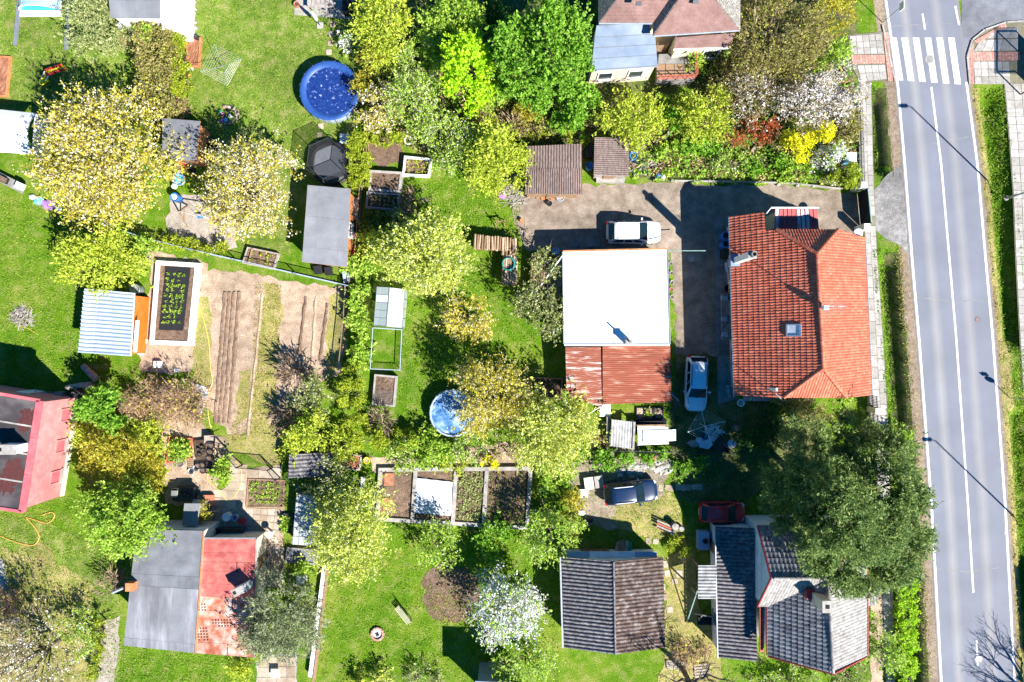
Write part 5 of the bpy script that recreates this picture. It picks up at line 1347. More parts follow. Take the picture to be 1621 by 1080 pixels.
def foliage(parent, c, r, kind, box=None, den=1.0, lob=0.18, shell=0.5, zmin=0.03, names=('crown', 'blossom', 'twigs'), mass=None, part_kind=None):
    k = K[kind]
    bc, o, td = crown_points(c, r, k, lob, shell, box, den)
    nt = len(o); lp = k['lp']
    tl = k['tl'] * min(1.0, 0.4 + 0.25 * min(r[0], r[1]))
    t = RNG.random((nt, lp))
    P = o[:, None, :] + td[:, None, :] * (t * tl)[:, :, None] + RNG.normal(size=(nt, lp, 3)) * k['ls'] * 0.33
    AX = td[:, None, :] * 0.7 + RNG.normal(size=(nt, lp, 3)) * 0.5
    P = P.reshape(-1, 3); AX = AX.reshape(-1, 3)
    ok = P[:, 2] > zmin; P = P[ok]; AX = AX[ok]
    fl = np.zeros(len(P), bool)
    if k['fl']:
        # blossom gathers on some boughs more than on others
        bias = np.repeat(RNG.random(nt)[:, None] * 0.9 + 0.55, lp, 1).reshape(-1)[ok]
        fl = RNG.random(len(P)) < k['ff'] * bias
    sz = k['ls'] * np.clip(np.exp(RNG.normal(-0.28, 0.34, len(P))), 0.4, 1.7)
    cr = leaves(names[0], P[~fl], AX[~fl], sz[~fl], k['lf'], parent, k['asp'], kind=part_kind)
    if fl.any():
        leaves(names[1], P[fl], RNG.normal(size=(fl.sum(), 3)), sz[fl] * 0.62, k['fl'], parent, 0.8, upb=0.8, kind=part_kind)
    nbare = int(nt * k['bare'])
    if nbare > 12:
        i = RNG.integers(0, nt, nbare)
        L_ = tl * RNG.uniform(0.9, 1.8, nbare)
        leaves(names[2], o[i] + td[i] * (L_ * 0.3)[:, None], td[i] + RNG.normal(size=(nbare, 3)) * 0.2, L_, 'twig', parent, 0.07, kind='stuff')
    return bc

def limbs(parent, base, c, r, bc, n=9, tr=0.16, m='bark'):
    bc = np.array(c) + (bc - np.array(c)) * 0.88
    base = Vector(base); c = Vector(c)
    fork = base.lerp(c, 0.55); fork.z = max(0.4, c.z - r[2] * 0.75)
    top = Vector((c.x, c.y, c.z + r[2] * 0.4))
    MB().tube([base + Vector((0, 0, -0.1)), base.lerp(fork, 0.5) + Vector((random.uniform(-.08, .08), random.uniform(-.08, .08), 0)), fork, c, top], [tr * 1.25, tr, tr * 0.85, tr * 0.5, tr * 0.15], 8).build('trunk', m, parent, smooth=True)
    J = MB()
    for i in RNG.choice(len(bc), min(n, len(bc)), replace=False):
        e = Vector(bc[i]); mid = fork.lerp(e, 0.5) + Vector((random.uniform(-.25, .25), random.uniform(-.25, .25), random.uniform(0, .35)))
        J.tube([fork, mid, e], [tr * 0.5, tr * 0.3, tr * 0.08], 5)
        for _ in range(2):
            e2 = e + Vector((random.gauss(0, 0.6), random.gauss(0, 0.6), random.uniform(-0.1, 0.6)))
            J.tube([mid.lerp(e, 0.4), mid.lerp(e2, 0.7), e2], [tr * 0.22, tr * 0.14, tr * 0.04], 4)
    J.build('limbs', m, parent, smooth=True)

def tree(name, label, px, py, rx, ry, h, kind, cat='tree', group=None, den=1.0, nl=9, lob=0.18, shell=0.5, flatten=0.85, bushy=False):
    zr = min(h * 0.46, (rx + ry) / 40 * flatten) if not bushy else h * 0.55
    zc = h - zr if not bushy else h * 0.45
    c = G(px, py, zc + zr * 0.3); c.z = zc
    r = (Lm(rx * 0.94, zc), Lm(ry * 0.94, zc), zr)
    o = thing(name, label, cat, (c.x, c.y, 0), group=group)
    bc = foliage(o, c, r, kind, den=den * DENS, lob=lob, shell=shell)
    limbs(o, (c.x, c.y, 0), c, r, bc, nl, tr=0.05 + 0.022 * h * (0.6 if bushy else 1))
    return o

def hedge(name, label, x0, y0, x1, y1, h, kind, cat='hedge', den=1.0, rot=0.0):
    """box hedge whose top fills the pixel rectangle"""
    a, b = G(x0, y1, h * 0.8), G(x1, y0, h * 0.8)
    c = (a + b) / 2
    o = thing(name, label, cat, (c.x, c.y, 0))
    r = ((b.x - a.x) / 2, (b.y - a.y) / 2, h / 2)
    bc = foliage(o, (c.x, c.y, h / 2), r, kind, box=True, den=den * DENS)
    MB().box((c.x, c.y, h * 0.42), (max(0.1, r[0] * 2 - 0.5), max(0.1, r[1] * 2 - 0.5), h * 0.8)).build('dark_core', 'hedge_core', o)  # added dark box inside the hedge, blocks light between the leaves
    return o

T = tree
# --- top edge and the overgrown plot
T('bushy_tree', 'pale grey-green bushy tree beside the white house', 146, 38, 47, 50, 3.6, 'pale')
T('cherry_tree', 'huge olive and cream blossoming cherry tree beside the white canopy', 157, 243, 108, 104, 7.0, 'cherry', nl=16)
T('cherry_tree', 'round cream blossoming cherry tree beside the swing', 387, 300, 70, 83, 6.0, 'cherry2', nl=14)
T('small_tree', 'yellow-green leafy tree above the pale blue ribbed shed', 148, 407, 66, 50, 4.2, 'yg')
T('leafy_shrub', 'small green shrub beside the cherry tree and blue tub', 252, 268, 14, 14, 2.0, 'yg', 'shrub', bushy=True)
T('leafy_shrub', 'bright green shrub by the bent fence above the ribbed shed', 230, 392, 16, 22, 1.6, 'fresh', 'shrub', bushy=True)
hedge('clipped_hedge', 'tall olive clipped hedge between two lawns', 226, 44, 272, 182, 2.6, 'hedge')
hedge('clipped_hedge', 'sunlit right face of the olive hedge, light put into yellow-green leaves', 270, 58, 288, 150, 1.9, 'thuja')  # adds the hedge's sunlit side as brighter, yellower leaves
T('leafy_shrub', 'bright green shrub at the top of the olive hedge', 243, 60, 17, 17, 2.9, 'fresh', 'shrub', bushy=True)
T('brown_shrub', 'reddish brown leafless shrub at the olive hedge end', 283, 174, 13, 13, 1.2, 'brown', 'shrub', bushy=True)
T('olive_tree', 'olive green tree on the hedge line at the top', 614, 38, 48, 62, 4.8, 'yg', den=1.1)
T('golden_hedge', 'golden olive hedge clump above the round pool edge', 590, 95, 20, 42, 3.2, 'gold', 'shrub', bushy=True)
T('blossom_shrub', 'cream blossoming shrub near the round blue pool', 600, 165, 28, 36, 3.0, 'cherry2', 'shrub')
T('blossom_shrub', 'tiny white blossoming bush on stepping stones', 548, 70, 14, 12, 1.4, 'white', 'shrub', bushy=True)
T('leafy_tree', 'tangled green and cream tree below the olive tree', 655, 150, 45, 55, 4.0, 'mixed')
T('leafy_tree', 'light green tree above the lime-yellow tree', 712, 28, 58, 45, 4.6, 'fresh')
T('lime_tree', 'vivid lime-green tree in the overgrown plot', 736, 105, 42, 62, 5.5, 'lime', nl=8)
T('maple_tree', 'broad dense green tree beside the hipped house', 862, 82, 86, 86, 7.2, 'green', nl=16, den=1.1)
T('leafy_tree', 'dense green bush left of the cream house wall', 905, 168, 44, 45, 3.2, 'green', 'tree')
T('dark_shrub', 'dark evergreen shrub at the top between two trees', 785, 20, 28, 28, 2.0, 'dark', 'shrub', bushy=True)
T('golden_shrub', 'orange-yellow flowering shrub below the dense green tree', 835, 172, 42, 16, 1.8, 'gold', 'shrub', bushy=True)
T('brown_shrub', 'red-brown leafless bush below the lime-green tree', 768, 192, 28, 18, 1.5, 'brown', 'shrub', bushy=True)
T('brown_shrub', 'grey-brown twiggy bush behind the plank shed', 812, 198, 22, 14, 1.4, 'bare', 'shrub', bushy=True)
T('leafy_shrub', 'pale mixed shrub between lime tree and raised frame', 690, 205, 45, 34, 3.0, 'mixed', 'shrub')
T('leafy_shrub', 'pale yellow-green shrub above the framed compost bed', 730, 250, 42, 42, 3.0, 'mixed', 'shrub', den=1.2)
T('golden_tree', 'bright yellow-green tree beside the plank shed', 788, 252, 48, 54, 4.2, 'yg', den=1.2)
T('thuja_bush', 'small golden thuja bush beside a white basin', 628, 224, 12, 14, 1.4, 'thuja', 'shrub', bushy=True)
T('thuja_bush', 'small golden thuja bush above bare soil near the hedge', 602, 218, 14, 16, 1.5, 'thuja', 'shrub', bushy=True)
for i, (x, y, lab) in enumerate(((840, 216, 'leftmost small round thuja behind the plank shed'), (858, 213, 'second small round thuja behind the plank shed'), (897, 217, 'third small round thuja behind the plank shed roof'), (923, 223, 'round thuja between the two plank sheds'))):
    T('thuja_bush', lab, x, y, 7, 9, 1.2, 'thuja', 'shrub', group='small thujas behind the sheds', bushy=True)
T('willow_shrub', 'yellow-olive spreading shrub below the cream wing wall', 1002, 190, 54, 42, 3.0, 'yg', 'shrub', den=0.9)
T('leafy_shrub', 'dense green shrub between willow shrub and terrace', 1072, 165, 20, 36, 2.4, 'green', 'shrub', bushy=True)
T('leafy_tree', 'yellow-green shrub tree below the dark terrace', 1116, 178, 38, 46, 3.2, 'yg', den=0.95)
T('vine', 'green climbing vine over the terrace railing', 1098, 88, 12, 22, 2.6, 'fresh', 'plant', bushy=True)
T('drab_tree', 'drab olive twiggy tree next to the hipped house', 1232, 55, 84, 70, 4.6, 'drab', nl=14, den=1.15)
T('golden_tree', 'golden-brown shrub near the zebra crossing landing', 1315, 25, 34, 36, 3.0, 'gold', 'shrub')
T('leafy_shrub', 'green shrub touching the red paver landing', 1318, 88, 27, 24, 2.2, 'fresh', 'shrub', bushy=True)
T('blossom_tree', 'large pinkish-white blossoming tree near the road', 1285, 162, 58, 46, 4.4, 'pinkw', nl=12)
T('blossom_tree', 'white blossoming tree leaning over the pavement', 1342, 140, 24, 46, 3.8, 'pinkw')
T('blossom_tree', 'thin greyish blossoming tree above the red shrub', 1195, 155, 42, 40, 3.6, 'pinkbr')
T('red_shrub', 'rust-red leaved shrub below blossoming trees', 1188, 205, 44, 20, 2.2, 'red', 'shrub')
T('forsythia', 'brilliant yellow flowering bush below the blossoming tree', 1266, 230, 25, 27, 3.4, 'forsy', 'shrub', bushy=True)
T('forsythia', 'smaller brilliant yellow bush beside the larger yellow one', 1301, 216, 14, 24, 3.6, 'forsy', 'shrub', bushy=True)
T('blossom_shrub', 'low white blossoming shrub beside the pavement', 1316, 255, 25, 22, 2.0, 'white', 'shrub', bushy=True)
T('drab_shrub', 'drab twiggy shrub next to the pavement edge', 1340, 200, 16, 38, 1.8, 'drab', 'shrub', bushy=True)
T('thuja_bush', 'round dark yellow-green thuja above the sliding gate', 1338, 284, 23, 26, 2.2, 'thuja', 'shrub', bushy=True, den=1.1)
hedge('thuja_hedge', 'yellow-green thuja hedge beside the trampoline', 556, 212, 580, 292, 1.5, 'thuja')
T('thuja_bush', 'round yellow-green thuja above the trampoline hedge', 575, 190, 10, 14, 1.5, 'thuja', 'shrub', bushy=True)
for i, x in enumerate((249, 266, 282, 297, 313, 330, 350)):
    T('thuja_bush', ['westernmost', 'second', 'third', 'fourth', 'fifth', 'sixth', 'easternmost'][i] + ' bush of the yellow-green row below the sand', x, 379 + i * 2.6, 10 + (i > 4) * 3, 11, 1.1, 'thuja', 'shrub', group='thuja row below the sand', bushy=True)
# --- centre gardens
T('pear_tree', 'large pale yellow-green tree beside the log stacks', 674, 404, 82, 66, 5.4, 'pear', nl=14)
T('pear_tree', 'small yellowish tree right of the greenhouse', 742, 502, 36, 36, 3.4, 'gcherry')
T('twig_shrub', 'dark purplish twiggy shrub below the framed compost bed', 658, 316, 20, 20, 1.4, 'bare', 'shrub', bushy=True)
T('leafy_shrub', 'dull green shrub below the dark raised bed', 603, 355, 26, 18, 1.4, 'dark', 'shrub', bushy=True)
T('leafy_shrub', 'olive shrub next to the dark raised bed', 632, 350, 22, 22, 1.6, 'apple', 'shrub', bushy=True)
T('apple_tree', 'thin apple tree beside the white garage corner', 862, 424, 24, 28, 3.0, 'apple')
T('apple_tree', 'apple tree with pale branches left of the garage', 838, 478, 40, 26, 3.4, 'apple')
T('apple_tree', 'apple tree touching the garage side wall', 868, 500, 30, 40, 3.2, 'apple')
T('cherry_tree', 'golden cream tree half covering the pale round pool', 772, 626, 66, 62, 5.0, 'gcherry', nl=10)
T('pear_tree', 'pale yellow-green tree beside the rusty lean-to', 872, 680, 70, 66, 5.2, 'pear', nl=12)
T('tall_thuja', 'tall yellow-green thuja hedge block beside the furrowed field', 558, 628, 26, 52, 2.6, 'thuja', 'hedge', bushy=True)
T('low_hedge', 'low yellow-green hedge above the framed vegetable bed', 606, 696, 72, 20, 1.8, 'thuja', 'hedge', bushy=True)
T('leafy_shrub', 'bright green shrub above the white fleece', 685, 718, 26, 24, 1.6, 'fresh', 'shrub', bushy=True)
T('leafy_shrub', 'pale green shrub between hedge and bright shrub', 640, 722, 30, 22, 1.4, 'mixed', 'shrub', bushy=True)
T('leafy_shrub', 'pale green shrub row right of the bright green shrub', 738, 712, 30, 20, 1.4, 'mixed', 'shrub', bushy=True)
T('forsythia', 'small yellow flowering bush at vegetable bed corner', 776, 738, 9, 10, 1.0, 'forsy', 'shrub', bushy=True)
T('twig_shrub', 'dark brown shrub in the shade below the small raised bed', 595, 665, 28, 18, 1.4, 'bare', 'shrub', bushy=True)
T('apple_tree', 'silvery young fruit tree at the field corner', 494, 630, 34, 32, 3.2, 'apple')
T('twig_shrub', 'dark bare bush on the field above the young fruit tree', 470, 585, 26, 28, 1.8, 'bare', 'shrub', bushy=True)
T('twig_shrub', 'dark bare bush on the field below the young fruit tree', 458, 660, 30, 24, 1.8, 'bare', 'shrub', bushy=True)
T('conifer', 'fern-like green conifer over the ribbed hut', 496, 692, 42, 26, 3.0, 'yg')
T('bright_shrub', 'row of bright green currant bushes left of greenhouse', 568, 500, 12, 52, 1.4, 'fresh', 'shrub', bushy=True)
T('leafy_shrub', 'yellow-green bush at the field fence corner', 568, 562, 16, 20, 1.5, 'fresh', 'shrub', bushy=True)
# --- left side
T('magnolia', 'glossy green tree beside the pink house', 162, 648, 36, 44, 3.6, 'green')
T('brown_shrub', 'brown leafless bush pile beside the field path', 285, 640, 42, 40, 2.0, 'brown', 'shrub', bushy=True)
T('brown_shrub', 'brown leafless shrub behind the glossy green tree', 225, 628, 28, 30, 2.0, 'brown', 'shrub', bushy=True)
T('olive_tree', 'golden olive drooping tree beside the pink house wall', 188, 718, 62, 44, 3.6, 'gold')
T('fresh_tree', 'fresh green tree overhanging the grey patched roof', 205, 820, 70, 62, 5.4, 'fresh', nl=12)
T('blossom_tree', 'brownish cream blossoming tree in the lower corner', 46, 1045, 66, 76, 5.0, 'pinkbr', nl=14, den=0.55)
T('blossom_tree', 'pale hazy blossoming shrub at bottom corner lawn', 120, 1000, 28, 45, 2.0, 'mixed', 'shrub', den=0.7)
T('twig_shrub', 'red-brown bush at the pale corner path', 8, 960, 18, 30, 1.8, 'brown', 'shrub', bushy=True)
for i, (x, y) in enumerate(((159, 987), (157, 1001), (156, 1016), (154, 1032), (152, 1050), (150, 1067))):
    T('cone_thuja', ['topmost', 'second', 'third', 'fourth', 'fifth', 'bottom'][i] + ' small conical thuja along the pale gravel path', x, y, 8, 7, 1.3, 'thuja', 'shrub', group='conical thuja row', bushy=True)
T('twig_shrub', 'thin bare shrub beside the grey house chimney', 172, 940, 14, 30, 2.0, 'bare', 'shrub', bushy=True)
T('spruce', 'grey-green spruce beside the faded red roof', 442, 985, 62, 72, 5.0, 'spruce', nl=10)
T('leafy_shrub', 'yellow-green bush below the faded red roof', 388, 1055, 18, 20, 1.6, 'yg', 'shrub', bushy=True)
T('leafy_shrub', 'green potted shrubs beside the white path edge', 482, 920, 12, 30, 1.0, 'fresh', 'shrub', bushy=True)
T('leafy_shrub', 'bright green bush beside the paved path bend', 353, 748, 12, 26, 0.9, 'fresh', 'shrub', bushy=True)
T('leafy_shrub', 'vivid green bush inside the brick edged bed', 288, 712, 14, 15, 0.9, 'fresh', 'shrub', bushy=True)
T('leafy_shrub', 'yellow potted bush on the dark patio', 326, 806, 12, 16, 1.6, 'gold', 'shrub', bushy=True)
T('pear_tree', 'tall yellow-green tree left of the framed vegetable bed', 552, 850, 62, 84, 5.2, 'pear', nl=12)
T('leafy_tree', 'dark green tree over the glass cold frame', 520, 762, 42, 36, 3.2, 'apple', den=1.1)
T('apple_tree', 'small apple tree above the round soil bed', 694, 862, 36, 32, 3.0, 'applegr')
T('blossom_tree', 'brilliant white blossoming tree above the lawn', 802, 968, 56, 60, 4.2, 'white', nl=12)
T('apple_tree', 'light green apple tree left of the gabled shed', 872, 848, 46, 46, 4.0, 'applegr')
T('golden_shrub', 'golden bush beside the scrap pile and dark car', 905, 808, 18, 42, 2.0, 'gold', 'shrub', bushy=True)
T('apple_tree', 'green apple tree at the bottom edge below the white blossom', 832, 1052, 56, 36, 3.6, 'applegr')
T('dark_shrub', 'dark green shrubbery left of the apple tree on the lawn', 778, 850, 34, 30, 1.0, 'green', 'shrub', bushy=True, den=0.6)
T('leafy_shrub', 'pale yellow bush at bottom lawn edge', 609, 1074, 18, 16, 1.2, 'pear', 'shrub', bushy=True)
T('leafy_shrub', 'olive bush at bottom lawn edge corner', 572, 1076, 14, 14, 1.2, 'yg', 'shrub', bushy=True)
T('leafy_shrub', 'grey-green round bush at bottom lawn edge', 660, 1074, 11, 12, 1.0, 'pale', 'shrub', bushy=True)
T('leafy_shrub', 'grey-green round bush beside the dark shed shadow', 688, 1076, 11, 11, 1.0, 'pale', 'shrub', bushy=True)
# --- right side
T('round_bush', 'round yellow-green bush between gabled shed and slate house', 1083, 863, 19, 20, 1.5, 'thuja', 'shrub', bushy=True)
T('ivy_bush', 'dense green ivy mound behind the dark car', 968, 728, 34, 16, 0.8, 'ivy', 'shrub', bushy=True)
T('ivy_bush', 'green ivy patch beside the pale tree and ivy mound', 922, 718, 26, 16, 0.6, 'ivy', 'shrub', bushy=True)
T('ivy_bush', 'green weeds below the white scrap sheets', 1030, 720, 30, 10, 0.5, 'ivy', 'shrub', bushy=True)
T('ivy_bush', 'shaded green weeds beside the junk pile', 1092, 735, 30, 18, 0.6, 'ivy', 'shrub', bushy=True, den=0.7)
T('brown_shrub', 'brown and gold shrub below the red-tiled house', 1282, 648, 44, 18, 1.6, 'drab', 'shrub', bushy=True)
T('leafy_shrub', 'small bright green shrub below the tiled house corner', 1340, 630, 14, 9, 1.0, 'fresh', 'shrub', bushy=True)
T('leafy_shrub', 'bright green box bush beside the pavement near the pine', 1424, 702, 15, 26, 1.4, 'fresh', 'shrub', bushy=True, den=1.2)
hedge('clipped_hedge', 'bright lime-green clipped hedge along the road ditch', 1424, 905, 1448, 1100, 1.0, 'limeh', den=0.9)
T('apple_tree', 'leafy shrub tree beside the slate house and pavement', 1404, 1032, 28, 36, 2.8, 'applegr')
T('leafy_shrub', 'green shrubs below the slate house gable', 1245, 1075, 70, 18, 1.2, 'mixed', 'shrub', bushy=True)
T('leafy_shrub', 'dark green shrubs at the bottom edge by pavement', 1345, 1070, 34, 20, 1.2, 'apple', 'shrub', bushy=True)
T('leafy_shrub', 'bright green shrub at slate house corner', 1376, 985, 7, 22, 0.9, 'fresh', 'shrub', bushy=True)
T('bare_shrub', 'tangled bare bush behind the stacked pallets', 1098, 1035, 34, 26, 1.0, 'brown', 'shrub', bushy=True, den=0.5)
T('dark_shrub', 'shaded green shrub at the dark yard edge', 1200, 700, 40, 22, 0.8, 'dark', 'shrub', bushy=True, den=0.6)
for i, (x, y, rx, ry, h, kd, lab) in enumerate((
    (640, 95, 22, 30, 3.0, 'mixed', 'tangled shrub between olive tree and lime tree'), (690, 95, 20, 26, 2.6, 'fresh', 'green shrub left of the lime tree'),
    (572, 140, 14, 22, 2.2, 'gold', 'golden shrub right behind the round pool'), (785, 135, 30, 30, 2.8, 'fresh', 'light green shrub between lime and broad green tree'),
    (1150, 125, 24, 40, 2.4, 'drab', 'drab shrub below the red porch roof'), (1100, 232, 40, 14, 1.0, 'green', 'low green shrub patch in the wild garden middle'),
    (1060, 248, 24, 16, 0.9, 'fresh', 'low bright shrub beside the scrap heap'), (1210, 250, 34, 20, 1.0, 'green', 'green bramble patch beside the yellow bush'),
    (1160, 262, 36, 16, 0.9, 'mixed', 'pale bramble patch at the drive edge'), (1262, 272, 30, 14, 0.8, 'fresh', 'green bramble patch below the yellow bush'),
    (1240, 130, 40, 26, 2.6, 'drab', 'drab thicket above the blossoming trees'),
    (700, 70, 40, 30, 3.0, 'mixed', 'cream-green thicket above the lime tree'), (860, 200, 50, 16, 1.6, 'drab', 'dry thicket behind the round thujas'),
    (572, 470, 14, 26, 1.3, 'fresh', 'bright currant bush beside the greenhouse corner'), (558, 590, 18, 22, 1.8, 'thuja', 'rounded thuja at the top of the tall hedge block'),
    (570, 420, 22, 24, 1.6, 'fresh', 'green bush beside the large shed corner'), (590, 385, 26, 22, 1.8, 'yg', 'yellow-green bush left of the large pale tree'),
    (545, 702, 24, 24, 1.8, 'yg', 'yellow-green bush between hedge and conifer'), (660, 690, 30, 16, 1.4, 'fresh', 'green bush left of the pale round pool'),
    (720, 735, 24, 10, 0.8, 'yg', 'low bush strip above the fleece bed'), (800, 714, 26, 9, 0.7, 'drab', 'drab undergrowth below the golden tree'),
    (240, 690, 28, 30, 1.6, 'yg', 'yellow-green undergrowth beside the brick bed'), (140, 690, 22, 26, 2.0, 'yg', 'yellow undergrowth against the pink wall'),
    (240, 760, 26, 26, 2.2, 'gold', 'golden undergrowth beside the black table'), (455, 700, 22, 22, 1.6, 'yg', 'yellow-green bush left of the conifer'),
    (470, 745, 16, 20, 1.4, 'dark', 'dark bush at the ribbed hut corner'), (880, 745, 34, 28, 1.4, 'fresh', 'green undergrowth beside the pale tree'),
    (860, 800, 9, 32, 1.2, 'dark', 'dark undergrowth right of the framed bed'), (1250, 640, 30, 14, 1.2, 'mixed', 'mixed shrub below the tiled house middle'),
    (1220, 665, 30, 22, 1.2, 'dark', 'dark shrub in the shaded yard corner'), (1395, 700, 16, 40, 1.6, 'pine', 'low pine boughs beside the pavement fence'))):
    T('leafy_shrub', lab, x, y, rx, ry, h, kd, 'shrub', bushy=True)
# big pine: one trunk, whorled boughs
pc = G(1345, 802, 7.5)
pn = thing('pine_tree', 'huge dark green pine spreading over the slate house and pavement', 'tree', (pc.x, pc.y, 0))
sub = [(1285, 740, 62, 70, 6.5), (1340, 690, 46, 38, 5.5), (1400, 760, 60, 75, 7.5), (1345, 810, 75, 75, 10.5), (1255, 800, 40, 55, 6.0), (1415, 860, 58, 62, 7.0), (1340, 890, 66, 48, 7.5), (1425, 800, 42, 50, 8.5), (1300, 850, 50, 45, 8.0), (1375, 905, 50, 34, 6.8), (1322, 738, 60, 46, 6.6), (1262, 760, 44, 44, 5.2), (1385, 838, 58, 50, 9.0)]
allbc = []
P_all = []
for (x, y, rx, ry, zc) in sub:
    c = G(x, y, zc); r = (Lm(rx * 0.9, zc), Lm(ry * 0.92, zc), 1.7)
    allbc.append(foliage(pn, c, r, 'pine', den=1.05 * DENS, lob=0.12, shell=0.35, names=('crown', 'cones', 'twigs')))
limbs(pn, (pc.x, pc.y, 0), Vector((pc.x, pc.y, 8.0)), (5, 5, 3), np.concatenate(allbc), 30, tr=0.26)

# plants nobody could count: ground cover, weeds and grass
def cover(name, label, cat, pts, kind, n, hmax=0.35, size=None, m=None):
    """low leaves scattered over a pixel polygon"""
    P = np.array(pts, float); lo = P.min(0); hi = P.max(0)
    q = RNG.uniform(lo, hi, size=(int(n * 2.2), 2))
    def inside(q):
        c = np.zeros(len(q), bool); j = len(P) - 1
        for i in range(len(P)):
            cond = ((P[i, 1] > q[:, 1]) != (P[j, 1] > q[:, 1])) & (q[:, 0] < (P[j, 0] - P[i, 0]) * (q[:, 1] - P[i, 1]) / (P[j, 1] - P[i, 1] + 1e-9) + P[i, 0])
            c ^= cond; j = i
        return c
    q = q[inside(q)][:n]
    # clumps
    ph = RNG.uniform(0, 6.28, 4)
    cl = np.sin(q[:, 0] * 0.19 + ph[0]) + np.sin(q[:, 1] * 0.23 + ph[1]) + np.sin((q[:, 0] + q[:, 1]) * 0.11 + ph[2]) + RNG.normal(size=len(q)) * 0.8
    q = q[cl > (-0.6 if kind is None else 0.1)]
    x = (q[:, 0] - CXP) / PPM; y = (CYP - q[:, 1]) / PPM
    tz = np.array([terrain(a, b) for a, b in zip(x, y)]) if lo[0] > 1350 else np.zeros(len(x))
    k = K[kind] if kind else None
    z = tz + RNG.random(len(x)) ** 1.5 * hmax
    AX = RNG.normal(size=(len(x), 3)) + np.array([0, 0, 0.7 if kind is None else 0.1])
    s = (size or k['ls']) * RNG.uniform(0.6, 1.3, len(x))
    o = leaves(name, np.stack([x, y, z + 0.03], 1), AX, s, m or k['lf'], None, 0.22 if kind is None else k['asp'], kind='stuff')
    tag(o, label, cat, kind='stuff')
wildp = [(572, 0), (940, 130), (945, 215), (1000, 225), (1150, 120), (1345, 100), (1362, 292), (1240, 286), (1080, 280), (1010, 280), (925, 224), (835, 226), (760, 240), (690, 250), (600, 215)]
cover('ground_cover', 'mixed green weeds under the shrubs of the overgrown plot', 'weeds', wildp, 'green', 16000, 0.7)
cover('ground_cover', 'yellowish weeds scattered through the overgrown plot', 'weeds', wildp, 'drab', 12000, 0.6)
cover('ground_cover', 'green weeds along the drive edge below the shrubs', 'weeds', [(1010, 235), (1150, 225), (1300, 250), (1350, 296), (1240, 294), (1060, 290), (1000, 286)], 'fresh', 5000, 0.5)
cover('dry_brush', 'dry brown twigs littering the overgrown plot', 'twigs', wildp, None, 6000, 0.4, 0.5, 'twig_brown')
for lab, pts, mm, n in (('long grass on the near ditch lower stretch', line_at(LINE_L, -36, y0=395, y1=1120) + list(reversed(line_at(LINE_L, -62, y0=395, y1=1120))), 'blade', 15000),
                 ('long grass on the near ditch beside the blossoming trees', line_at(LINE_L, -34, y0=138, y1=285) + list(reversed(line_at(LINE_L, -52, y0=138, y1=285))), 'blade', 5000),
                 ('long grass on the far ditch bank', line_at(LINE_R, 24, y0=140, y1=1120) + list(reversed(line_at(LINE_R, 58, y0=140, y1=1120))), 'blade', 22000),
                 ('dry grass along the near verge', line_at(LINE_L, -14, y0=390, y1=1120) + list(reversed(line_at(LINE_L, -26, y0=390, y1=1120))), 'blade_dry', 5000),
                 ('dry grass along the far verge', line_at(LINE_R, 9, y0=140, y1=1120) + list(reversed(line_at(LINE_R, 24, y0=140, y1=1120))), 'blade_dry', 7000)):
    cover('grass', lab, 'grass', pts, None, n, 0.12, 0.22, mm)
for lab, pts, n in (('grass tufts on the lawn of the round pool', [(290, 0), (465, 0), (560, 40), (560, 250), (470, 290), (300, 200)], 16000),
                    ('grass tufts on the top corner lawn', [(0, 0), (225, 60), (215, 180), (60, 180), (0, 170)], 9000),
                    ('grass tufts on the lawn round the pale round pool', [(590, 440), (740, 330), (820, 380), (890, 560), (730, 620), (560, 720), (640, 520)], 14000),
                    ('grass tufts on the lawn with the bench', [(510, 900), (590, 820), (840, 840), (885, 900), (885, 1080), (510, 1080)], 16000),
                    ('grass tufts on the lawn above the pink house', [(0, 300), (120, 360), (130, 560), (125, 620), (0, 610)], 12000),
                    ('grass tufts on the lawn below the pink house', [(0, 815), (130, 780), (190, 880), (195, 1080), (60, 1080), (0, 900)], 14000),
                    ('grass tufts in the yard round the parked cars', [(905, 700), (1220, 720), (1220, 800), (1120, 880), (1050, 870), (900, 870)], 9000),
                    ('grass tufts below the low house', [(190, 1020), (400, 1040), (400, 1080), (185, 1080)], 4000),
                    ('grass tufts beside the raised beds', [(590, 270), (830, 270), (820, 370), (740, 360), (640, 340)], 6000)):
    cover('grass', lab, 'grass', pts, None, n, 0.05, 0.17, 'blade')
cover('grass', 'dry grass blades on the vegetable field strips', 'grass', [(405, 446), (446, 452), (440, 690), (355, 700), (400, 600)], None, 5000, 0.05, 0.16, 'blade_dry')
# ================================================================== cars
def loft(secs, close=False):
    n = len(secs[0]); V = [p for s in secs for p in s]; F = []
    for i in range(len(secs) - 1):
        for k in range(n - 1): F.append((i * n + k, i * n + k + 1, (i + 1) * n + k + 1, (i + 1) * n + k))
    F.append(tuple(range(n))[::-1]); F.append(tuple(range((len(secs) - 1) * n, len(secs) * n)))
    return MB().add(V, F)

def patch(P, nu=6, nv=4, bulge=0.0, ins=0.05, lift=0.012):
    """slightly domed glass pane inside the four corners P"""
    P = [Vector(p) for p in P]
    n = (P[1] - P[0]).cross(P[3] - P[0]).normalized()
    V = []; F = []
    for j in range(nv + 1):
        for i in range(nu + 1):
            u = ins + (1 - 2 * ins) * i / nu; v = ins + (1 - 2 * ins) * j / nv
            V.append(bil(P, u, v) + n * (lift + bulge * 4 * u * (1 - u)))
    for j in range(nv):
        for i in range(nu):
            a = j * (nu + 1) + i; F.append((a, a + 1, a + nu + 2, a + nu + 1))
    return MB().add(V, F)

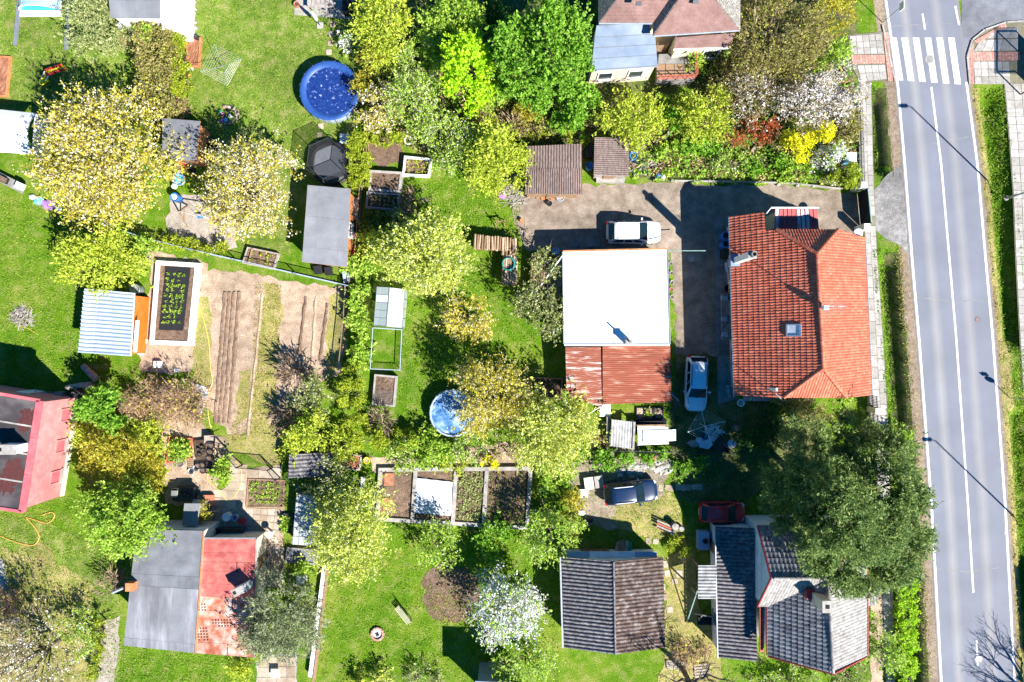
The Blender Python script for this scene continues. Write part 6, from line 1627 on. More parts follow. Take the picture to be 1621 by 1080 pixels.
def car(label, px, py, ang, L_, W_, H_, paintm, style, z0=0.0):
    """x forward; style 'estate', 'suv' or 'hatch'"""
    p = G(px, py, 0.9)
    r = thing('parked_car', label, 'car', (p.x, p.y, z0), ang, group='cars parked in the yards')
    h = L_ / 2; w = W_ / 2
    belt = H_ * 0.62
    nose = {'estate': 0.30, 'suv': 0.30, 'hatch': 0.26}[style]
    #            x      half width  top z    bottom z
    st = [(-h, 0.80, belt * 0.72, 0.42), (-h + 0.05, 0.90, belt * 0.9, 0.32), (-h + 0.22, 0.96, belt * 0.99, 0.26), (-h + 0.7, 1.0, belt, 0.22), (0, 1.0, belt, 0.2), (h - 1.35, 1.0, belt * 0.99, 0.2), (h - 0.75, 0.985, belt * 0.93, 0.22), (h - 0.32, 0.90, belt * 0.86, 0.24), (h - 0.1, 0.74, belt * 0.76, 0.28), (h, 0.48, belt * 0.62, 0.36)]
    secs = []
    for x, f, zt, zb in st:
        ww = w * f
        prof = [(ww * 0.9, zb), (ww * 0.99, zb + 0.12), (ww, zb + (zt - zb) * 0.5), (ww * 0.985, zt - 0.10), (ww * 0.93, zt - 0.03), (ww * 0.75, zt + 0.005), (ww * 0.35, zt + 0.022), (0, zt + 0.028)]
        full = prof + [(-y, z) for y, z in reversed(prof[:-1])]
        secs.append([(x, y, z) for y, z in full])
    body = loft(secs).build('body', paintm, r, smooth=True, local=True)
    # cabin
    if style == 'hatch': xr0, xr1, xf1, xf0 = -h + 0.10, -h + 0.55, h * 0.10, h * 0.50
    elif style == 'suv': xr0, xr1, xf1, xf0 = -h + 0.12, -h + 0.62, h * 0.14, h * 0.47
    else: xr0, xr1, xf1, xf0 = -h + 0.10, -h + 0.50, h * 0.14, h * 0.48
    wb, wr = w * 0.93, w * 0.74
    zb = belt - 0.02
    def cs(x, wt, zt, wbb=None):
        wbb = wbb or wb
        pr = [(wbb, zb), (wt + (wbb - wt) * 0.08, zb + (zt - zb) * 0.92), (wt * 0.93, zt), (wt * 0.5, zt + 0.025), (0, zt + 0.035)]
        return [(x, y, z) for y, z in pr + [(-a, b) for a, b in reversed(pr[:-1])]]
    cab = loft([cs(xr0, wb * 0.88, zb + 0.06, wb * 0.95), cs(xr1 - 0.05, wr, H_ - 0.09), cs(xr1 + 0.25, wr * 1.02, H_ - 0.045), cs((xr1 + xf1) / 2, wr * 1.03, H_ - 0.035), cs(xf1 - 0.1, wr * 1.01, H_ - 0.05), cs(xf1, wr, H_ - 0.08), cs(xf0, wb * 0.92, zb + 0.03, wb * 0.96)])
    cab = cab.build('cabin', paintm, r, smooth=True, local=True)
    zt = H_ - 0.085
    patch([(xf0, -wb * 0.9, zb + 0.06), (xf0, wb * 0.9, zb + 0.06), (xf1, wr * 0.98, zt), (xf1, -wr * 0.98, zt)], bulge=0.03, ins=0.03, lift=0.03).build('windscreen', 'car_glass', cab, smooth=True, local=True)
    patch([(xr0, wb * 0.86, zb + 0.08), (xr0, -wb * 0.86, zb + 0.08), (xr1 - 0.05, -wr * 0.98, zt - 0.01), (xr1 - 0.05, wr * 0.98, zt - 0.01)], bulge=0.03, ins=0.04, lift=0.03).build('rear_window', 'car_glass', cab, smooth=True, local=True)
    segs = [(0.03, 0.36), (0.40, 0.68), (0.71, 0.97)] if style != 'hatch' else [(0.04, 0.46), (0.51, 0.96)]
    for s in (1, -1):
        for a, b in segs:
            lo = lambda t: Vector((xr0 + 0.12 + (xf0 - 0.12 - xr0 - 0.12) * t, s * (wb * 0.995), zb + 0.07))
            hi = lambda t: Vector((xr1 + 0.02 + (xf1 - xr1 - 0.04) * t, s * (wr + 0.03), H_ - 0.12))
            q = [lo(a), lo(b), hi(b), hi(a)] if s < 0 else [lo(b), lo(a), hi(a), hi(b)]
            patch(q, 3, 2, 0.0, 0.02, 0.02).build('side_window', 'car_glass', cab, local=True)
        if style in ('estate', 'suv'):
            MB().tube([(xr1 + 0.1, s * wr * 0.93, H_ - 0.03), (xr1 + 0.2, s * wr * 0.93, H_ + 0.03), (xf1 - 0.3, s * wr * 0.93, H_ + 0.03), (xf1 - 0.2, s * wr * 0.93, H_ - 0.03)], 0.03, 6).build('roof_rail', 'white_plastic' if style == 'suv' else 'dark_metal', r, local=True)
        m_ = MB().box((xf0 - 0.42, s * (w + 0.1), belt + 0.06), (0.14, 0.2, 0.13)).build('mirror', paintm, r, local=True, bevel=0.03)
        MB().box((h - 0.24, s * w * 0.66, belt * 0.74), (0.26, w * 0.34, 0.13), rz=-s * 0.6).build('headlight', 'lamp_glass', r, local=True, bevel=0.03)
        MB().box((-h + 0.045, s * w * 0.78, belt * 0.88), (0.12, 0.22, 0.24)).build('tail_light', 'tail_red', r, local=True, bevel=0.02)
        for x in (-h + 0.78, h - 0.85):
            wh_ = MB()
            c = Vector((x, s * (w - 0.10), 0.31)); V = []; F = []
            for k in range(18):
                t = 2 * math.pi * k / 18
                for (rr, yy) in ((0.20, 0.10), (0.30, 0.10), (0.315, 0.07), (0.315, -0.09), (0.2, -0.1)):
                    V.append(c + Vector((math.cos(t) * rr, s * yy, math.sin(t) * rr)))
            for k in range(18):
                for j in range(4): F.append((k * 5 + j, k * 5 + j + 1, ((k + 1) % 18) * 5 + j + 1, ((k + 1) % 18) * 5 + j))
            ty = wh_.add(V, F).build('wheel', 'rubber', r, local=True, smooth=True)
            rim = MB()
            for k in range(5): t = 2 * math.pi * k / 5; rim.bar(c + Vector((0, s * 0.09, 0)), c + Vector((math.cos(t) * 0.2, s * 0.09, math.sin(t) * 0.2)), 0.06, 0.03, up=(0, 1, 0))
            rim.build('rim', 'chrome', ty, local=True)
    MB().box((h - 0.01, 0, belt * 0.42), (0.05, w * 0.8, 0.14)).build('grille', 'black_plastic', r, local=True, bevel=0.02)
    MB().box((-h - 0.005, 0, belt * 0.6), (0.03, 0.5, 0.11)).build('number_plate', 'white_plastic', r, local=True)
    MB().bar((xf0 - 0.02, -wb * 0.7, belt + 0.035), (xf0 + 0.03, wb * 0.1, belt + 0.05), 0.02, 0.015).build('wiper', 'black_plastic', r, local=True)
    MB().bar((xf0 - 0.02, wb * 0.02, belt + 0.035), (xf0 + 0.03, wb * 0.75, belt + 0.05), 0.02, 0.015).build('wiper', 'black_plastic', r, local=True)
    MB().tube([(xr1 + 0.25, 0, H_ - 0.02), (xr1 + 0.12, 0, H_ + 0.12)], 0.012, 5).build('aerial', 'black_plastic', r, local=True)
    # bonnet and door seams
    sm = MB()
    for s in (1, -1):
        sm.bar((xf0 + 0.05, s * w * 0.80, belt * 0.985 + 0.008), (h - 0.4, s * w * 0.66, belt * 0.885 + 0.012), 0.014, 0.012)
    sm.build('bonnet_seam', 'dark_slot', body, local=True)
    return r
car('white hatchback parked on the gravel drive behind the garage', 1004, 367, 0.0, 4.25, 1.78, 1.45, 'paint_white', 'suv')
car('white estate car in the shade beside the red-tiled house', 1103.5, 608, -math.pi / 2 - 0.035, 4.3, 1.72, 1.5, 'paint_white', 'estate')
car('dark blue estate car with silver roof rails on the worn lawn', 999.5, 780, 0.10, 4.2, 1.78, 1.5, 'paint_navy', 'suv')
car('red hatchback in the shade above the slate house', 1145, 812, 0.0, 3.6, 1.62, 1.42, 'paint_red', 'hatch')

# ================================================================== pools
def round_pool(label, px, py, rp, h, m, cover, wallm, n=16, rim=0.42, tubes=True):
    c = G(px, py, h); R = Lm(rp, h)
    r = thing('round_pool', label, 'pool', (c.x, c.y, 0))
    MB().lathe((c.x, c.y, 0), [(R * 0.97, 0), (R, h * 0.5), (R * 0.99, h - 0.06), (R - 0.02, h - 0.06), (R - 0.05, 0.02)], n).build('wall', wallm, r)
    MB().lathe((c.x, c.y, 0), [(R - rim, h - 0.2), (R - rim * 0.6, h - 0.04), (R - 0.05, h + 0.02), (R + 0.05, h - 0.03), (R + 0.03, h - 0.12)], n * 2, cap=False).build('rim', m, r, smooth=True)
    # wavy cover
    V = [(c.x, c.y, h - 0.16)]; F = []
    NR = 8; NA = 40
    for i in range(1, NR + 1):
        for k in range(NA):
            t = 2 * math.pi * k / NA; q = (R - rim * 0.8) * i / NR
            V.append((c.x + q * math.cos(t), c.y + q * math.sin(t), h - 0.16 + random.uniform(-0.035, 0.035) * (i < NR)))
    for k in range(NA): F.append((0, 1 + k, 1 + (k + 1) % NA))
    for i in range(NR - 1):
        for k in range(NA): F.append((1 + i * NA + k, 1 + (i + 1) * NA + k, 1 + (i + 1) * NA + (k + 1) % NA, 1 + i * NA + (k + 1) % NA))
    MB().add(V, F).build('cover', cover, r, smooth=True)
    for k in range(n):
        t = 2 * math.pi * (k + 0.5) / n
        MB().tube([(c.x + (R + 0.06) * math.cos(t), c.y + (R + 0.06) * math.sin(t), 0), (c.x + (R + 0.04) * math.cos(t), c.y + (R + 0.04) * math.sin(t), h - 0.02)], 0.035, 6).build('post', 'grey_metal', r)
    return r
round_pool('round blue pool with bubbled dark blue cover on the lawn', 521, 143, 46.5, 1.15, 'pool_blue', 'pool_cover', 'metal_pale_blue', rim=0.5)
round_pool('pale blue round pool half under a golden tree', 717, 654, 37, 1.0, 'metal_pale_blue', 'pool_cover_pale', 'metal_pale_blue', n=12, rim=0.14)
# sheltered pool with clear dome
pe = thing('domed_pool', 'blue pool under a clear arched dome at top corner', 'pool', G(63, -10, 0))
a, b = G(31, 26, 0.1), G(97, 26, 0.1)
MB().prism([(a.x, a.y), (b.x, b.y), (b.x, b.y + 7), (a.x, a.y + 7)], 0, 0.10).build('deck', 'white_paint', pe)
MB().prism([(a.x + 0.2, a.y + 0.45), (b.x - 0.15, a.y + 0.45), (b.x - 0.15, a.y + 6.6), (a.x + 0.2, a.y + 6.6)], 0.1, 0.16).build('water', 'pool_water', pe)
for k in range(3):
    y0 = a.y + 0.45 + k * 2.1; V = []
    for i in range(13):
        t = math.pi * i / 12
        for yy in (y0, y0 + 2.05): V.append(((a.x + b.x) / 2 - math.cos(t) * (b.x - a.x) / 2 * 0.97, yy, 0.12 + (0.9 + 0.06 * k) * math.sin(t)))
    sg = MB().add(V, [(2 * i, 2 * i + 1, 2 * i + 3, 2 * i + 2) for i in range(12)]).build('dome_segment', 'poly_dome', pe, smooth=True)
    MB().tube([V[2 * i] for i in range(13)], 0.04, 5).build('arch_rib', 'white_plastic', sg)
for x0, y0, x1, y1 in ((31, 0, 24, 72), (109, 0, 105, 79)):
    MB().bar(G(x0, y0, 0.05), G(x1, y1, 0.05), 0.32, 0.1).build('rail', 'grey_metal', pe)

# ================================================================== garden things
def rotary(label, px, py, z, half, ang, m='zinc', tilt=0.0, lines=8):
    c = G(px, py, z)
    r = thing('clothes_dryer', label, 'clothes dryer', (c.x, c.y, 0))
    MB().tube([(c.x, c.y, 0), (c.x, c.y, z + 0.1)], 0.028, 8).build('pole', m, r)
    tips = []
    for k in range(4):
        t = ang + k * math.pi / 2
        e = Vector((c.x + half * math.cos(t), c.y + half * math.sin(t), z + 0.25)); tips.append(e)
        MB().tube([(c.x, c.y, z - 0.1), e], 0.018, 6).build('arm', m, r)
    J = MB()
    for i in range(1, lines + 1):
        f = 0.25 + 0.75 * i / lines; o = Vector((c.x, c.y, z - 0.1))
        pts = [o.lerp(e, f) for e in tips]
        for k in range(4): J.tube([pts[k], pts[(k + 1) % 4]], 0.006, 3)
    J.build('washing_lines', 'white_plastic', r, kind='stuff')
    return r
rotary('square rotary clothes dryer standing on the sunny lawn', 352, 105, 1.7, 1.65, 0.3, 'zinc', lines=6)
rotary('rotary clothes dryer in the shade by the white estate car', 1117, 675, 1.6, 1.5, 0.28, 'white_plastic', lines=5)

# trampoline with net
tc = G(524, 259, 0.9); tR = 1.75
tm = thing('trampoline', 'trampoline with dark safety net beside the thuja hedge', 'trampoline', (tc.x, tc.y, 0))
MB().lathe((tc.x, tc.y, 0.8), [(tR - 0.3, 0.0), (tR - 0.3, 0.03), (0.001, 0.03)], 28).build('mat', 'jumping_mat', tm)
MB().torus((tc.x, tc.y, 0.82), tR - 0.14, 0.13, 28, 6).build('pad', 'black_plastic', tm, smooth=True)
for k in range(6):
    t = 2 * math.pi * k / 6 + 0.4
    x, y = tc.x + tR * math.cos(t), tc.y + tR * math.sin(t)
    MB().tube([(x, y, 0), (x, y, 2.3), (tc.x + (tR - 0.2) * math.cos(t), tc.y + (tR - 0.2) * math.sin(t), 2.5)], 0.03, 6).build('pole', 'dark_metal', tm)
ring = [Vector((tc.x + (tR - 0.2) * math.cos(2 * math.pi * k / 6 + 0.4), tc.y + (tR - 0.2) * math.sin(2 * math.pi * k / 6 + 0.4), 2.45)) for k in range(6)]
low = [Vector((tc.x + (tR - 0.28) * math.cos(2 * math.pi * k / 6 + 0.4), tc.y + (tR - 0.28) * math.sin(2 * math.pi * k / 6 + 0.4), 0.9)) for k in range(6)]
for k in range(6):
    j = (k + 1) % 6
    MB().quad(low[k], low[j], ring[j], ring[k]).build('net_panel', 'safety_net', tm)
    MB().tube([ring[k], ring[j]], 0.022, 5).build('top_rail', 'dark_metal', tm)

# toddler slide
sl = thing('toy_slide', 'yellow and red plastic toddler slide on the top lawn', 'slide', G(82, 118, 0))
a0, a1 = G(74, 116, 0.75), G(101, 106, 0.12)
mb = MB(); d = (a1 - a0); sd = Vector((-d.y, d.x, 0)).normalized() * 0.22
mb.add([a0 - sd, a0 + sd, a0.lerp(a1, .5) + sd - Vector((0, 0, .12)), a0.lerp(a1, .5) - sd - Vector((0, 0, .12)), a1 + sd, a1 - sd], [(0, 1, 2, 3), (3, 2, 4, 5)]); mb.build('chute', 'yellow_plastic', sl)
for s in (-1, 1): MB().bar(a0 + sd * s + Vector((0, 0, .08)), a1 + sd * s + Vector((0, 0, .05)), 0.06, 0.16).build('side', 'red_plastic', sl)
for s in (-1, 1): MB().bar(G(68, 128, 0) + sd * s, a0 + sd * s, 0.07, 0.07).build('ladder_rail', 'white_plastic', sl)
for k in range(4): q = G(68, 128, 0).lerp(a0, 0.2 + k * 0.22); MB().bar(q - sd, q + sd, 0.08, 0.04).build('step', 'red_plastic' if k % 2 else 'yellow_plastic', sl)
MB().box(G(70, 128, 0.2), (0.7, 0.35, 0.3), rz=0.5).build('base', 'yellow_plastic', sl)

# bench
bc_ = G(638, 974, 0.45); ba = math.atan2(-(988 - 960), 22)
bn = thing('park_bench', 'slatted garden bench alone on the lawn', 'bench', (bc_.x, bc_.y, 0), ba)
for k in range(4): MB().box((0, -0.18 + k * 0.12, 0.44), (1.6, 0.09, 0.035)).build('seat_slat', 'bench_slat', bn, local=True)
for k in range(3): MB().box((0, 0.28 + 0.03 * k, 0.58 + k * 0.13), (1.6, 0.035, 0.10)).build('back_slat', 'bench_slat', bn, local=True)
for s in (-0.65, 0.65):
    MB().bar((s, -0.18, 0), (s, -0.18, 0.43), 0.06, 0.06).build('leg', 'dark_metal', bn, local=True)
    MB().bar((s, 0.2, 0), (s, 0.36, 0.92), 0.06, 0.06).build('leg', 'dark_metal', bn, local=True)
# fire pit: ring of stones
fp = G(598, 1003, 0)
ft = thing('fire_pit', 'round stone fire pit with pale ash on the lawn', 'fire pit', fp)
for k in range(12):
    t = 2 * math.pi * k / 12
    setrnd(MB().box(fp + Vector((0.46 * math.cos(t), 0.46 * math.sin(t), 0.1)), (0.17, 0.22, 0.2), rz=t).build('stone', 'red_paver', ft, bevel=0.02))
MB().lathe(fp, [(0.4, 0), (0.4, 0.05), (0.25, 0.08), (0.001, 0.1)], 16).build('ash', 'ash', ft)
for k in range(5): t = random.uniform(0, 6.28); MB().bar(fp + Vector((0.15 * math.cos(t), 0.15 * math.sin(t), 0.1)), fp + Vector((-0.2 * math.cos(t), -0.2 * math.sin(t), 0.13)), 0.05, 0.05).build('charred_log', 'dark_slot', ft)
# stepping stones
for i, (x, y) in enumerate(((527, 39), (525, 54), (523, 69), (521, 83), (508, 200), (506, 214), (504, 227))):
    p = G(x, y); lab = ['first stepping stone below the top terrace', 'second stepping stone below the top terrace', 'third stepping stone beside the white bush', 'stepping stone nearest the round blue pool top', 'stepping stone just below the round blue pool', 'middle stepping stone above the trampoline', 'stepping stone touching the trampoline net shadow'][i]
    o = MB().box((p.x, p.y, 0.03), (0.42, 0.42, 0.06), rz=random.uniform(-.1, .1)).build('stepping_stone', 'slab_path', label=lab, cat='stone', group='stepping stones on the pool lawn', bevel=0.015); setrnd(o)

def frame_bed(label, pts, h, m, soil, w=0.12, soil_z=None, name='raised_bed', plants=None, cat='garden bed'):
    """raised bed: boards round a soil fill; pts = 4 pixel corners at top height"""
    q = X(pts, h); c = sum(q, Vector()) / 4
    r = thing(name, label, cat, (c.x, c.y, 0))
    for i in range(4):
        a, b = q[i], q[(i + 1) % 4]
        d = (b - a).normalized() * (w / 2 if i % 2 == 0 else -w / 2)
        MB().bar(a - d + Vector((0, 0, -h / 2)), b + d + Vector((0, 0, -h / 2)), w, h).build('edge_board', m, r)
    z = soil_z if soil_z is not None else h - 0.08
    n = 10; V = []; F = []
    for j in range(n + 1):
        for i in range(n + 1):
            p = bil(q, 0.01 + 0.98 * i / n, 0.01 + 0.98 * j / n); V.append((p.x, p.y, z + random.uniform(-0.03, 0.03)))
    for j in range(n):
        for i in range(n): k = j * (n + 1) + i; F.append((k, k + 1, k + n + 2, k + n + 1))
    MB().add(V, F).build('soil', soil, r)
    return r, q, z
def sprig(parent, p, r_, kind='fresh', n=26, h=0.2, name='plant'):
    k = K[kind]
    P = np.array(p) + RNG.normal(size=(n, 3)) * np.array([r_ * 0.5, r_ * 0.5, 0.0]) + np.array([0, 0, 1]) * (RNG.random((n, 1)) * h + 0.04)
    return leaves(name, P, unit(P - np.array(p)) + RNG.normal(size=(n, 3)) * 0.3, r_ * 0.9, k['lf'], parent, 0.55)
def bed_plants(r, q, z, nu, nv, kind, rr, u0=0.08, u1=0.92, v0=0.08, v1=0.92, h=0.2, miss=0.08):
    for i in range(nu):
        for j in range(nv):
            if random.random() < miss: continue
            u = u0 + (u1 - u0) * (i + 0.5) / nu; v = v0 + (v1 - v0) * (j + 0.5) / nv
            p = bil(q, u, v); sprig(r, (p.x + random.uniform(-.05, .05), p.y + random.uniform(-.05, .05), z), rr * random.uniform(0.6, 1.15), kind, h=h)
frame_bed('red-soil bed beside the rock strip on the pool lawn', [(294, 104), (314, 105), (317, 60), (296, 60)], 0.3, 'wood_orange', 'soil_red')
r, q, z = frame_bed('orange-edged bed cut by the photo edge', [(-30, 150), (9, 152), (15, 90), (-30, 88)], 0.25, 'wood_orange', 'soil_red')
frame_bed('tall concrete bed with bare soil beside thuja hedge', [(585, 300), (632, 303), (635, 274), (587, 271)], 0.75, 'concrete', 'soil', w=0.18)
r, q, z = frame_bed('tall concrete bed with dark soil below the bare one', [(580, 328), (629, 332), (631, 308), (582, 305)], 0.7, 'concrete_dark', 'soil_dark', w=0.16)
bed_plants(r, q, z, 6, 3, 'pale', 0.13)
r, q, z = frame_bed('white-framed compost bed under the pale shrub', [(638, 276), (678, 278), (682, 252), (641, 248)], 0.6, 'white_paint', 'soil', soil_z=0.2)
bed_plants(r, q, z, 5, 3, 'yg', 0.16)
r, q, z = frame_bed('small raised bed with wire cover beside the lawn', [(590, 640), (623, 643), (627, 597), (594, 594)], 0.55, 'concrete', 'soil', w=0.14)
gm = bil(q, 0.5, 0.27)
for k in range(9): MB().tube([bil(q, 0.08, 0.05 + 0.055 * k) + Vector((0, 0, 0.05)), bil(q, 0.92, 0.05 + 0.055 * k) + Vector((0, 0, 0.05))], 0.012, 4).build('wire', 'zinc', r)
r, q, z = frame_bed('narrow soil planter at the allotment fence', [(384, 416), (432, 426), (440, 402), (392, 392)], 0.4, 'wood_grey', 'soil', w=0.1)
bed_plants(r, q, z, 3, 2, 'yg', 0.18)
MB().bar(bil(q, 0.2, 0) + Vector((0, 0, 0.03)), bil(q, 0.16, 1) + Vector((0, 0, 0.03)), 0.12, 0.08).build('cross_board', 'wood', r)
# strawberry bed with white concrete rim and black fabric
r, q, z = frame_bed('white concrete bed with strawberry plants in black fabric', [(240, 542), (300, 544), (312, 420), (250, 416)], 0.5, 'white_paint', 'soil', w=0.34)
fq = [bil(q, 0.16, 0.16), bil(q, 0.80, 0.16), bil(q, 0.84, 0.96), bil(q, 0.2, 0.96)]
fq = [Vector((p.x, p.y, z + 0.045)) for p in fq]
MB().add([tuple(p) for p in fq] + [(p.x, p.y, p.z + 0.012) for p in fq], [(4, 5, 6, 7), (0, 1, 5, 4), (1, 2, 6, 5), (2, 3, 7, 6), (3, 0, 4, 7)]).build('fabric', 'fabric_black', r)
bed_plants(r, fq, z + 0.05, 4, 10, 'fresh', 0.17, h=0.12, miss=0.15)
# nursery bed of seedlings
r, q, z = frame_bed('square seedling bed with rows of small green plants', [(390, 803), (448, 803), (450, 761), (393, 759)], 0.12, 'wood', 'soil', w=0.1, soil_z=0.08)
bed_plants(r, q, z, 6, 4, 'fresh', 0.19, h=0.12)
r, q, z = frame_bed('brick-edged bed with weeds near the nursery pots', [(263, 733), (300, 726), (303, 695), (268, 692)], 0.2, 'brick_red', 'soil', w=0.12)
bed_plants(r, q, z, 6, 5, 'fresh', 0.25)
# the framed vegetable bed with four plots
r, q, z = frame_bed('wide framed vegetable bed with white fleece in the middle', [(597, 822), (834, 836), (840, 742), (602, 744)], 0.35, 'concrete', 'soil', w=0.3, soil_z=0.2)
for u in (0.235, 0.505, 0.71): MB().bar(bil(q, u, 0.02) + Vector((0, 0, -0.02)), bil(q, u, 0.98) + Vector((0, 0, -0.02)), 0.3, 0.1).build('path_board', 'concrete', r)
n = 16; V = []; F = []
fz = [G(655, 812, 0.35), G(720, 818, 0.35), G(722, 764, 0.35), G(660, 757, 0.35)]
for j in range(n + 1):
    for i in range(n + 1):
        p = bil(fz, i / n, j / n); V.append((p.x, p.y, 0.30 + 0.05 * math.sin(i * 1.3 + j * 0.4) + random.uniform(0, 0.05)))
for j in range(n):
    for i in range(n): k = j * (n + 1) + i; F.append((k, k + 1, k + n + 2, k + n + 1))
MB().add(V, F).build('fleece', 'fleece', r, smooth=True)
for (u0, u1, kd, rr, nu, nv) in ((0.53, 0.69, 'pale', 0.20, 5, 15), (0.73, 0.98, 'apple', 0.16, 6, 10)):
    bed_plants(r, q, z, nu, nv, kd, rr, u0, u1, 0.06, 0.94, h=0.12)
for (u, v) in ((0.06, 0.3), (0.06, 0.8)): p = bil(q, u, v); MB().box((p.x, p.y, 0.24), (0.75, 1.0, 0.06)).build('wet_board', 'soil_red', r)
# round soil bed on the lawn
pts = [(665 + 0, 935)]
zone('round_bed', 'round brown soil bed in the lawn below the apple tree', 'garden bed', [(712 + 47 * math.cos(t), 937 + 49 * math.sin(t)) for t in np.linspace(0, 2 * math.pi, 14)[:-1]], 'soil', 0.45)
cover('grass', 'grass tufts growing into the round soil bed', 'grass', [(672, 940), (752, 940), (745, 985), (700, 988)], None, 900, 0.05, 0.2, 'blade_dry')

# greenhouse
gp = [(592, 515), (636, 519), (641, 458), (597, 454)]
gh = thing('greenhouse', 'small glass greenhouse with pale panes in the garden', 'greenhouse', G(616, 487, 0))
q = X(gp, 1.5); rg = [(q[0] + q[1]) / 2 + Vector((0, 0, 0.5)), (q[3] + q[2]) / 2 + Vector((0, 0, 0.5))]
for (e0, e1, t0, t1) in ((q[0], q[3], rg[0], rg[1]), (q[1], q[2], rg[0], rg[1])):
    for k in range(5):
        Q = [e0.lerp(e1, k / 5), e0.lerp(e1, (k + 1) / 5), t0.lerp(t1, (k + 1) / 5), t0.lerp(t1, k / 5)]
        c = sum(Q, Vector()) / 4; Q = [p + (c - p) * 0.04 for p in Q]
        MB().add([tuple(p) for p in Q], [(0, 1, 2, 3)]).build('roof_pane', 'white_plastic' if (k, e0 is q[0]) in ((1, False), (3, True)) else 'greenhouse_pane', gh)
        MB().tube([e0.lerp(e1, k / 5), t0.lerp(t1, k / 5)], 0.02, 4).build('glazing_bar', 'zinc', gh)
    MB().tube([e0, e1], 0.035, 5).build('eave_bar', 'zinc', gh)
    for k in range(4):
        Q = [Vector((*e0.lerp(e1, k / 4 + .01).xy, 0.05)), Vector((*e0.lerp(e1, (k + 1) / 4 - .01).xy, 0.05)), e0.lerp(e1, (k + 1) / 4 - .01), e0.lerp(e1, k / 4 + .01)]
        MB().add([tuple(p) for p in Q], [(0, 1, 2, 3)]).build('side_pane', 'greenhouse_pane', gh)
MB().tube([rg[0], rg[1]], 0.045, 6).build('ridge_bar', 'zinc', gh)
for (p0, p1, t) in ((q[0], q[1], rg[0]), (q[3], q[2], rg[1])):
    MB().add([(p0.x, p0.y, 0.05), (p1.x, p1.y, 0.05), tuple(p1), tuple(t), tuple(p0)], [(0, 1, 2, 3, 4)]).build('end_pane', 'greenhouse_pane', gh)
    for p in (p0, p1): MB().bar((p.x, p.y, 0), tuple(p), 0.06, 0.06).build('corner_post', 'zinc', gh)
# netted run below the greenhouse
q = X([(586, 584), (633, 586), (636, 522), (590, 519)], 0.7)
nr_ = thing('netted_run', 'teal-framed netted run below the greenhouse', 'frame', G(610, 553, 0))
for i in range(4):
    MB().tube([q[i], q[(i + 1) % 4]], 0.035, 6).build('top_rail', 'metal_pale_blue', nr_)
    MB().tube([(q[i].x, q[i].y, 0), tuple(q[i])], 0.03, 6).build('post', 'metal_pale_blue', nr_)
    a, b = q[i], q[(i + 1) % 4]; MB().quad((a.x, a.y, 0.02), (b.x, b.y, 0.02), tuple(b), tuple(a)).build('net', 'chain_mesh', nr_)

# log stacks
def log_stack(label, q4, h, n, layers, along):
    """quad px; logs lie across; n per layer; bark lengths uneven"""
    q = X(q4, h); c = sum(q, Vector()) / 4
    r = thing('log_stack', label, 'log stack', (c.x, c.y, 0))
    for L_ in range(layers):
        for i in range(n):
            t = (i + 0.5) / n + random.uniform(-0.01, 0.01)
            rad = 0.5 * ((bil(q, 1, 0) - bil(q, 0, 0)).length / n) * random.uniform(0.8, 1.08)
            z = h - 0.09 - L_ * 0.17 + random.uniform(-0.03, 0.03)
            a = bil(q, t + random.uniform(-.02, .02), random.uniform(-0.03, 0.06)); b = bil(q, t + random.uniform(-.02, .02), random.uniform(0.94, 1.04))
            if z < 0.05: continue
            setrnd(MB().tube([(a.x, a.y, z), (b.x, b.y, z + random.uniform(-.03, .03))], [rad, rad * random.uniform(0.75, 1)], 7).build('log', 'log_wood', r))
    e0, e1 = q[0].lerp(q[3], 0.5), q[1].lerp(q[2], 0.5)
    MB().prism(inset([p.xy for p in q], 0.1), 0, max(0.05, h - 0.12 - layers * 0.17)).build('lower_logs', 'wood', r)
    return r, q
log_stack('long stack of split logs with a dark shadow behind', [(749, 394), (817, 398), (817, 378), (751, 370)], 1.3, 17, 2, 'x')
log_stack('stack of logs topped by a green hose ring', [(793, 450), (818, 452), (820, 404), (796, 402)], 1.1, 6, 2, 'x')
log_stack('stack of logs under an apple tree by the garage', [(838, 456), (862, 458), (866, 404), (840, 402)], 1.0, 6, 2, 'x')
log_stack('short row of logs joining two log stacks', [(793, 404), (815, 405), (816, 397), (794, 396)], 1.0, 4, 1, 'x')
hz = MB()
hc = G(805, 418, 1.15)
for k in range(4): hz.torus(hc + Vector((random.uniform(-.03, .03), random.uniform(-.03, .03), 0.045 * k)), 0.52 - 0.02 * k, 0.035, 30, 6)
hz.build('hose_coil', 'teal_hose', label='coiled green garden hose lying on a log stack', cat='hose', smooth=True)

# swing frame on the sand
sw = thing('garden_swing', 'timber A-frame swing on the pale sand', 'swing', G(300, 340, 0))
t0, t1 = G(283, 335, 2.0), G(338, 343, 2.0)
MB().tube([t0, t1], 0.05, 8).build('crossbar', 'wood_grey', sw)
for t, s in ((t0, -1), (t1, 1)):
    for dy in (-0.9, 0.9):
        MB().tube([(t.x + s * 0.25, t.y + dy, 0), tuple(t)], 0.06, 8).build('leg', 'wood', sw)
    MB().tube([(t.x + s * 0.12, t.y - 0.5, 0.9), (t.x + s * 0.12, t.y + 0.5, 0.9)], 0.045, 6).build('brace', 'wood', sw)
for k, mcol in ((0.35, 'blue_plastic'), (0.72, 'red_plastic')):
    p = t0.lerp(t1, k)
    st_ = MB().box((p.x, p.y, 0.5), (0.45, 0.2, 0.05)).build('seat', mcol, sw)
    for s in (-0.2, 0.2): MB().tube([(p.x + s, p.y, 0.5), (p.x + s, p.y, 2.0)], 0.012, 4).build('rope', 'white_plastic', st_)

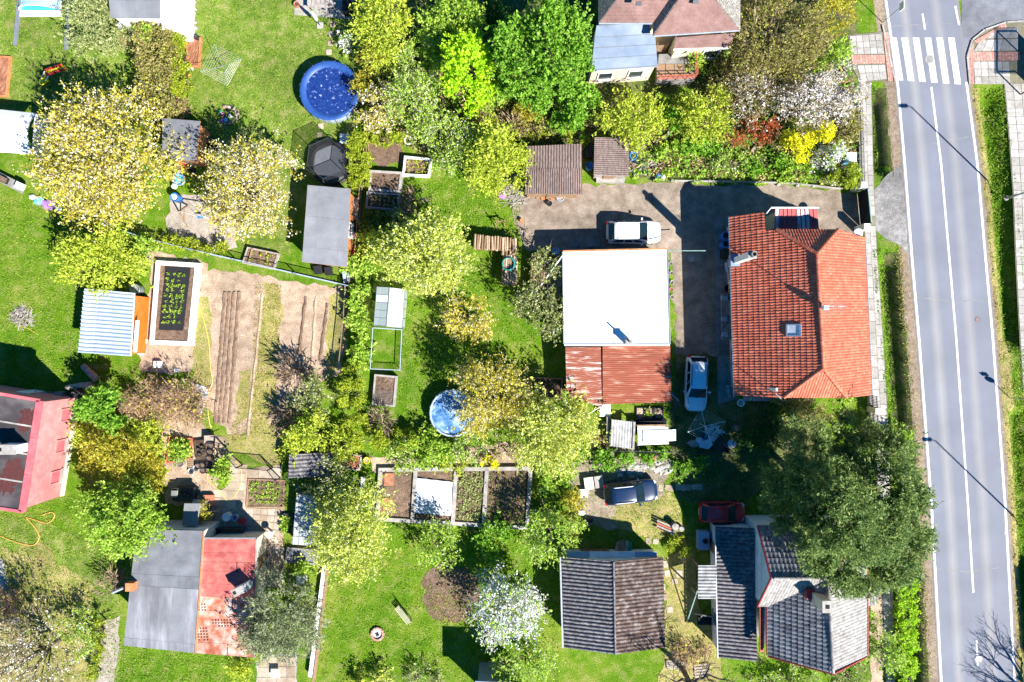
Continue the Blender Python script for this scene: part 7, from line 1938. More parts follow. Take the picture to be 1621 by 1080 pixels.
def boxt(name, label, cat, px, py, w, d, h, m, rz=0.0, z=0.0, group=None, lid=None, bev=0.02):
    p = G(px, py, z + h)
    r = thing(name, label, cat, (p.x, p.y, z), rz, group)
    MB().box((0, 0, h / 2), (w, d, h)).build('body', m, r, local=True, bevel=bev)
    MB().box((0, 0, h + 0.015), (w * 1.04, d * 1.04, 0.04)).build('lid', lid or m, r, local=True, bevel=0.01)
    return r
def barrel(name, label, cat, px, py, rr, h, m, inner='dark_slot', z=0.0, group=None, fill=0.9):
    p = G(px, py, z + h)
    r = thing(name, label, cat, (p.x, p.y, z), 0, group)
    MB().lathe((0, 0, 0), [(rr * 0.86, 0), (rr * 0.97, h * 0.3), (rr * 0.98, h * 0.7), (rr, h - 0.04), (rr * 1.04, h - 0.02), (rr * 1.04, h), (rr * 0.9, h), (rr * 0.88, h * fill)], 18).build('shell', m, r, local=True, smooth=True)
    MB().lathe((0, 0, h * fill), [(rr * 0.89, -0.02), (rr * 0.5, 0.01), (0.001, 0.0)], 18).build('filling', inner, r, local=True)
    return r
def plank(label, a, b, w=0.18, t=0.05, z=0.06, m='wood_grey', name='plank', cat='plank', group=None):
    return MB().bar(G(*a, z), G(*b, z), w, t).build(name, m, label=label, cat=cat, group=group)

boxt('pump_box', 'white and blue box beside the round pool', 'box', 548, 220, 0.95, 0.75, 0.4, 'sky_plastic', lid='white_plastic')
boxt('storage_box', 'white storage box before the white house', 'box', 220, 52, 1.0, 0.65, 0.6, 'white_plastic')
barrel('water_barrel', 'white-topped blue barrel beside the swing', 'barrel', 276, 312, 0.33, 0.9, 'blue_plastic', 'white_plastic', fill=0.97)
barrel('tub', 'blue water tub below the small grey shed', 'tub', 283, 284, 0.48, 0.3, 'sky_plastic', 'pool_water', fill=0.8)
MB().lathe(G(276, 295, 0.25), [(0.001, -0.25), (0.18, -0.17), (0.25, 0), (0.18, 0.17), (0.001, 0.25)], 14).build('ball', 'white_plastic', smooth=True, label='white ball beside the blue tub', cat='ball')
MB().lathe(G(299, 119, 0.12), [(0.001, -0.12), (0.09, -0.08), (0.12, 0), (0.09, 0.08), (0.001, 0.12)], 12).build('ball', 'orange_paint', smooth=True, label='small orange ball on lawn by the red-soil bed', cat='ball')
boxt('toy_box', 'red box at the small grey shed wall', 'box', 287, 262, 0.55, 0.4, 0.35, 'red_plastic')
barrel('bucket', 'black bucket beside the red box', 'bucket', 302, 268, 0.25, 0.4, 'black_plastic')
boxt('bike_pile', 'dark blue covered pile beside the small grey shed', 'pile', 329, 232, 0.9, 1.3, 0.7, 'fabric_black')
barrel('plant_pot', 'black round pot at top of the red-soil bed', 'pot', 311, 59, 0.2, 0.35, 'black_plastic', 'soil_dark')
MB().box(G(298, 50, 0.15), (0.75, 0.5, 0.3), rz=0.4).build('cement_bag', 'metal_pale_blue', label='pale blue sack by the rock strip', cat='sack', bevel=0.1)
MB().box(G(300, 108, 0.05), (0.6, 0.3, 0.08), rz=-0.2).build('cloth', 'white_plastic', label='white cloth below the red-soil bed', cat='cloth', bevel=0.03)
# rock strip
rk = thing('rock_strip', 'strip of pale rocks along the pool lawn edge', 'rocks', G(303, 25, 0))
def rock(parent, p, s, m, name='rock', label=None, cat=None):
    bm = bmesh.new(); bmesh.ops.create_icosphere(bm, subdivisions=1, radius=1)
    for v in bm.verts: v.co *= random.uniform(0.75, 1.15)
    mb = MB(); mb.add([(p[0] + v.co.x * s[0], p[1] + v.co.y * s[1], p[2] + v.co.z * s[2]) for v in bm.verts], [tuple(v.index for v in f.verts) for f in bm.faces]); bm.free()
    return setrnd(mb.build(name, m, parent, label=label, cat=cat))
for k in range(22):
    p = G(302 + random.uniform(-6, 6) + 0.05 * k, 2 + k * 2.1, 0.1); rock(rk, p, (random.uniform(.15, .3), random.uniform(.15, .28), random.uniform(.12, .22)), 'slab')
rp = thing('flower_rockery', 'rockery with colourful toys under tree shadow on lawn', 'rockery', G(362, 182, 0))
for k in range(10):
    t = 2 * math.pi * k / 14 - 1.8; p = G(360 + 16 * math.cos(t), 182 + 13 * math.sin(t), 0.08); rock(rp, p, (random.uniform(.14, .26), 0.18, 0.12), 'slab_path')
for (x, y, mm) in ((353, 182, 'pink_plastic'), (358, 190, 'sky_plastic'), (349, 177, 'green_plastic'), (365, 184, 'white_plastic'), (352, 192, 'purple_cloth'), (362, 176, 'fabric_black')):
    p = G(x, y, 0.1); MB().lathe(p, [(0.12, -0.1), (0.16, 0.08), (0.10, 0.12), (0.001, 0.13)], 10).build('garden_toy', mm, rp)
# top terrace with furniture
tz = zone('terrace', 'pale slab terrace at the top edge above the pool', 'terrace', [(466, 24), (558, 31), (562, -60), (468, -60)], 'concrete', 0.0)
pave(tz, 'slab', [(467, 23), (557, 30), (561, -60), (469, -60)], 7, 7, 'slab', z0=0.01)
pb = thing('parasol_stand', 'closed white parasol on a grey foot at the terrace', 'parasol', G(507, 41, 0))
pp_ = G(507, 41, 0); MB().box(pp_ + Vector((0, 0, 0.05)), (0.5, 0.5, 0.1)).build('foot', 'concrete', pb, bevel=0.02)
MB().tube([pp_, pp_ + Vector((0, 0, 2.2))], 0.03, 6).build('pole', 'dark_metal', pb)
MB().lathe(pp_ + Vector((0, 0, 1.0)), [(0.11, 0), (0.15, 0.3), (0.10, 0.9), (0.03, 1.3), (0.001, 1.32)], 10).build('folded_canopy', 'white_plastic', pb)
barrel('plant_pot', 'orange pot at the terrace corner', 'pot', 469, 6, 0.22, 0.35, 'terracotta', 'soil_dark')
tb_ = thing('garden_table', 'dark slatted table on the top terrace', 'table', G(505, 4, 0))
for k in range(6): MB().box(G(490 + k * 7, 3, 0.72), (0.28, 0.9, 0.04)).build('top_slat', 'wood_grey', tb_)
for (x, y) in ((489, -4), (525, -4), (489, 9), (525, 9)): p = G(x, y, 0.7); MB().box((p.x, p.y, 0.35), (0.07, 0.07, 0.7)).build('leg', 'dark_metal', tb_)
boxt('barbecue', 'black covered barbecue on the top terrace', 'barbecue', 548, 8, 0.6, 1.0, 0.9, 'fabric_black')

# --- fences
def mesh_fence(label, pts, h, postm, railm, gap=2.5, net=True, rail_h=None, name='wire_fence'):
    P = [G(*p, 0) for p in pts]
    r = thing(name, label, 'fence', P[0])
    for a, b in zip(P[:-1], P[1:]):
        n = max(1, int((b - a).length / gap))
        for k in range(n + 1):
            p = a.lerp(b, k / n); MB().bar((p.x, p.y, 0), (p.x, p.y, h + 0.05), 0.07, 0.07).build('post', postm, r)
        MB().bar(a + Vector((0, 0, h)), b + Vector((0, 0, h)), 0.05, 0.05).build('top_rail', railm, r)
        if railm != 'dark_metal': MB().bar(a + Vector((0, 0, 0.1)), b + Vector((0, 0, 0.1)), 0.10, 0.2).build('plinth', railm, r)
        if net: MB().quad((a.x, a.y, 0.2), (b.x, b.y, 0.2), (b.x, b.y, h), (a.x, a.y, h)).build('mesh_panel', 'chain_mesh', r)
    return r
mesh_fence('grey-blue wire fence along the lawn above the small tree', [(172, 357), (240, 380)], 1.2, 'concrete', 'metal_pale_blue')
mesh_fence('long teal wire fence between sand play area and the field', [(240, 380), (300, 395), (375, 412), (470, 434), (556, 454)], 1.1, 'concrete', 'metal_pale_blue')
mesh_fence('brown board fence at the field edge beside the currants', [(551, 455), (548, 510), (541, 575)], 1.0, 'concrete', 'wood', name='board_fence')
mesh_fence('brown fence strip beside the trampoline hedge', [(583, 190), (584, 270), (573, 300), (566, 400), (556, 452)], 0.9, 'concrete', 'wood', name='board_fence')
mesh_fence('dark wire fence across the dry lawn', [(358, 707), (384, 736), (432, 740), (444, 756)], 1.3, 'dark_metal', 'dark_metal')
mesh_fence('low brick kerb fence behind the wild garden', [(1062, 287), (1180, 289), (1250, 291), (1330, 300)], 0.35, 'concrete', 'concrete', net=False)
mesh_fence('grey fence along the gardens beside pavement top', [(1357, 165), (1361, 300)], 0.8, 'concrete', 'concrete_dark')
mesh_fence('dark boundary fence below the scrap sheets', [(960, 712), (1060, 714), (1160, 716)], 0.6, 'dark_metal', 'dark_metal')
# white low wall along the garden path
lwl = thing('low_wall', 'long white-capped low wall beside the spruce path', 'wall', G(503, 970, 0))
for k in range(9):
    a, b = G(514 - k * 2.6, 893 + k * 20, 0.5), G(514 - (k + 1) * 2.6, 893 + (k + 1) * 20 - 1, 0.5)
    MB().bar(a + Vector((0, 0, -0.25)), b + Vector((0, 0, -0.25)), 0.3, 0.5).build('wall_block', 'white_paint', lwl)
MB().bar(G(520, 893, 0.3), G(497, 1078, 0.3), 0.14, 0.5).build('fence_board', 'wood', lwl)
# garden front fence by the pavement, two bays
ff = thing('picket_fence', 'black metal picket fence with pillars by the pavement', 'fence', G(1378, 650, 0))
for (y0, y1) in ((626, 643), (655, 682)):
    n = int((y1 - y0) / 2.2)
    for k in range(n + 1):
        y = y0 + (y1 - y0) * k / n; p = G(ipx(PAVE_L, y) - 6, y); MB().box((p.x, p.y, 0.75), (0.05, 0.045, 1.1)).build('picket', 'dark_metal', ff)
    for z in (0.4, 1.1): MB().bar(G(ipx(PAVE_L, y0) - 6, y0) + Vector((0.03, 0, z)), G(ipx(PAVE_L, y1) - 6, y1) + Vector((0.03, 0, z)), 0.04, 0.05).build('rail', 'dark_metal', ff)
for y in (648, 686): p = G(ipx(PAVE_L, y) - 6, y); MB().box((p.x, p.y, 0.65), (0.45, 0.45, 1.3)).build('pillar', 'plaster_cream', ff, bevel=0.03)
pl_ = MB()
a, b = G(ipx(PAVE_L, 622) - 6, 622), G(ipx(PAVE_L, 690) - 6, 690)
MB().bar(a + Vector((0, 0, 0.1)), b + Vector((0, 0, 0.1)), 0.25, 0.2).build('plinth', 'concrete', ff)
# sliding gate of dark bars
gt = thing('sliding_gate', 'dark metal sliding gate at the driveway mouth', 'gate', G(1360, 333, 0))
g0, g1 = G(1362, 358, 0), G(1357, 306, 0)
for p in (g0, g1): MB().bar((p.x, p.y, 0), (p.x, p.y, 1.65), 0.1, 0.1).build('post', 'dark_metal', gt)
for k in range(12):
    z = 0.12 + k * 0.125; MB().bar((g0.x, g0.y, z), (g1.x, g1.y, z), 0.03, 0.1).build('slat', 'solar_panel', gt)
MB().bar((g0.x, g0.y, 1.66), (g1.x, g1.y, 1.66), 0.09, 0.08).build('top_rail', 'pole_green', gt)
for p in (g0, g1): MB().box((p.x - 0.3, p.y + (0.3 if p is g1 else -0.3), 0.8), (0.45, 0.45, 1.6)).build('pillar', 'plaster_white', gt)
boxt('letter_box', 'white and blue letter cabinet at the pavement', 'cabinet', 1348, 249, 0.75, 0.7, 0.9, 'sky_plastic', lid='white_plastic')

# --- slab path and patio
pth = bpy.data.objects['path_ground']
pave(pth, 'slab', [(352, 706), (362, 700), (350, 690), (340, 692)], 1, 1, 'slab_path', z0=0.01)
for k in range(9):
    y = 735 + k * 14; x = 372 - k * 1.6
    pave(pth, 'slab', [(x - 8, y + 14), (x + 9, y + 14), (x + 9, y), (x - 8, y)], 1, 1, 'slab_path', z0=0.01)
    if k < 7: pave(pth, 'slab', [(x + 10, y + 14), (x + 19, y + 14), (x + 20, y), (x + 10, y)], 1, 1, 'slab_path', z0=0.01)
pave(pth, 'slab', [(392, 757), (444, 757), (446, 740), (392, 742)], 3, 1, 'slab_path', z0=0.012)
pave(pth, 'slab', [(388, 848), (440, 862), (448, 806), (390, 804)], 5, 5, 'slab_path', z0=0.014, jit=0.01)
pave(pth, 'slab', [(338, 800), (362, 802), (362, 776), (338, 774)], 2, 2, 'slab_path', z0=0.012)
pave(pth, 'slab', [(330, 850), (386, 850), (386, 806), (330, 802)], 5, 4, 'slab_path', z0=0.01)
pave(pth, 'slab', [(412, 930), (446, 930), (450, 866), (424, 864)], 3, 5, 'slab_path', z0=0.012)
pt2 = zone('patio', 'slab patio at the bottom edge below the spruce', 'patio', [(405, 1090), (470, 1090), (470, 1036), (408, 1036)], 'concrete', 0.1)
pave(pt2, 'slab', [(408, 1088), (468, 1088), (468, 1038), (410, 1040)], 4, 3, 'slab_path', z0=0.01)
MB().box(G(436, 1066, 0.4), (0.7, 0.7, 0.05)).build('white_board', 'white_plastic', label='white square board on the bottom patio', cat='board', bevel=0.01)
pt3 = zone('gravel_path', 'pale stony path beside the small conical thujas', 'path', [(160, 985), (190, 975), (188, 1020), (182, 1090), (152, 1090), (162, 1030)], 'sand', 0.15)
pt4 = zone('gravel_path', 'pale diagonal path in the lower corner', 'path', [(-10, 880), (4, 885), (14, 930), (32, 985), (20, 992), (2, 940), (-10, 930)], 'concrete', 0.12)
dk = bpy.data.objects['terrace_ground']
pave(dk, 'slab', [(1134, 470), (1158, 470), (1156, 350), (1132, 350)], 2, 10, 'slab_grey', z0=0.02)
pave(dk, 'slab', [(1138, 600), (1160, 600), (1159, 545), (1137, 545)], 1, 3, 'slab_grey', z0=0.02)
# stepping slabs in the car yard
yd = bpy.data.objects['yard_soil']
for k, (x, y) in enumerate(((1046, 772), (1056, 772), (1063, 773), (1074, 771), (1082, 772), (1090, 772), (1099, 771), (1107, 771), (1000, 752), (1010, 751), (1014, 750), (1026, 856), (1038, 857), (1053, 893), (1056, 908), (1048, 930), (1052, 945), (1060, 965), (1075, 908), (1068, 920))):
    p = G(x, y); setrnd(MB().box(p + Vector((0, 0, 0.03)), (random.uniform(.36, .5), random.uniform(.42, .55), 0.05), rz=random.uniform(-.2, .2)).build('slab', 'slab_path', yd, bevel=0.02))
# pale rubble patch
rb = thing('rubble_heap', 'pale concrete rubble patch behind the dark car', 'rubble', G(1025, 738, 0))
for k in range(46):
    p = G(random.uniform(990, 1062), 738 + random.uniform(-10, 12), 0.03)
    rock(rb, p, (random.uniform(.12, .4), random.uniform(.12, .35), random.uniform(.05, .14)), 'slab', 'stone')
for (x, y) in ((977, 747), (985, 744), (981, 752)): rock(rb, G(x, y, 0.1), (0.28, 0.25, 0.2), 'slab', 'stone')
# furrows in the field
fr = thing('furrows', 'set of raised furrows in the pale field', 'furrows', G(362, 560, 0))
for k, (x0, x1) in enumerate(((357, 341), (364, 348), (371, 355), (379, 363))):
    V = []
    for t in np.linspace(0, 1, 40):
        p = G(x0 + (x1 - x0) * t + random.uniform(-.5, .5), 462 + 208 * t); w_ = 0.19 + random.uniform(-.02, .02)
        V += [(p.x - w_, p.y, -0.02), (p.x - 0.1, p.y, 0.10 + random.uniform(-.03, .03)), (p.x + 0.07, p.y, 0.11 + random.uniform(-.03, .03)), (p.x + w_, p.y, -0.02)]
    MB().add(V, [(4 * i + j, 4 * i + 4 + j, 4 * i + 5 + j, 4 * i + 1 + j) for i in range(39) for j in range(3)]).build('furrow', 'soil_furrow', fr)
for (x0, x1, y0, y1, m_, lab) in ((415, 392, 465, 690, 'soil_light', 'long pale soil ridge in the field'), (484, 473, 470, 560, 'soil', 'dark compost row in the field'), (518, 506, 480, 570, 'soil', 'second dark compost row near the fence'), (500, 492, 470, 590, 'soil_light', 'pale soil ridge between compost rows')):
    pts = [G(x0 + (x1 - x0) * t + random.uniform(-.6, .6), y0 + (y1 - y0) * t, 0.0) for t in np.linspace(0, 1, 14)]
    V = []
    for p in pts:
        w_ = 0.16 + random.uniform(-.05, .05)
        V += [(p.x - w_, p.y, 0.0), (p.x, p.y, 0.09 + random.uniform(-.03, .03)), (p.x + w_, p.y, 0.0)]
    MB().add(V, [f for i in range(13) for f in ((3 * i, 3 * i + 3, 3 * i + 4, 3 * i + 1), (3 * i + 1, 3 * i + 4, 3 * i + 5, 3 * i + 2))]).build('soil_ridge', m_, label=lab, cat='soil ridge')

def hose(name, label, pts, m, r=0.03, z=0.04):
    P = [G(*p, z) for p in pts]; out = []
    for i in range(len(P) - 1):
        p0, p1, p2, p3 = P[max(i - 1, 0)], P[i], P[i + 1], P[min(i + 2, len(P) - 1)]
        for t in np.linspace(0, 1, 7)[:-1]:
            out.append(0.5 * ((2 * p1) + (p2 - p0) * t + (2 * p0 - 5 * p1 + 4 * p2 - p3) * t * t + (3 * p1 - p0 - 3 * p2 + p3) * t ** 3))
    out.append(P[-1])
    return MB().tube(out, r, 5).build(name, m, label=label, cat='hose', smooth=True)
hose('garden_hose', 'yellow hose winding down the field to the patio', [(313, 476), (322, 505), (330, 540), (333, 580), (336, 605), (329, 625), (330, 660), (337, 690), (341, 715), (333, 745), (328, 758), (345, 775), (362, 795), (380, 812)], 'yellow_hose', 0.035)
hose('garden_hose', 'second yellow hose loop across the slab path', [(340, 796), (362, 793), (378, 775), (383, 750), (372, 728)], 'yellow_hose', 0.03)
hose('garden_hose', 'orange hose loops below the pink house', [(0, 848), (18, 856), (40, 862), (55, 862), (62, 850), (55, 835), (42, 820), (52, 822), (75, 828), (86, 818), (82, 811), (65, 816)], 'orange_hose', 0.04)
hose('garden_hose', 'pale stick hose beside the brush pile', [(24, 515), (35, 517), (48, 522), (60, 530)], 'yellow_hose', 0.025)

# logs and heaps
def heap(name, label, cat, px, py, rx, ry, h, n, l, m, rr=0.03):
    c = G(px, py, 0); r = thing(name, label, cat, c)
    J = MB()
    for k in range(n):
        t = random.uniform(0, 6.28); q = random.random() ** 0.5
        p = c + Vector((Lm(rx) * q * math.cos(t), Lm(ry) * q * math.sin(t), h * (1 - q) * random.random() + 0.04))
        a = random.uniform(0, 6.28); d = Vector((math.cos(a), math.sin(a), random.uniform(-.15, .25))) * l * random.uniform(0.5, 1) / 2
        J.tube([p - d, p + d], rr * random.uniform(0.5, 1.2), 4)
    J.build('sticks', m, r, kind='stuff')
    return r
heap('brush_pile', 'small brown brush pile on the lawn', 'brush pile', 36, 502, 17, 15, 0.35, 90, 1.0, 'wood_grey')
heap('brush_pile', 'pile of dry branches beside the plank shed', 'brush pile', 815, 300, 22, 26, 0.4, 130, 1.4, 'wood_grey')
heap('brush_pile', 'dead branches lying on the drive edge', 'brush pile', 1138, 270, 18, 14, 0.4, 40, 1.4, 'wood', 0.035)
heap('brush_pile', 'dry sticks beside the rusty lean-to', 'brush pile', 945, 702, 18, 14, 0.3, 70, 1.2, 'wood')
heap('brush_pile', 'bundle of old wood beside the faded red roof', 'brush pile', 415, 870, 8, 26, 0.6, 60, 1.2, 'wood')
heap('brush_pile', 'scrap wood heap between small shed and weeds', 'brush pile', 1020, 255, 22, 22, 0.3, 60, 1.8, 'wood_grey', 0.05)
for a, b, rr, lab in (((131, 579), (153, 601), 0.26, 'pale birch log lying beside the pink house'), ((105, 614), (146, 609), 0.24, 'second pale log touching the birch log')):
    p0, p1 = G(*a, 0.3), G(*b, 0.3)
    o = MB().tube([p0, p0.lerp(p1, .5) + Vector((0, 0.03, 0)), p1], [rr * 0.85, rr, rr * 1.1], 10).build('birch_log', 'birch_log', label=lab, cat='log', smooth=True)
barrel('tub', 'black round tub by the pink house wall', 'tub', 122, 627, 0.55, 0.6, 'black_plastic', 'dark_slot')
boxt('bin', 'grey bin in the shade of pink house', 'bin', 92, 626, 0.6, 0.55, 0.7, 'grey_metal')
boxt('bin', 'second grey bin beside the first near pink house', 'bin', 70, 625, 0.7, 0.4, 0.5, 'grey_metal')
barrel('barrel', 'grey barrel at the ribbed shed corner', 'barrel', 213, 458, 0.4, 0.9, 'grey_metal', 'grey_metal', fill=0.97)
plank('white plank beside the orange shed wall', (222, 562), (230, 536), 0.35, 0.08, 0.1, 'white_paint')
pave(zone('slab_strip', 'narrow slab strip beside the orange shed', 'path', [(216, 560), (232, 562), (238, 475), (226, 474)], 'concrete', 0.05), 'slab', [(218, 556), (230, 557), (235, 478), (226, 478)], 1, 7, 'slab', z0=0.01)
boxt('crate', 'white slatted crate below the strawberry bed', 'crate', 249, 577, 0.55, 0.5, 0.3, 'white_plastic')
plank('white board on the ground under the brown bush', (275, 586), (284, 587), 0.25, 0.05, 0.06, 'white_paint', 'board', 'board')
for (pts, lab) in ((((302, 605), (330, 614), (328, 632), (318, 660), (314, 650), (320, 628)), 'crumpled white plastic sheet beside the hose'), (((246, 612), (272, 612), (270, 620), (250, 622)), 'white sheet scrap under the brown bush')):
    mb = MB().flat([tuple(G(*p).xy) for p in pts], 0.06); mb.build('plastic_sheet', 'fleece', label=lab, cat='plastic sheet')
# left-edge concrete bench and tarp
tg = thing('garden_bench', 'grey slab bench with white box at the photo edge', 'bench', G(15, 288, 0))
MB().bar(G(-6, 278, 0.5), G(38, 300, 0.5), 0.7, 0.12).build('seat', 'concrete_dark', tg)
for t in (0.15, 0.85): p = G(-6 + 44 * t, 278 + 22 * t, 0.25); MB().box((p.x, p.y, 0.22), (0.3, 0.5, 0.44), rz=-0.45).build('leg', 'concrete', tg)
boxt('wash_box', 'white box standing on the edge bench', 'box', 30, 294, 0.6, 0.5, 0.3, 'white_plastic', rz=-0.45, z=0.57)
boxt('planter', 'soil planter standing on the edge bench', 'planter', 3, 284, 0.7, 0.45, 0.3, 'black_plastic', rz=-0.45, z=0.57, lid='soil')
for k, (x, y, w, mm, lab) in enumerate(((62, 318, 0.9, 'sky_plastic', 'crumpled blue tarp under the huge cherry'), (78, 324, 1.1, 'purple_cloth', 'dark purple cloth heap under the huge cherry'), (52, 312, 0.6, 'fleece', 'white cloth heap near the blue tarp'), (92, 332, 0.6, 'metal_pale_blue', 'pale cloth beside the purple heap'))):
    rock(None, G(x, y, 0.12), (w * 0.6, w * 0.45, 0.18), mm, 'tarp', lab, 'tarp')

# --- nursery corner
boxt('cold_box', 'wooden nursery frame with dark pots', 'frame', 318, 712, 0.9, 1.5, 0.25, 'wood', lid='soil_dark', rz=0.1)
names = ['topmost', 'second', 'third', 'fourth', 'fifth', 'sixth', 'seventh', 'eighth']
for i, (x, y) in enumerate(((334, 706), (332, 716), (331, 726), (329, 736), (320, 737), (321, 745), (328, 745), (313, 738))):
    barrel('nursery_pot', names[i] + ' black pot in the curved row by the nursery frame', 'pot', x, y, 0.24, 0.35, 'black_plastic', 'soil', group='nursery pots')
for i, (x, y) in enumerate(((314, 712), (320, 708), (316, 720), (322, 713))):
    barrel('nursery_pot', ['left upper', 'right upper', 'left lower', 'right lower'][i] + ' small black pot standing in the wooden nursery frame', 'pot', x, y, 0.14, 0.2, 'black_plastic', 'soil_dark', z=0.28, group='pots in the nursery frame')
barrel('planter', 'large round planter with soil below the brick bed', 'planter', 284, 733, 0.33, 0.35, 'concrete_dark', 'soil')
pl2 = thing('pallet', 'small wooden pallet leaning by the nursery pots', 'pallet', G(301, 734, 0))
for k in range(6): MB().bar(G(297 + k * 0.2, 726 + k * 3, 0.15), G(306 + k * 0.2, 727 + k * 3, 0.15), 0.12, 0.03).build('slat', 'wood', pl2)
for x in (299, 305): MB().bar(G(x, 724, 0.07), G(x + 1, 744, 0.07), 0.08, 0.1).build('bearer', 'wood', pl2)
barrel('bowl', 'grey bowl beside the small pallet', 'bowl', 310, 741, 0.26, 0.2, 'grey_metal', 'dark_slot')
barrel('bowl', 'second grey bowl below the first near pallet', 'bowl', 302, 746, 0.26, 0.2, 'grey_metal', 'dark_slot')
wbp = G(333, 696, 0.5)
wb_ = thing('wheelbarrow', 'pale wheelbarrow on the path near the nursery', 'wheelbarrow', (wbp.x, wbp.y, 0))
MB().add([(wbp.x - .35, wbp.y - .22, .3), (wbp.x + .3, wbp.y - .25, .3), (wbp.x + .3, wbp.y + .25, .3), (wbp.x - .35, wbp.y + .22, .3), (wbp.x - .45, wbp.y - .32, .6), (wbp.x + .4, wbp.y - .35, .6), (wbp.x + .4, wbp.y + .35, .6), (wbp.x - .45, wbp.y + .32, .6)], [(3, 2, 1, 0), (0, 1, 5, 4), (1, 2, 6, 5), (2, 3, 7, 6), (3, 0, 4, 7)]).build('tray', 'sand', wb_)
for s in (-1, 1): MB().tube([(wbp.x - 0.5, wbp.y + s * 0.1, 0.2), (wbp.x + 0.9, wbp.y + s * 0.32, 0.55)], 0.025, 5).build('handle', 'dark_metal', wb_)
MB().lathe((wbp.x - 0.55, wbp.y, 0.18), [(0.12, -0.05), (0.18, -0.04), (0.18, 0.04), (0.12, 0.05)], 12).build('wheel', 'rubber', wb_)
# patio furniture
ptab = thing('patio_bench', 'dark metal patio bench above the faded red roof', 'bench', G(365, 843, 0))
pb_ = G(365, 843, 0.5)
for k in range(5): MB().box((pb_.x, pb_.y - 0.25 + k * 0.12, 0.45), (2.0, 0.08, 0.04)).build('seat_slat', 'dark_metal', ptab)
for s in (-1, 1): MB().box((pb_.x + s, pb_.y, 0.35), (0.08, 0.7, 0.7)).build('arm', 'dark_metal', ptab)
MB().box((pb_.x, pb_.y + 0.38, 0.7), (2.1, 0.06, 0.5)).build('backrest', 'dark_metal', ptab)
boxt('bottle_crate', 'blue and white bottle crate on the patio', 'crate', 383, 841, 0.45, 0.5, 0.35, 'blue_plastic')
boxt('tool_box', 'red box on the shaded patio', 'box', 382, 826, 0.45, 0.4, 0.35, 'red_plastic')
barrel('round_table', 'round white table top in patio shade', 'table', 358, 819, 0.32, 0.7, 'white_plastic', 'white_plastic', fill=0.98)
barrel('round_table', 'smaller blue rimmed basin next to the round white table', 'basin', 371, 820, 0.25, 0.5, 'metal_pale_blue', 'pool_blue', fill=0.9)
boxt('planter', 'terracotta trough on the patio edge', 'planter', 330, 788, 0.75, 0.4, 0.35, 'terracotta', lid='terracotta')
boxt('garden_table', 'black metal table by the patio steps', 'table', 290, 783, 1.6, 1.0, 0.7, 'dark_metal')
boxt('seed_tray', 'yellow-edged tray on the black metal table', 'tray', 276, 782, 0.45, 0.5, 0.1, 'yellow_plastic', z=0.75, lid='grey_metal')
for i, (x, y) in enumerate(((286, 780), (292, 782), (298, 785), (289, 788))): barrel('seed_pot', ['upper', 'middle', 'right', 'lower'][i] + ' seed pot on the black metal table', 'pot', x, y, 0.12, 0.15, 'black_plastic', 'soil', z=0.75, group='seed pots on the table')
glz = thing('glass_lean_to', 'green glass lean-to panel at the tiny shed', 'glass panel', G(310, 815, 0))
for k in range(3): MB().quad(G(303, 834 - k * 14, 1.4), G(316, 832 - k * 14, 0.9), G(318, 819 - k * 14, 0.9), G(305, 821 - k * 14, 1.4)).build('pane', 'greenhouse_pane', glz)
for k in range(4): MB().tube([G(303, 834 - k * 14, 1.42), G(316, 832 - k * 14, 0.92)], 0.025, 5).build('bar', 'pole_green', glz)
cf = thing('seedling_house', 'glass-roofed cold frame beside the tall yellow-green tree', 'cold frame', G(481, 830, 0))
q = X([(463, 862), (492, 864), (500, 786), (470, 782)], 1.1)
for i in range(3):
    for j in range(6):
        Q = [bil(q, i / 3 + .01, j / 6 + .005), bil(q, (i + 1) / 3 - .01, j / 6 + .005), bil(q, (i + 1) / 3 - .01, (j + 1) / 6 - .005), bil(q, i / 3 + .01, (j + 1) / 6 - .005)]
        MB().add([tuple(p) for p in Q], [(0, 1, 2, 3)]).build('pane', 'greenhouse_pane', cf)
for i in range(4): MB().bar(bil(q, i / 3, 0), bil(q, i / 3, 1), 0.04, 0.05).build('glazing_bar', 'zinc', cf)
for i in range(4):
    a, b = q[i], q[(i + 1) % 4]; MB().bar((a.x, a.y, 0.5), (b.x, b.y, 0.5), 0.08, 1.0).build('side_board', 'wood_grey', cf)
r, q, z = frame_bed('small black-edged salad bed next to the cold frame', [(444, 842), (460, 843), (463, 815), (446, 814)], 0.25, 'dark_metal', 'soil_dark')
bed_plants(r, q, z, 2, 4, 'fresh', 0.3)
r, q, z = frame_bed('slate-grey pond basin below the cold frame', [(452, 890), (500, 893), (504, 872), (455, 868)], 0.3, 'concrete_dark', 'felt_slate')
boxt('white_stool', 'white stool among potted shrubs by the spruce', 'stool', 477, 919, 0.75, 0.6, 0.4, 'white_plastic')
lampst = thing('garden_statue', 'small white bird bath on the patio path', 'bird bath', G(432, 842, 0))
MB().lathe(G(432, 842, 0), [(0.2, 0), (0.08, 0.1), (0.06, 0.7), (0.3, 0.8), (0.28, 0.84), (0.001, 0.78)], 14).build('bowl', 'white_plastic', lampst, smooth=True)
bbb = bpy.data.objects
r, q, z = frame_bed('bright orange soil heap bed behind ribbed hut', [(537, 742), (568, 744), (572, 722), (540, 718)], 0.25, 'wood_grey', 'soil_red')
barrel('basin', 'yellow-rimmed bucket by the orange soil', 'bucket', 580, 729, 0.26, 0.4, 'yellow_plastic', 'soil_light')
plank('white post standing beside the framed bed', (575, 755), (573, 780), 0.25, 0.3, 0.25, 'white_paint', 'board', 'board')
boxt('slab_stack', 'pale slab lying at the framed bed corner', 'slab', 597, 790, 0.5, 2.0, 0.1, 'concrete', rz=-0.03)

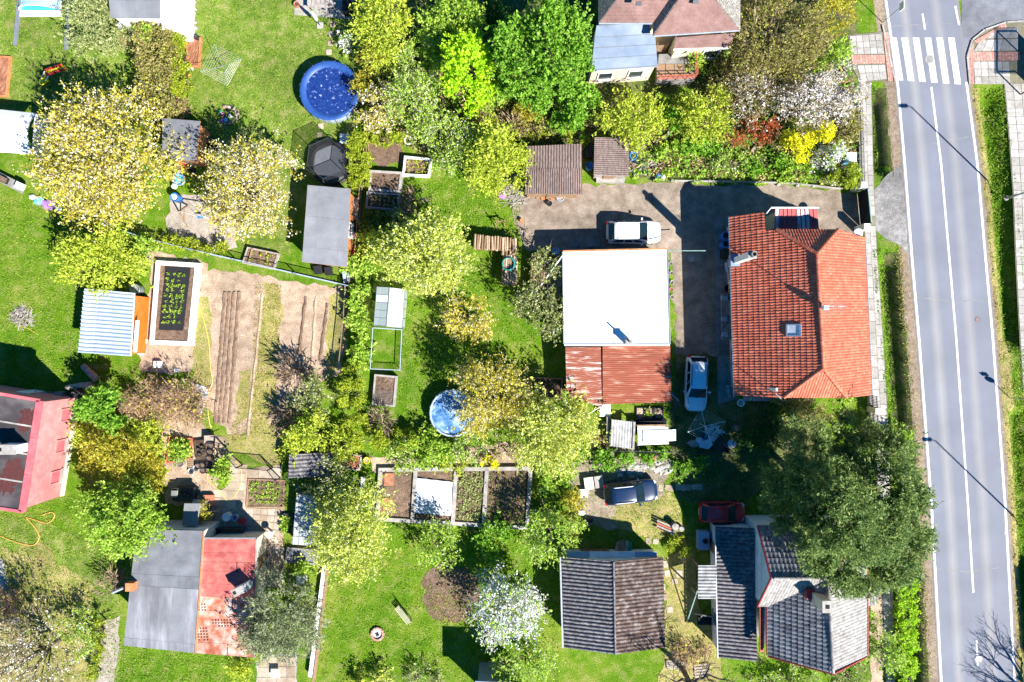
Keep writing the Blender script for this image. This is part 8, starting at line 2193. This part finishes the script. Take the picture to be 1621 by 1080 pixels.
# --- drive and sheds surroundings
barrel('basin', 'pale blue basin at the garage corner', 'basin', 880, 398, 0.3, 0.6, 'metal_pale_blue', 'pool_water', fill=0.85)
pw = MB().tube([G(890, 405, 2.5), G(846, 466, 1.2)], 0.06, 6).build('drain_pole', 'white_plastic', label='long white pipe leaning from the garage roof corner', cat='pipe')
barrel('barrel', 'dark blue barrel at the foot of white pipe', 'barrel', 842, 476, 0.42, 0.9, 'blue_plastic', 'dark_slot')
barrel('barrel', 'blue barrel between the two plank sheds top', 'barrel', 1003, 246, 0.3, 0.9, 'blue_plastic', 'dark_slot')
barrel('barrel', 'blue drum in the gap of the two plank sheds', 'barrel', 934, 262, 0.3, 0.9, 'blue_plastic', 'blue_plastic')
boxt('cart', 'dark handcart in the gap between plank sheds', 'cart', 932, 240, 0.6, 0.9, 0.5, 'dark_metal')
barrel('plant_pot', 'pale green tub at the plank shed corner', 'tub', 887, 312, 0.32, 0.4, 'metal_pale_blue', 'soil_light')
barrel('bucket', 'black bucket before the plank shed', 'bucket', 870, 322, 0.2, 0.35, 'black_plastic')
for i in range(5): boxt('brick_block', ['first', 'second', 'third', 'fourth', 'fifth'][i] + ' block in the row before the plank shed', 'block', 852 + i * 7.5, 311 + (i % 2) * 1.5, 0.3, 0.35, 0.25, 'wood_orange' if i % 2 else 'wood', group='blocks before the plank shed')
MB().tube([G(826, 350, 0.0), G(826, 349, 0.35)], 0.16, 12).build('chopping_block', 'wood_orange', label='lone chopping block on the gravel drive', cat='log', smooth=False)
rock(None, G(795, 307, 0.2), (0.35, 0.5, 0.3), 'purple_cloth', 'cloth_heap', 'lilac cloth heap beside the dry branches', 'cloth')
sh_ = thing('sawhorse', 'wooden sawhorse on the lawn near log stack', 'sawhorse', G(792, 352, 0))
sp_ = G(792, 352, 0.7)
MB().bar(sp_ + Vector((-0.4, 0, 0)), sp_ + Vector((0.4, 0.1, 0)), 0.09, 0.09).build('beam', 'wood', sh_)
for s in (-0.35, 0.35):
    for t in (-0.3, 0.3): MB().bar((sp_.x + s, sp_.y + t, 0), (sp_.x + s, sp_.y - t * 0.5, 1.0), 0.06, 0.06).build('leg', 'wood', sh_)
for a, b, lab in (((998, 230), (1045, 233), 'long pale board behind the small plank shed'), ((1016, 236), (1030, 228), 'pale board leaning across scrap heap'), ((1052, 234), (1066, 231), 'short pale board right of the scrap heap'), ((1174, 248), (1202, 248), 'pale plank lying in the wild garden'), ((1190, 240), (1197, 232), 'short stick plank in the wild garden'), ((1112, 236), (1118, 227), 'small stick beside the wild garden path'), ((1052, 220), (1062, 206), 'pale stake below the willow shrub')):
    plank(lab, a, b, 0.22, 0.05, 0.25, 'sand')
boxt('salvage_box', 'white box among the scrap heap', 'box', 1043, 245, 0.45, 0.6, 0.3, 'white_plastic', rz=0.5)
for (x, y, mm, lab) in ((1034, 283, 'fabric_black', 'dark sack at the drive edge scrap'), (1050, 281, 'fleece', 'white sack at the drive edge scrap'), (1058, 276, 'yellow_plastic', 'yellow crate at the drive edge scrap'), (1042, 278, 'blue_plastic', 'blue sack at the drive edge scrap')):
    rock(None, G(x, y, 0.15), (0.25, 0.25, 0.22), mm, 'sack', lab, 'sack')
for i, (x, y) in enumerate(((1232, 292), (1262, 293), (1287, 294))): rock(None, G(x, y, 0.15), (0.2, 0.2, 0.2), 'slab', 'edge_stone', ['western', 'middle', 'eastern'][i] + ' white stone marking the drive edge', 'stone')
# grey paving bits beside the garage
gd = bpy.data.objects['gravel_drive']
pave(gd, 'slab', [(905, 392), (950, 390), (950, 378), (905, 380)], 4, 1, 'slab_grey', z0=0.012, skip=0.3)
pave(gd, 'slab', [(862, 470), (888, 470), (888, 412), (866, 412)], 2, 4, 'slab_grey', z0=0.012)
for i, (x, y, mm) in enumerate(((1058, 417, 'concrete'), (1059, 432, 'concrete'), (1060, 447, 'zinc'), (1059, 458, 'terracotta'), (1060, 470, 'concrete'))):
    barrel('plant_pot', ['first', 'second', 'third', 'fourth', 'fifth'][i] + ' pot along the east wall of garage', 'pot', x + 4, y, 0.15, 0.3, mm, 'soil_dark', group='pots along the garage wall')
p = G(1100, 397, 2.2)
ln = MB().tube([G(1057, 397, 2.3), G(1117, 397, 2.6)], 0.035, 6).build('wash_pole', 'pole_green', label='pale green pole reaching from garage over the drive', cat='pole')
p = G(1094, 409, 0); MB().lathe(p, [(0.3, 0), (0.3, 0.03), (0.001, 0.035)], 18).build('manhole', 'concrete', label='round concrete manhole in the shaded drive', cat='manhole')
for i, (x, y) in enumerate(((1150, 373), (1150, 386))): barrel('rain_barrel', ['upper', 'lower'][i] + ' blue rain barrel at the tiled house wall', 'barrel', x, y, 0.33, 1.0, 'blue_plastic', 'dark_slot', group='rain barrels at the house wall')
boxt('bin', 'black bin at the tiled house wall', 'bin', 1151, 402, 0.6, 0.7, 0.9, 'black_plastic')
plank('white door leaning by the tiled house wall', (1152, 415), (1155, 430), 0.5, 0.1, 0.3, 'white_paint', 'door_leaf', 'board')
barrel('tyre', 'tyre lying by the tiled house wall', 'tyre', 1154, 457, 0.32, 0.25, 'rubber', 'dark_slot', fill=0.4)
gb = thing('wooden_deck', 'slatted grey wooden seat platform along the tiled house', 'deck', G(1150, 502, 0))
for k in range(5): MB().bar(G(1142 + k * 4, 465, 0.5), G(1143.5 + k * 4, 538, 0.5), 0.16, 0.05).build('board', 'wood_grey', gb)
for y in (470, 502, 533): MB().bar(G(1141, y, 0.4), G(1160, y, 0.4), 0.1, 0.12).build('bearer', 'wood_grey', gb)
for (y, w) in ((472, 0.5), (505, 0.45), (530, 0.45)): MB().box(G(1147, y, 0.62), (w, 0.35, 0.2)).build('cushion', 'metal_pale_blue', gb, bevel=0.03)
plank('pale board leaning at the tiled house lower corner', (1151, 610), (1155, 632), 0.25, 0.08, 0.4, 'wood_grey')
mp_ = thing('tool_shelf', 'long grey shelf strip below the tiled house gable', 'shelf', G(1220, 631, 0))
q = X([(1176, 635), (1262, 636), (1262, 628), (1176, 627)], 0.4)
panels(mp_, q, 6, 1, 'grey_sheet', h=0.05, gap=0.02, name='shelf_board')
for k in range(4): p = bil(q, 0.1 + 0.27 * k, 0.5); MB().box((p.x, p.y, 0.19), (0.1, 0.3, 0.38)).build('leg', 'wood', mp_)
barrel('tyre', 'white-rimmed wheel below the tiled house corner', 'wheel', 1173, 638, 0.3, 0.2, 'white_plastic', 'grey_metal', fill=0.6)
# junk pile
for k, (x, y, sx, sy, mm, lab) in enumerate(((1098, 702, .55, .35, 'wood_grey', 'wooden pallet scrap at the junk pile end'), (1107, 698, .4, .4, 'fleece', 'white sack in the junk pile'), (1117, 703, .7, .45, 'fleece', 'largest white sack in the junk pile'), (1127, 694, .45, .35, 'metal_pale_blue', 'pale blue sack in the junk pile'), (1112, 690, .3, .3, 'fabric_black', 'black bag in the junk pile'), (1158, 703, .4, .35, 'fleece', 'single white sack right of the junk pile'), (1150, 712, .35, .3, 'fabric_black', 'black bag right of the junk pile'))):
    rock(None, G(x, y, 0.25), (sx, sy, 0.3), mm, 'junk_sack', lab, 'sack')
heap('stick_bundle', 'bundle of pale laths on the junk pile', 'laths', 1128, 684, 12, 7, 0.3, 26, 1.4, 'white_paint', 0.03)
barrel('cable_drum', 'dark round drum beside the junk pile', 'drum', 1140, 706, 0.55, 0.4, 'dark_metal', 'soil_dark', fill=0.8)
sp1 = barrel('tree_stump', 'cut stump with orange top in the shaded yard', 'stump', 1166, 678, 0.34, 0.5, 'bark', 'wood_orange', fill=0.99)
o = MB().lathe((0, 0, 0), [(0.16, 0), (0.28, 0.5), (0.30, 0.55), (0.26, 0.55), (0.2, 0.2), (0.001, 0.18)], 16).build('terracotta_pot', 'terracotta', local=True, label='large terracotta pot lying on its side behind the dark car', cat='pot', smooth=True)
o.location = G(1026, 724, 0.28); o.rotation_euler = (0.15, math.pi / 2, 0.1)
sb_ = thing('stone_slab', 'two-part white stone slab beside the dark car', 'slab', G(939, 765, 0))
for x, m_ in ((932, 'white_paint'), (948, 'concrete')): MB().box(G(x, 765 - (x - 932) * 0.15, 0.35), (0.72, 0.95, 0.3), rz=0.14).build('slab_half', m_, sb_, bevel=0.03)
boxt('plastic_tub', 'white plastic tub near the stone slab', 'tub', 923, 781, 0.72, 0.6, 0.35, 'white_plastic', bev=0.12)
for (x, y, s, mm, lab) in ((916, 800, .5, 'fleece', 'white scrap heap below the plastic tub'), (921, 812, .4, 'white_plastic', 'pale stone heap below the white scrap'), (908, 796, .4, 'grey_metal', 'grey scrap beside the golden bush'), (924, 826, .3, 'fabric_black', 'black bag below the scrap heap'), (934, 824, .3, 'black_plastic', 'second black bag near the golden bush'), (913, 790, .3, 'rubber', 'dark rubber scrap beside white heap')):
    rock(None, G(x, y, 0.15), (s, s * 0.7, 0.22), mm, 'scrap', lab, 'scrap')
tr_ = thing('log_trolley', 'old trolley with a wood block and wheels on the lawn', 'trolley', G(1060, 832, 0))
for k in range(3): MB().bar(G(1040, 824 + k * 4, 0.45), G(1063, 834 + k * 4, 0.45), 0.13, 0.07).build('rail', ('wood_grey', 'brick_red', 'wood_grey')[k], tr_)
c = G(1069, 834, 0.6); MB().lathe((c.x, c.y, 0.1), [(0.25, 0), (0.27, 0.6), (0.001, 0.62)], 14).build('wood_block', 'wood_grey', tr_)
for x, y in ((1079, 838), (1066, 845)): c = G(x, y, 0.4); MB().lathe((c.x, c.y, 0.02), [(0.2, 0), (0.24, 0.2), (0.2, 0.4), (0.001, 0.4)], 12).build('stone', 'concrete', tr_)
for k in range(7): a = random.uniform(-3, 3); MB().bar(G(1036 + k * 2, 832 + a, 0.2), G(1050 + k * 2, 840 + a, 0.2), 0.07, 0.07).build('stick', 'wood', tr_)
lp_ = thing('lumber_pile', 'pile of boards against the gabled shed front', 'lumber', G(985, 866, 0))
for k in range(12): MB().bar(G(974 + k * 2.2, 874 + random.uniform(-3, 1), 0.5 + 0.03 * (k % 3)), G(978 + k * 1.9, 857 + random.uniform(-3, 3), 0.3), 0.13, 0.05).build('board', random.choice(['wood', 'wood_grey', 'green_plastic', 'wood']), lp_)
boxt('garden_table', 'pale blue table in the shade by the slate house', 'table', 1114, 856, 0.85, 1.4, 0.72, 'metal_pale_blue')
barrel('bowl', 'dark bowl on the pale blue table', 'bowl', 1117, 857, 0.22, 0.15, 'dark_metal', 'dark_slot', z=0.76)
sf = thing('porch_swing', 'dark garden swing frame next to the slate annex', 'swing seat', G(1112, 980, 0))
q = X([(1100, 985), (1128, 977), (1130, 976), (1112, 972)], 1.6)
MB().tube([G(1104, 985, 0.1), G(1112, 974, 1.6), G(1128, 977, 1.6), G(1131, 990, 0.1)], 0.045, 6).build('frame', 'concrete', sf)
MB().tube([G(1098, 972, 0.1), G(1112, 974, 1.6)], 0.04, 6).build('leg', 'concrete', sf); MB().box(G(1116, 984, 0.5), (1.2, 0.5, 0.08)).build('seat', 'fabric_black', sf); MB().box(G(1116, 976, 0.9), (1.2, 0.08, 0.6)).build('backrest', 'fabric_black', sf)
MB().tube([G(1088, 983, 0.1), G(1104, 935, 2.3)], 0.045, 6).build('washing_post', 'pole_green', label='slanting pale green pole by the small ribbed canopy', cat='pole')
for i, (x, y, rz) in enumerate(((1112, 1063, 0.1), (1075, 1038, 0.3), (1081, 1057, 1.4), (1064, 1054, 0.1))):
    c = G(x, y, 0.3); r = thing('pallet', ['whole pale pallet', 'upper broken pallet', 'upright broken pallet', 'small broken pallet'][i] + ' by the bare bush at the bottom', 'pallet', (c.x, c.y, 0), rz)
    w_, d_ = (1.2, 0.9) if i == 0 else (0.8, 0.6)
    for k in range(5): MB().box((0, -d_ / 2 + d_ * k / 4, 0.15), (w_, d_ / 7, 0.03)).build('slat', 'sand' if i == 0 else 'wood_grey', r, local=True)
    for k in (-1, 0, 1): MB().box((k * w_ * 0.43, 0, 0.07), (0.1, d_, 0.12)).build('bearer', 'wood_grey', r, local=True)
# bed boxes south of the lean-to
for i, (x0, x1) in enumerate(((1008, 1020), (1022, 1034), (1036, 1050))):
    r, q, z = frame_bed(['western', 'middle', 'eastern'][i] + ' small seed box behind the rusty lean-to', [(x0, 662), (x1, 662), (x1, 646), (x0, 646)], 0.2, 'dark_metal', 'soil_light', w=0.05)
    if i == 1: bed_plants(r, q, z, 2, 2, 'fresh', 0.25)
MB().tube([G(920, 662, 0.3), G(955, 641, 1.8)], 0.05, 6).build('gutter_pipe', 'white_plastic', label='white pipe slanting from the rusty lean-to corner', cat='pipe')
plank('pale board sticking out from rusty lean-to corner', (1062, 622), (1074, 635), 0.15, 0.06, 0.6, 'wood_grey')
boxt('compost_box', 'black slatted cover behind the white scrap sheets', 'box', 1031, 668, 2.3, 0.5, 0.5, 'fabric_black')
boxt('white_plate', 'white panel at the pale lean-to corner', 'panel', 958, 650, 0.8, 0.9, 0.5, 'white_paint')
plank('grey post beside the shaded compost corner', (962, 660), (962, 700), 0.2, 0.25, 0.6, 'concrete_dark')
plank('green stake in the dark soil by the pale tree', (812, 700), (822, 712), 0.08, 0.08, 0.5, 'wood')
frame_bed('dark compost bed beside the rusty lean-to', [(835, 632), (888, 632), (890, 600), (838, 598)], 0.3, 'wood', 'soil_dark')
# shelves near the large shed
for i, (x, y, w, d, mm, lab) in enumerate(((503, 427, 0.6, 0.6, 'black_plastic', 'dark chair folded below the large shed'), (519, 429, 0.5, 0.6, 'fabric_black', 'second dark chair below the large shed'), (555, 416, 0.45, 0.8, 'sand', 'pale barrel end by the large shed corner'), (554, 396, 0.4, 0.5, 'red_plastic', 'red crate by the large shed wall'), (558, 372, 0.4, 0.4, 'pink_plastic', 'pink toy by the large shed wall'), (560, 330, 0.5, 1.6, 'wood_grey', 'wood rack along the large shed wall'), (548, 438, 0.5, 0.9, 'metal_pale_blue', 'pale blue sheet at large shed corner'))):
    boxt('shed_clutter', lab, 'clutter', x, y, w, d, 0.5, mm, rz=random.uniform(-.15, .15))
barrel('basin', 'white oval basin beside the golden thuja bush', 'basin', 646, 222, 0.33, 0.3, 'white_plastic', 'soil_dark')

# ================================================================== street furniture
def lamp(label, bx, by, h, arm):
    p = G(bx, by, 0)
    r = thing('street_lamp', label, 'street lamp', (p.x, p.y, 0), 0, 'street lamps along the far pavement')
    MB().tube([p, p + Vector((0, 0, 1.2)), p + Vector((0, 0, 1.25)), p + Vector((0, 0, h))], [0.11, 0.10, 0.07, 0.05], 10).build('pole', 'zinc', r, smooth=True)
    MB().lathe(p, [(0.2, 0), (0.2, 0.1), (0.12, 0.14), (0.001, 0.14)], 12).build('base', 'concrete', r)
    MB().tube([p + Vector((0, 0, h)), p + Vector((-arm * 0.6, 0, h + 0.12)), p + Vector((-arm, 0, h + 0.15))], 0.035, 6).build('arm', 'zinc', r)
    MB().box(p + Vector((-arm - 0.25, 0, h + 0.15)), (0.7, 0.28, 0.12)).build('lamp_head', 'grey_metal', r, bevel=0.04)
    return r
lamp('street lamp whose shadow crosses the road near the zebra crossing', 1592, 314, 9.2, 0.3)
lamp('street lamp casting the lower long shadow across the road', 1630, 842, 9.2, 0.3)
def sign(label, bx, by, h, shapes):
    p = G(bx, by, 0); r = thing('road_sign', label, 'road sign', (p.x, p.y, 0))
    MB().tube([p, p + Vector((0, 0, h))], 0.032, 8).build('pole', 'zinc', r)
    z = h
    for kind_ in shapes:
        if kind_ == 'round':
            c = p + Vector((0, -0.06, z - 0.32)); V = []; n_ = 20
            for yy in (0, -0.03):
                for k in range(n_): V.append(c + Vector((0.32 * math.cos(2 * math.pi * k / n_), yy, 0.32 * math.sin(2 * math.pi * k / n_))))
            MB().add(V, [tuple(range(n_)), tuple(reversed(range(n_, 2 * n_)))] + [(k, n_ + k, n_ + (k + 1) % n_, (k + 1) % n_) for k in range(n_)]).build('disc', 'grey_metal', r); z -= 0.68
        else:
            MB().box(p + Vector((0, -0.07, z - 0.18)), (0.55, 0.03, 0.34)).build('plate', 'grey_metal', r); z -= 0.4
    return r
sign('double road sign on a thin pole beside the far verge', 1598, 630, 2.7, ['rect', 'round'])
# crossing sign by the near landing
cs_ = thing('crossing_sign', 'tall crossing sign leaning into view beside the zebra crossing', 'road sign', G(1397, 36, 0))
p = G(1397, 36, 0)
MB().tube([p, p + Vector((0, 0, 3.0))], 0.035, 8).build('pole', 'zinc', cs_)
MB().box(p + Vector((0.0, 0, 2.7)), (0.06, 0.6, 0.6)).build('plate', 'white_plastic', cs_)
# bus shelter partly off the picture
bsp = G(1628, 118, 0)
bsh = thing('bus_shelter', 'metal-framed bus shelter at the far pavement edge', 'shelter', (bsp.x, bsp.y, 0))
for dx, dy in ((-0.7, -1.6), (-0.7, 1.6), (0.8, -1.6), (0.8, 1.6)): MB().bar(bsp + Vector((dx, dy, 0)), bsp + Vector((dx, dy, 2.4)), 0.08, 0.08).build('post', 'dark_metal', bsh)
MB().box(bsp + Vector((0.05, 0, 2.45)), (1.8, 3.6, 0.08)).build('roof', 'poly_dome', bsh)
MB().box(bsp + Vector((0.82, 0, 1.2)), (0.05, 3.2, 2.0)).build('back_panel', 'metal_blue', bsh)
MB().box(bsp + Vector((0.5, 0, 0.45)), (0.4, 2.4, 0.06)).build('bench', 'wood', bsh)
for s0, s1 in (((-0.7, -1.6), (-0.7, 1.6)), ((-0.7, 1.6), (0.8, 1.6)), ((-0.7, -1.6), (0.8, -1.6))): MB().bar(bsp + Vector((*s0, 2.38)), bsp + Vector((*s1, 2.38)), 0.08, 0.1).build('frame_beam', 'dark_metal', bsh)
# roadside building and bare tree just beyond the lower corner, known by their shadows
hb = thing('roadside_house', 'house beyond the road corner casting the dark shadow', 'house', G(1720, 985, 0))
hp = [G(1672, 1080), G(1790, 1080), G(1790, 950), G(1662, 950)]
MB().prism([p.xy for p in hp], 0, 3.4).build('wall', 'plaster_cream', hb)
panels(hb, [Vector((p.x, p.y, 3.4)) for p in hp], 2, 2, 'felt_grey', h=0.12, name='roof_panel')
def bare_tree(label, px, py, h):
    c = G(px, py, 0); r = thing('bare_tree', label, 'tree', c)
    MB().tube([c, c + Vector((0, 0, h * 0.35)), c + Vector((0.1, 0, h * 0.55))], [0.22, 0.17, 0.12], 8).build('trunk', 'bark', r, smooth=True)
    J = MB()
    def br(p, d, l, rr, lev):
        e = p + d * l; mid = p.lerp(e, 0.5) + Vector((random.gauss(0, .06), random.gauss(0, .06), 0)) * l
        J.tube([p, mid, e], [rr, rr * 0.8, rr * 0.55], 5 if lev < 2 else 3, cap=False)
        if lev < 4:
            for _ in range(3 if lev < 3 else 4):
                dd = (d + Vector((random.gauss(0, .55), random.gauss(0, .55), random.gauss(0.1, .4)))).normalized()
                br(p.lerp(e, random.uniform(0.5, 1)), dd, l * random.uniform(0.55, 0.75), rr * 0.5, lev + 1)
    for k in range(7):
        t = 2 * math.pi * k / 7; br(c + Vector((0, 0, h * random.uniform(0.32, 0.55))), Vector((math.cos(t) * 0.7, math.sin(t) * 0.7, 0.7)).normalized(), h * 0.34, 0.13, 0)
    J.build('branches', 'bark', r)
bare_tree('bare branching tree beside the pallets below the gabled shed', 1079, 1056, 7.0)
bare_tree('bare roadside tree casting a branching shadow on the road', 1668, 1128, 6.5)
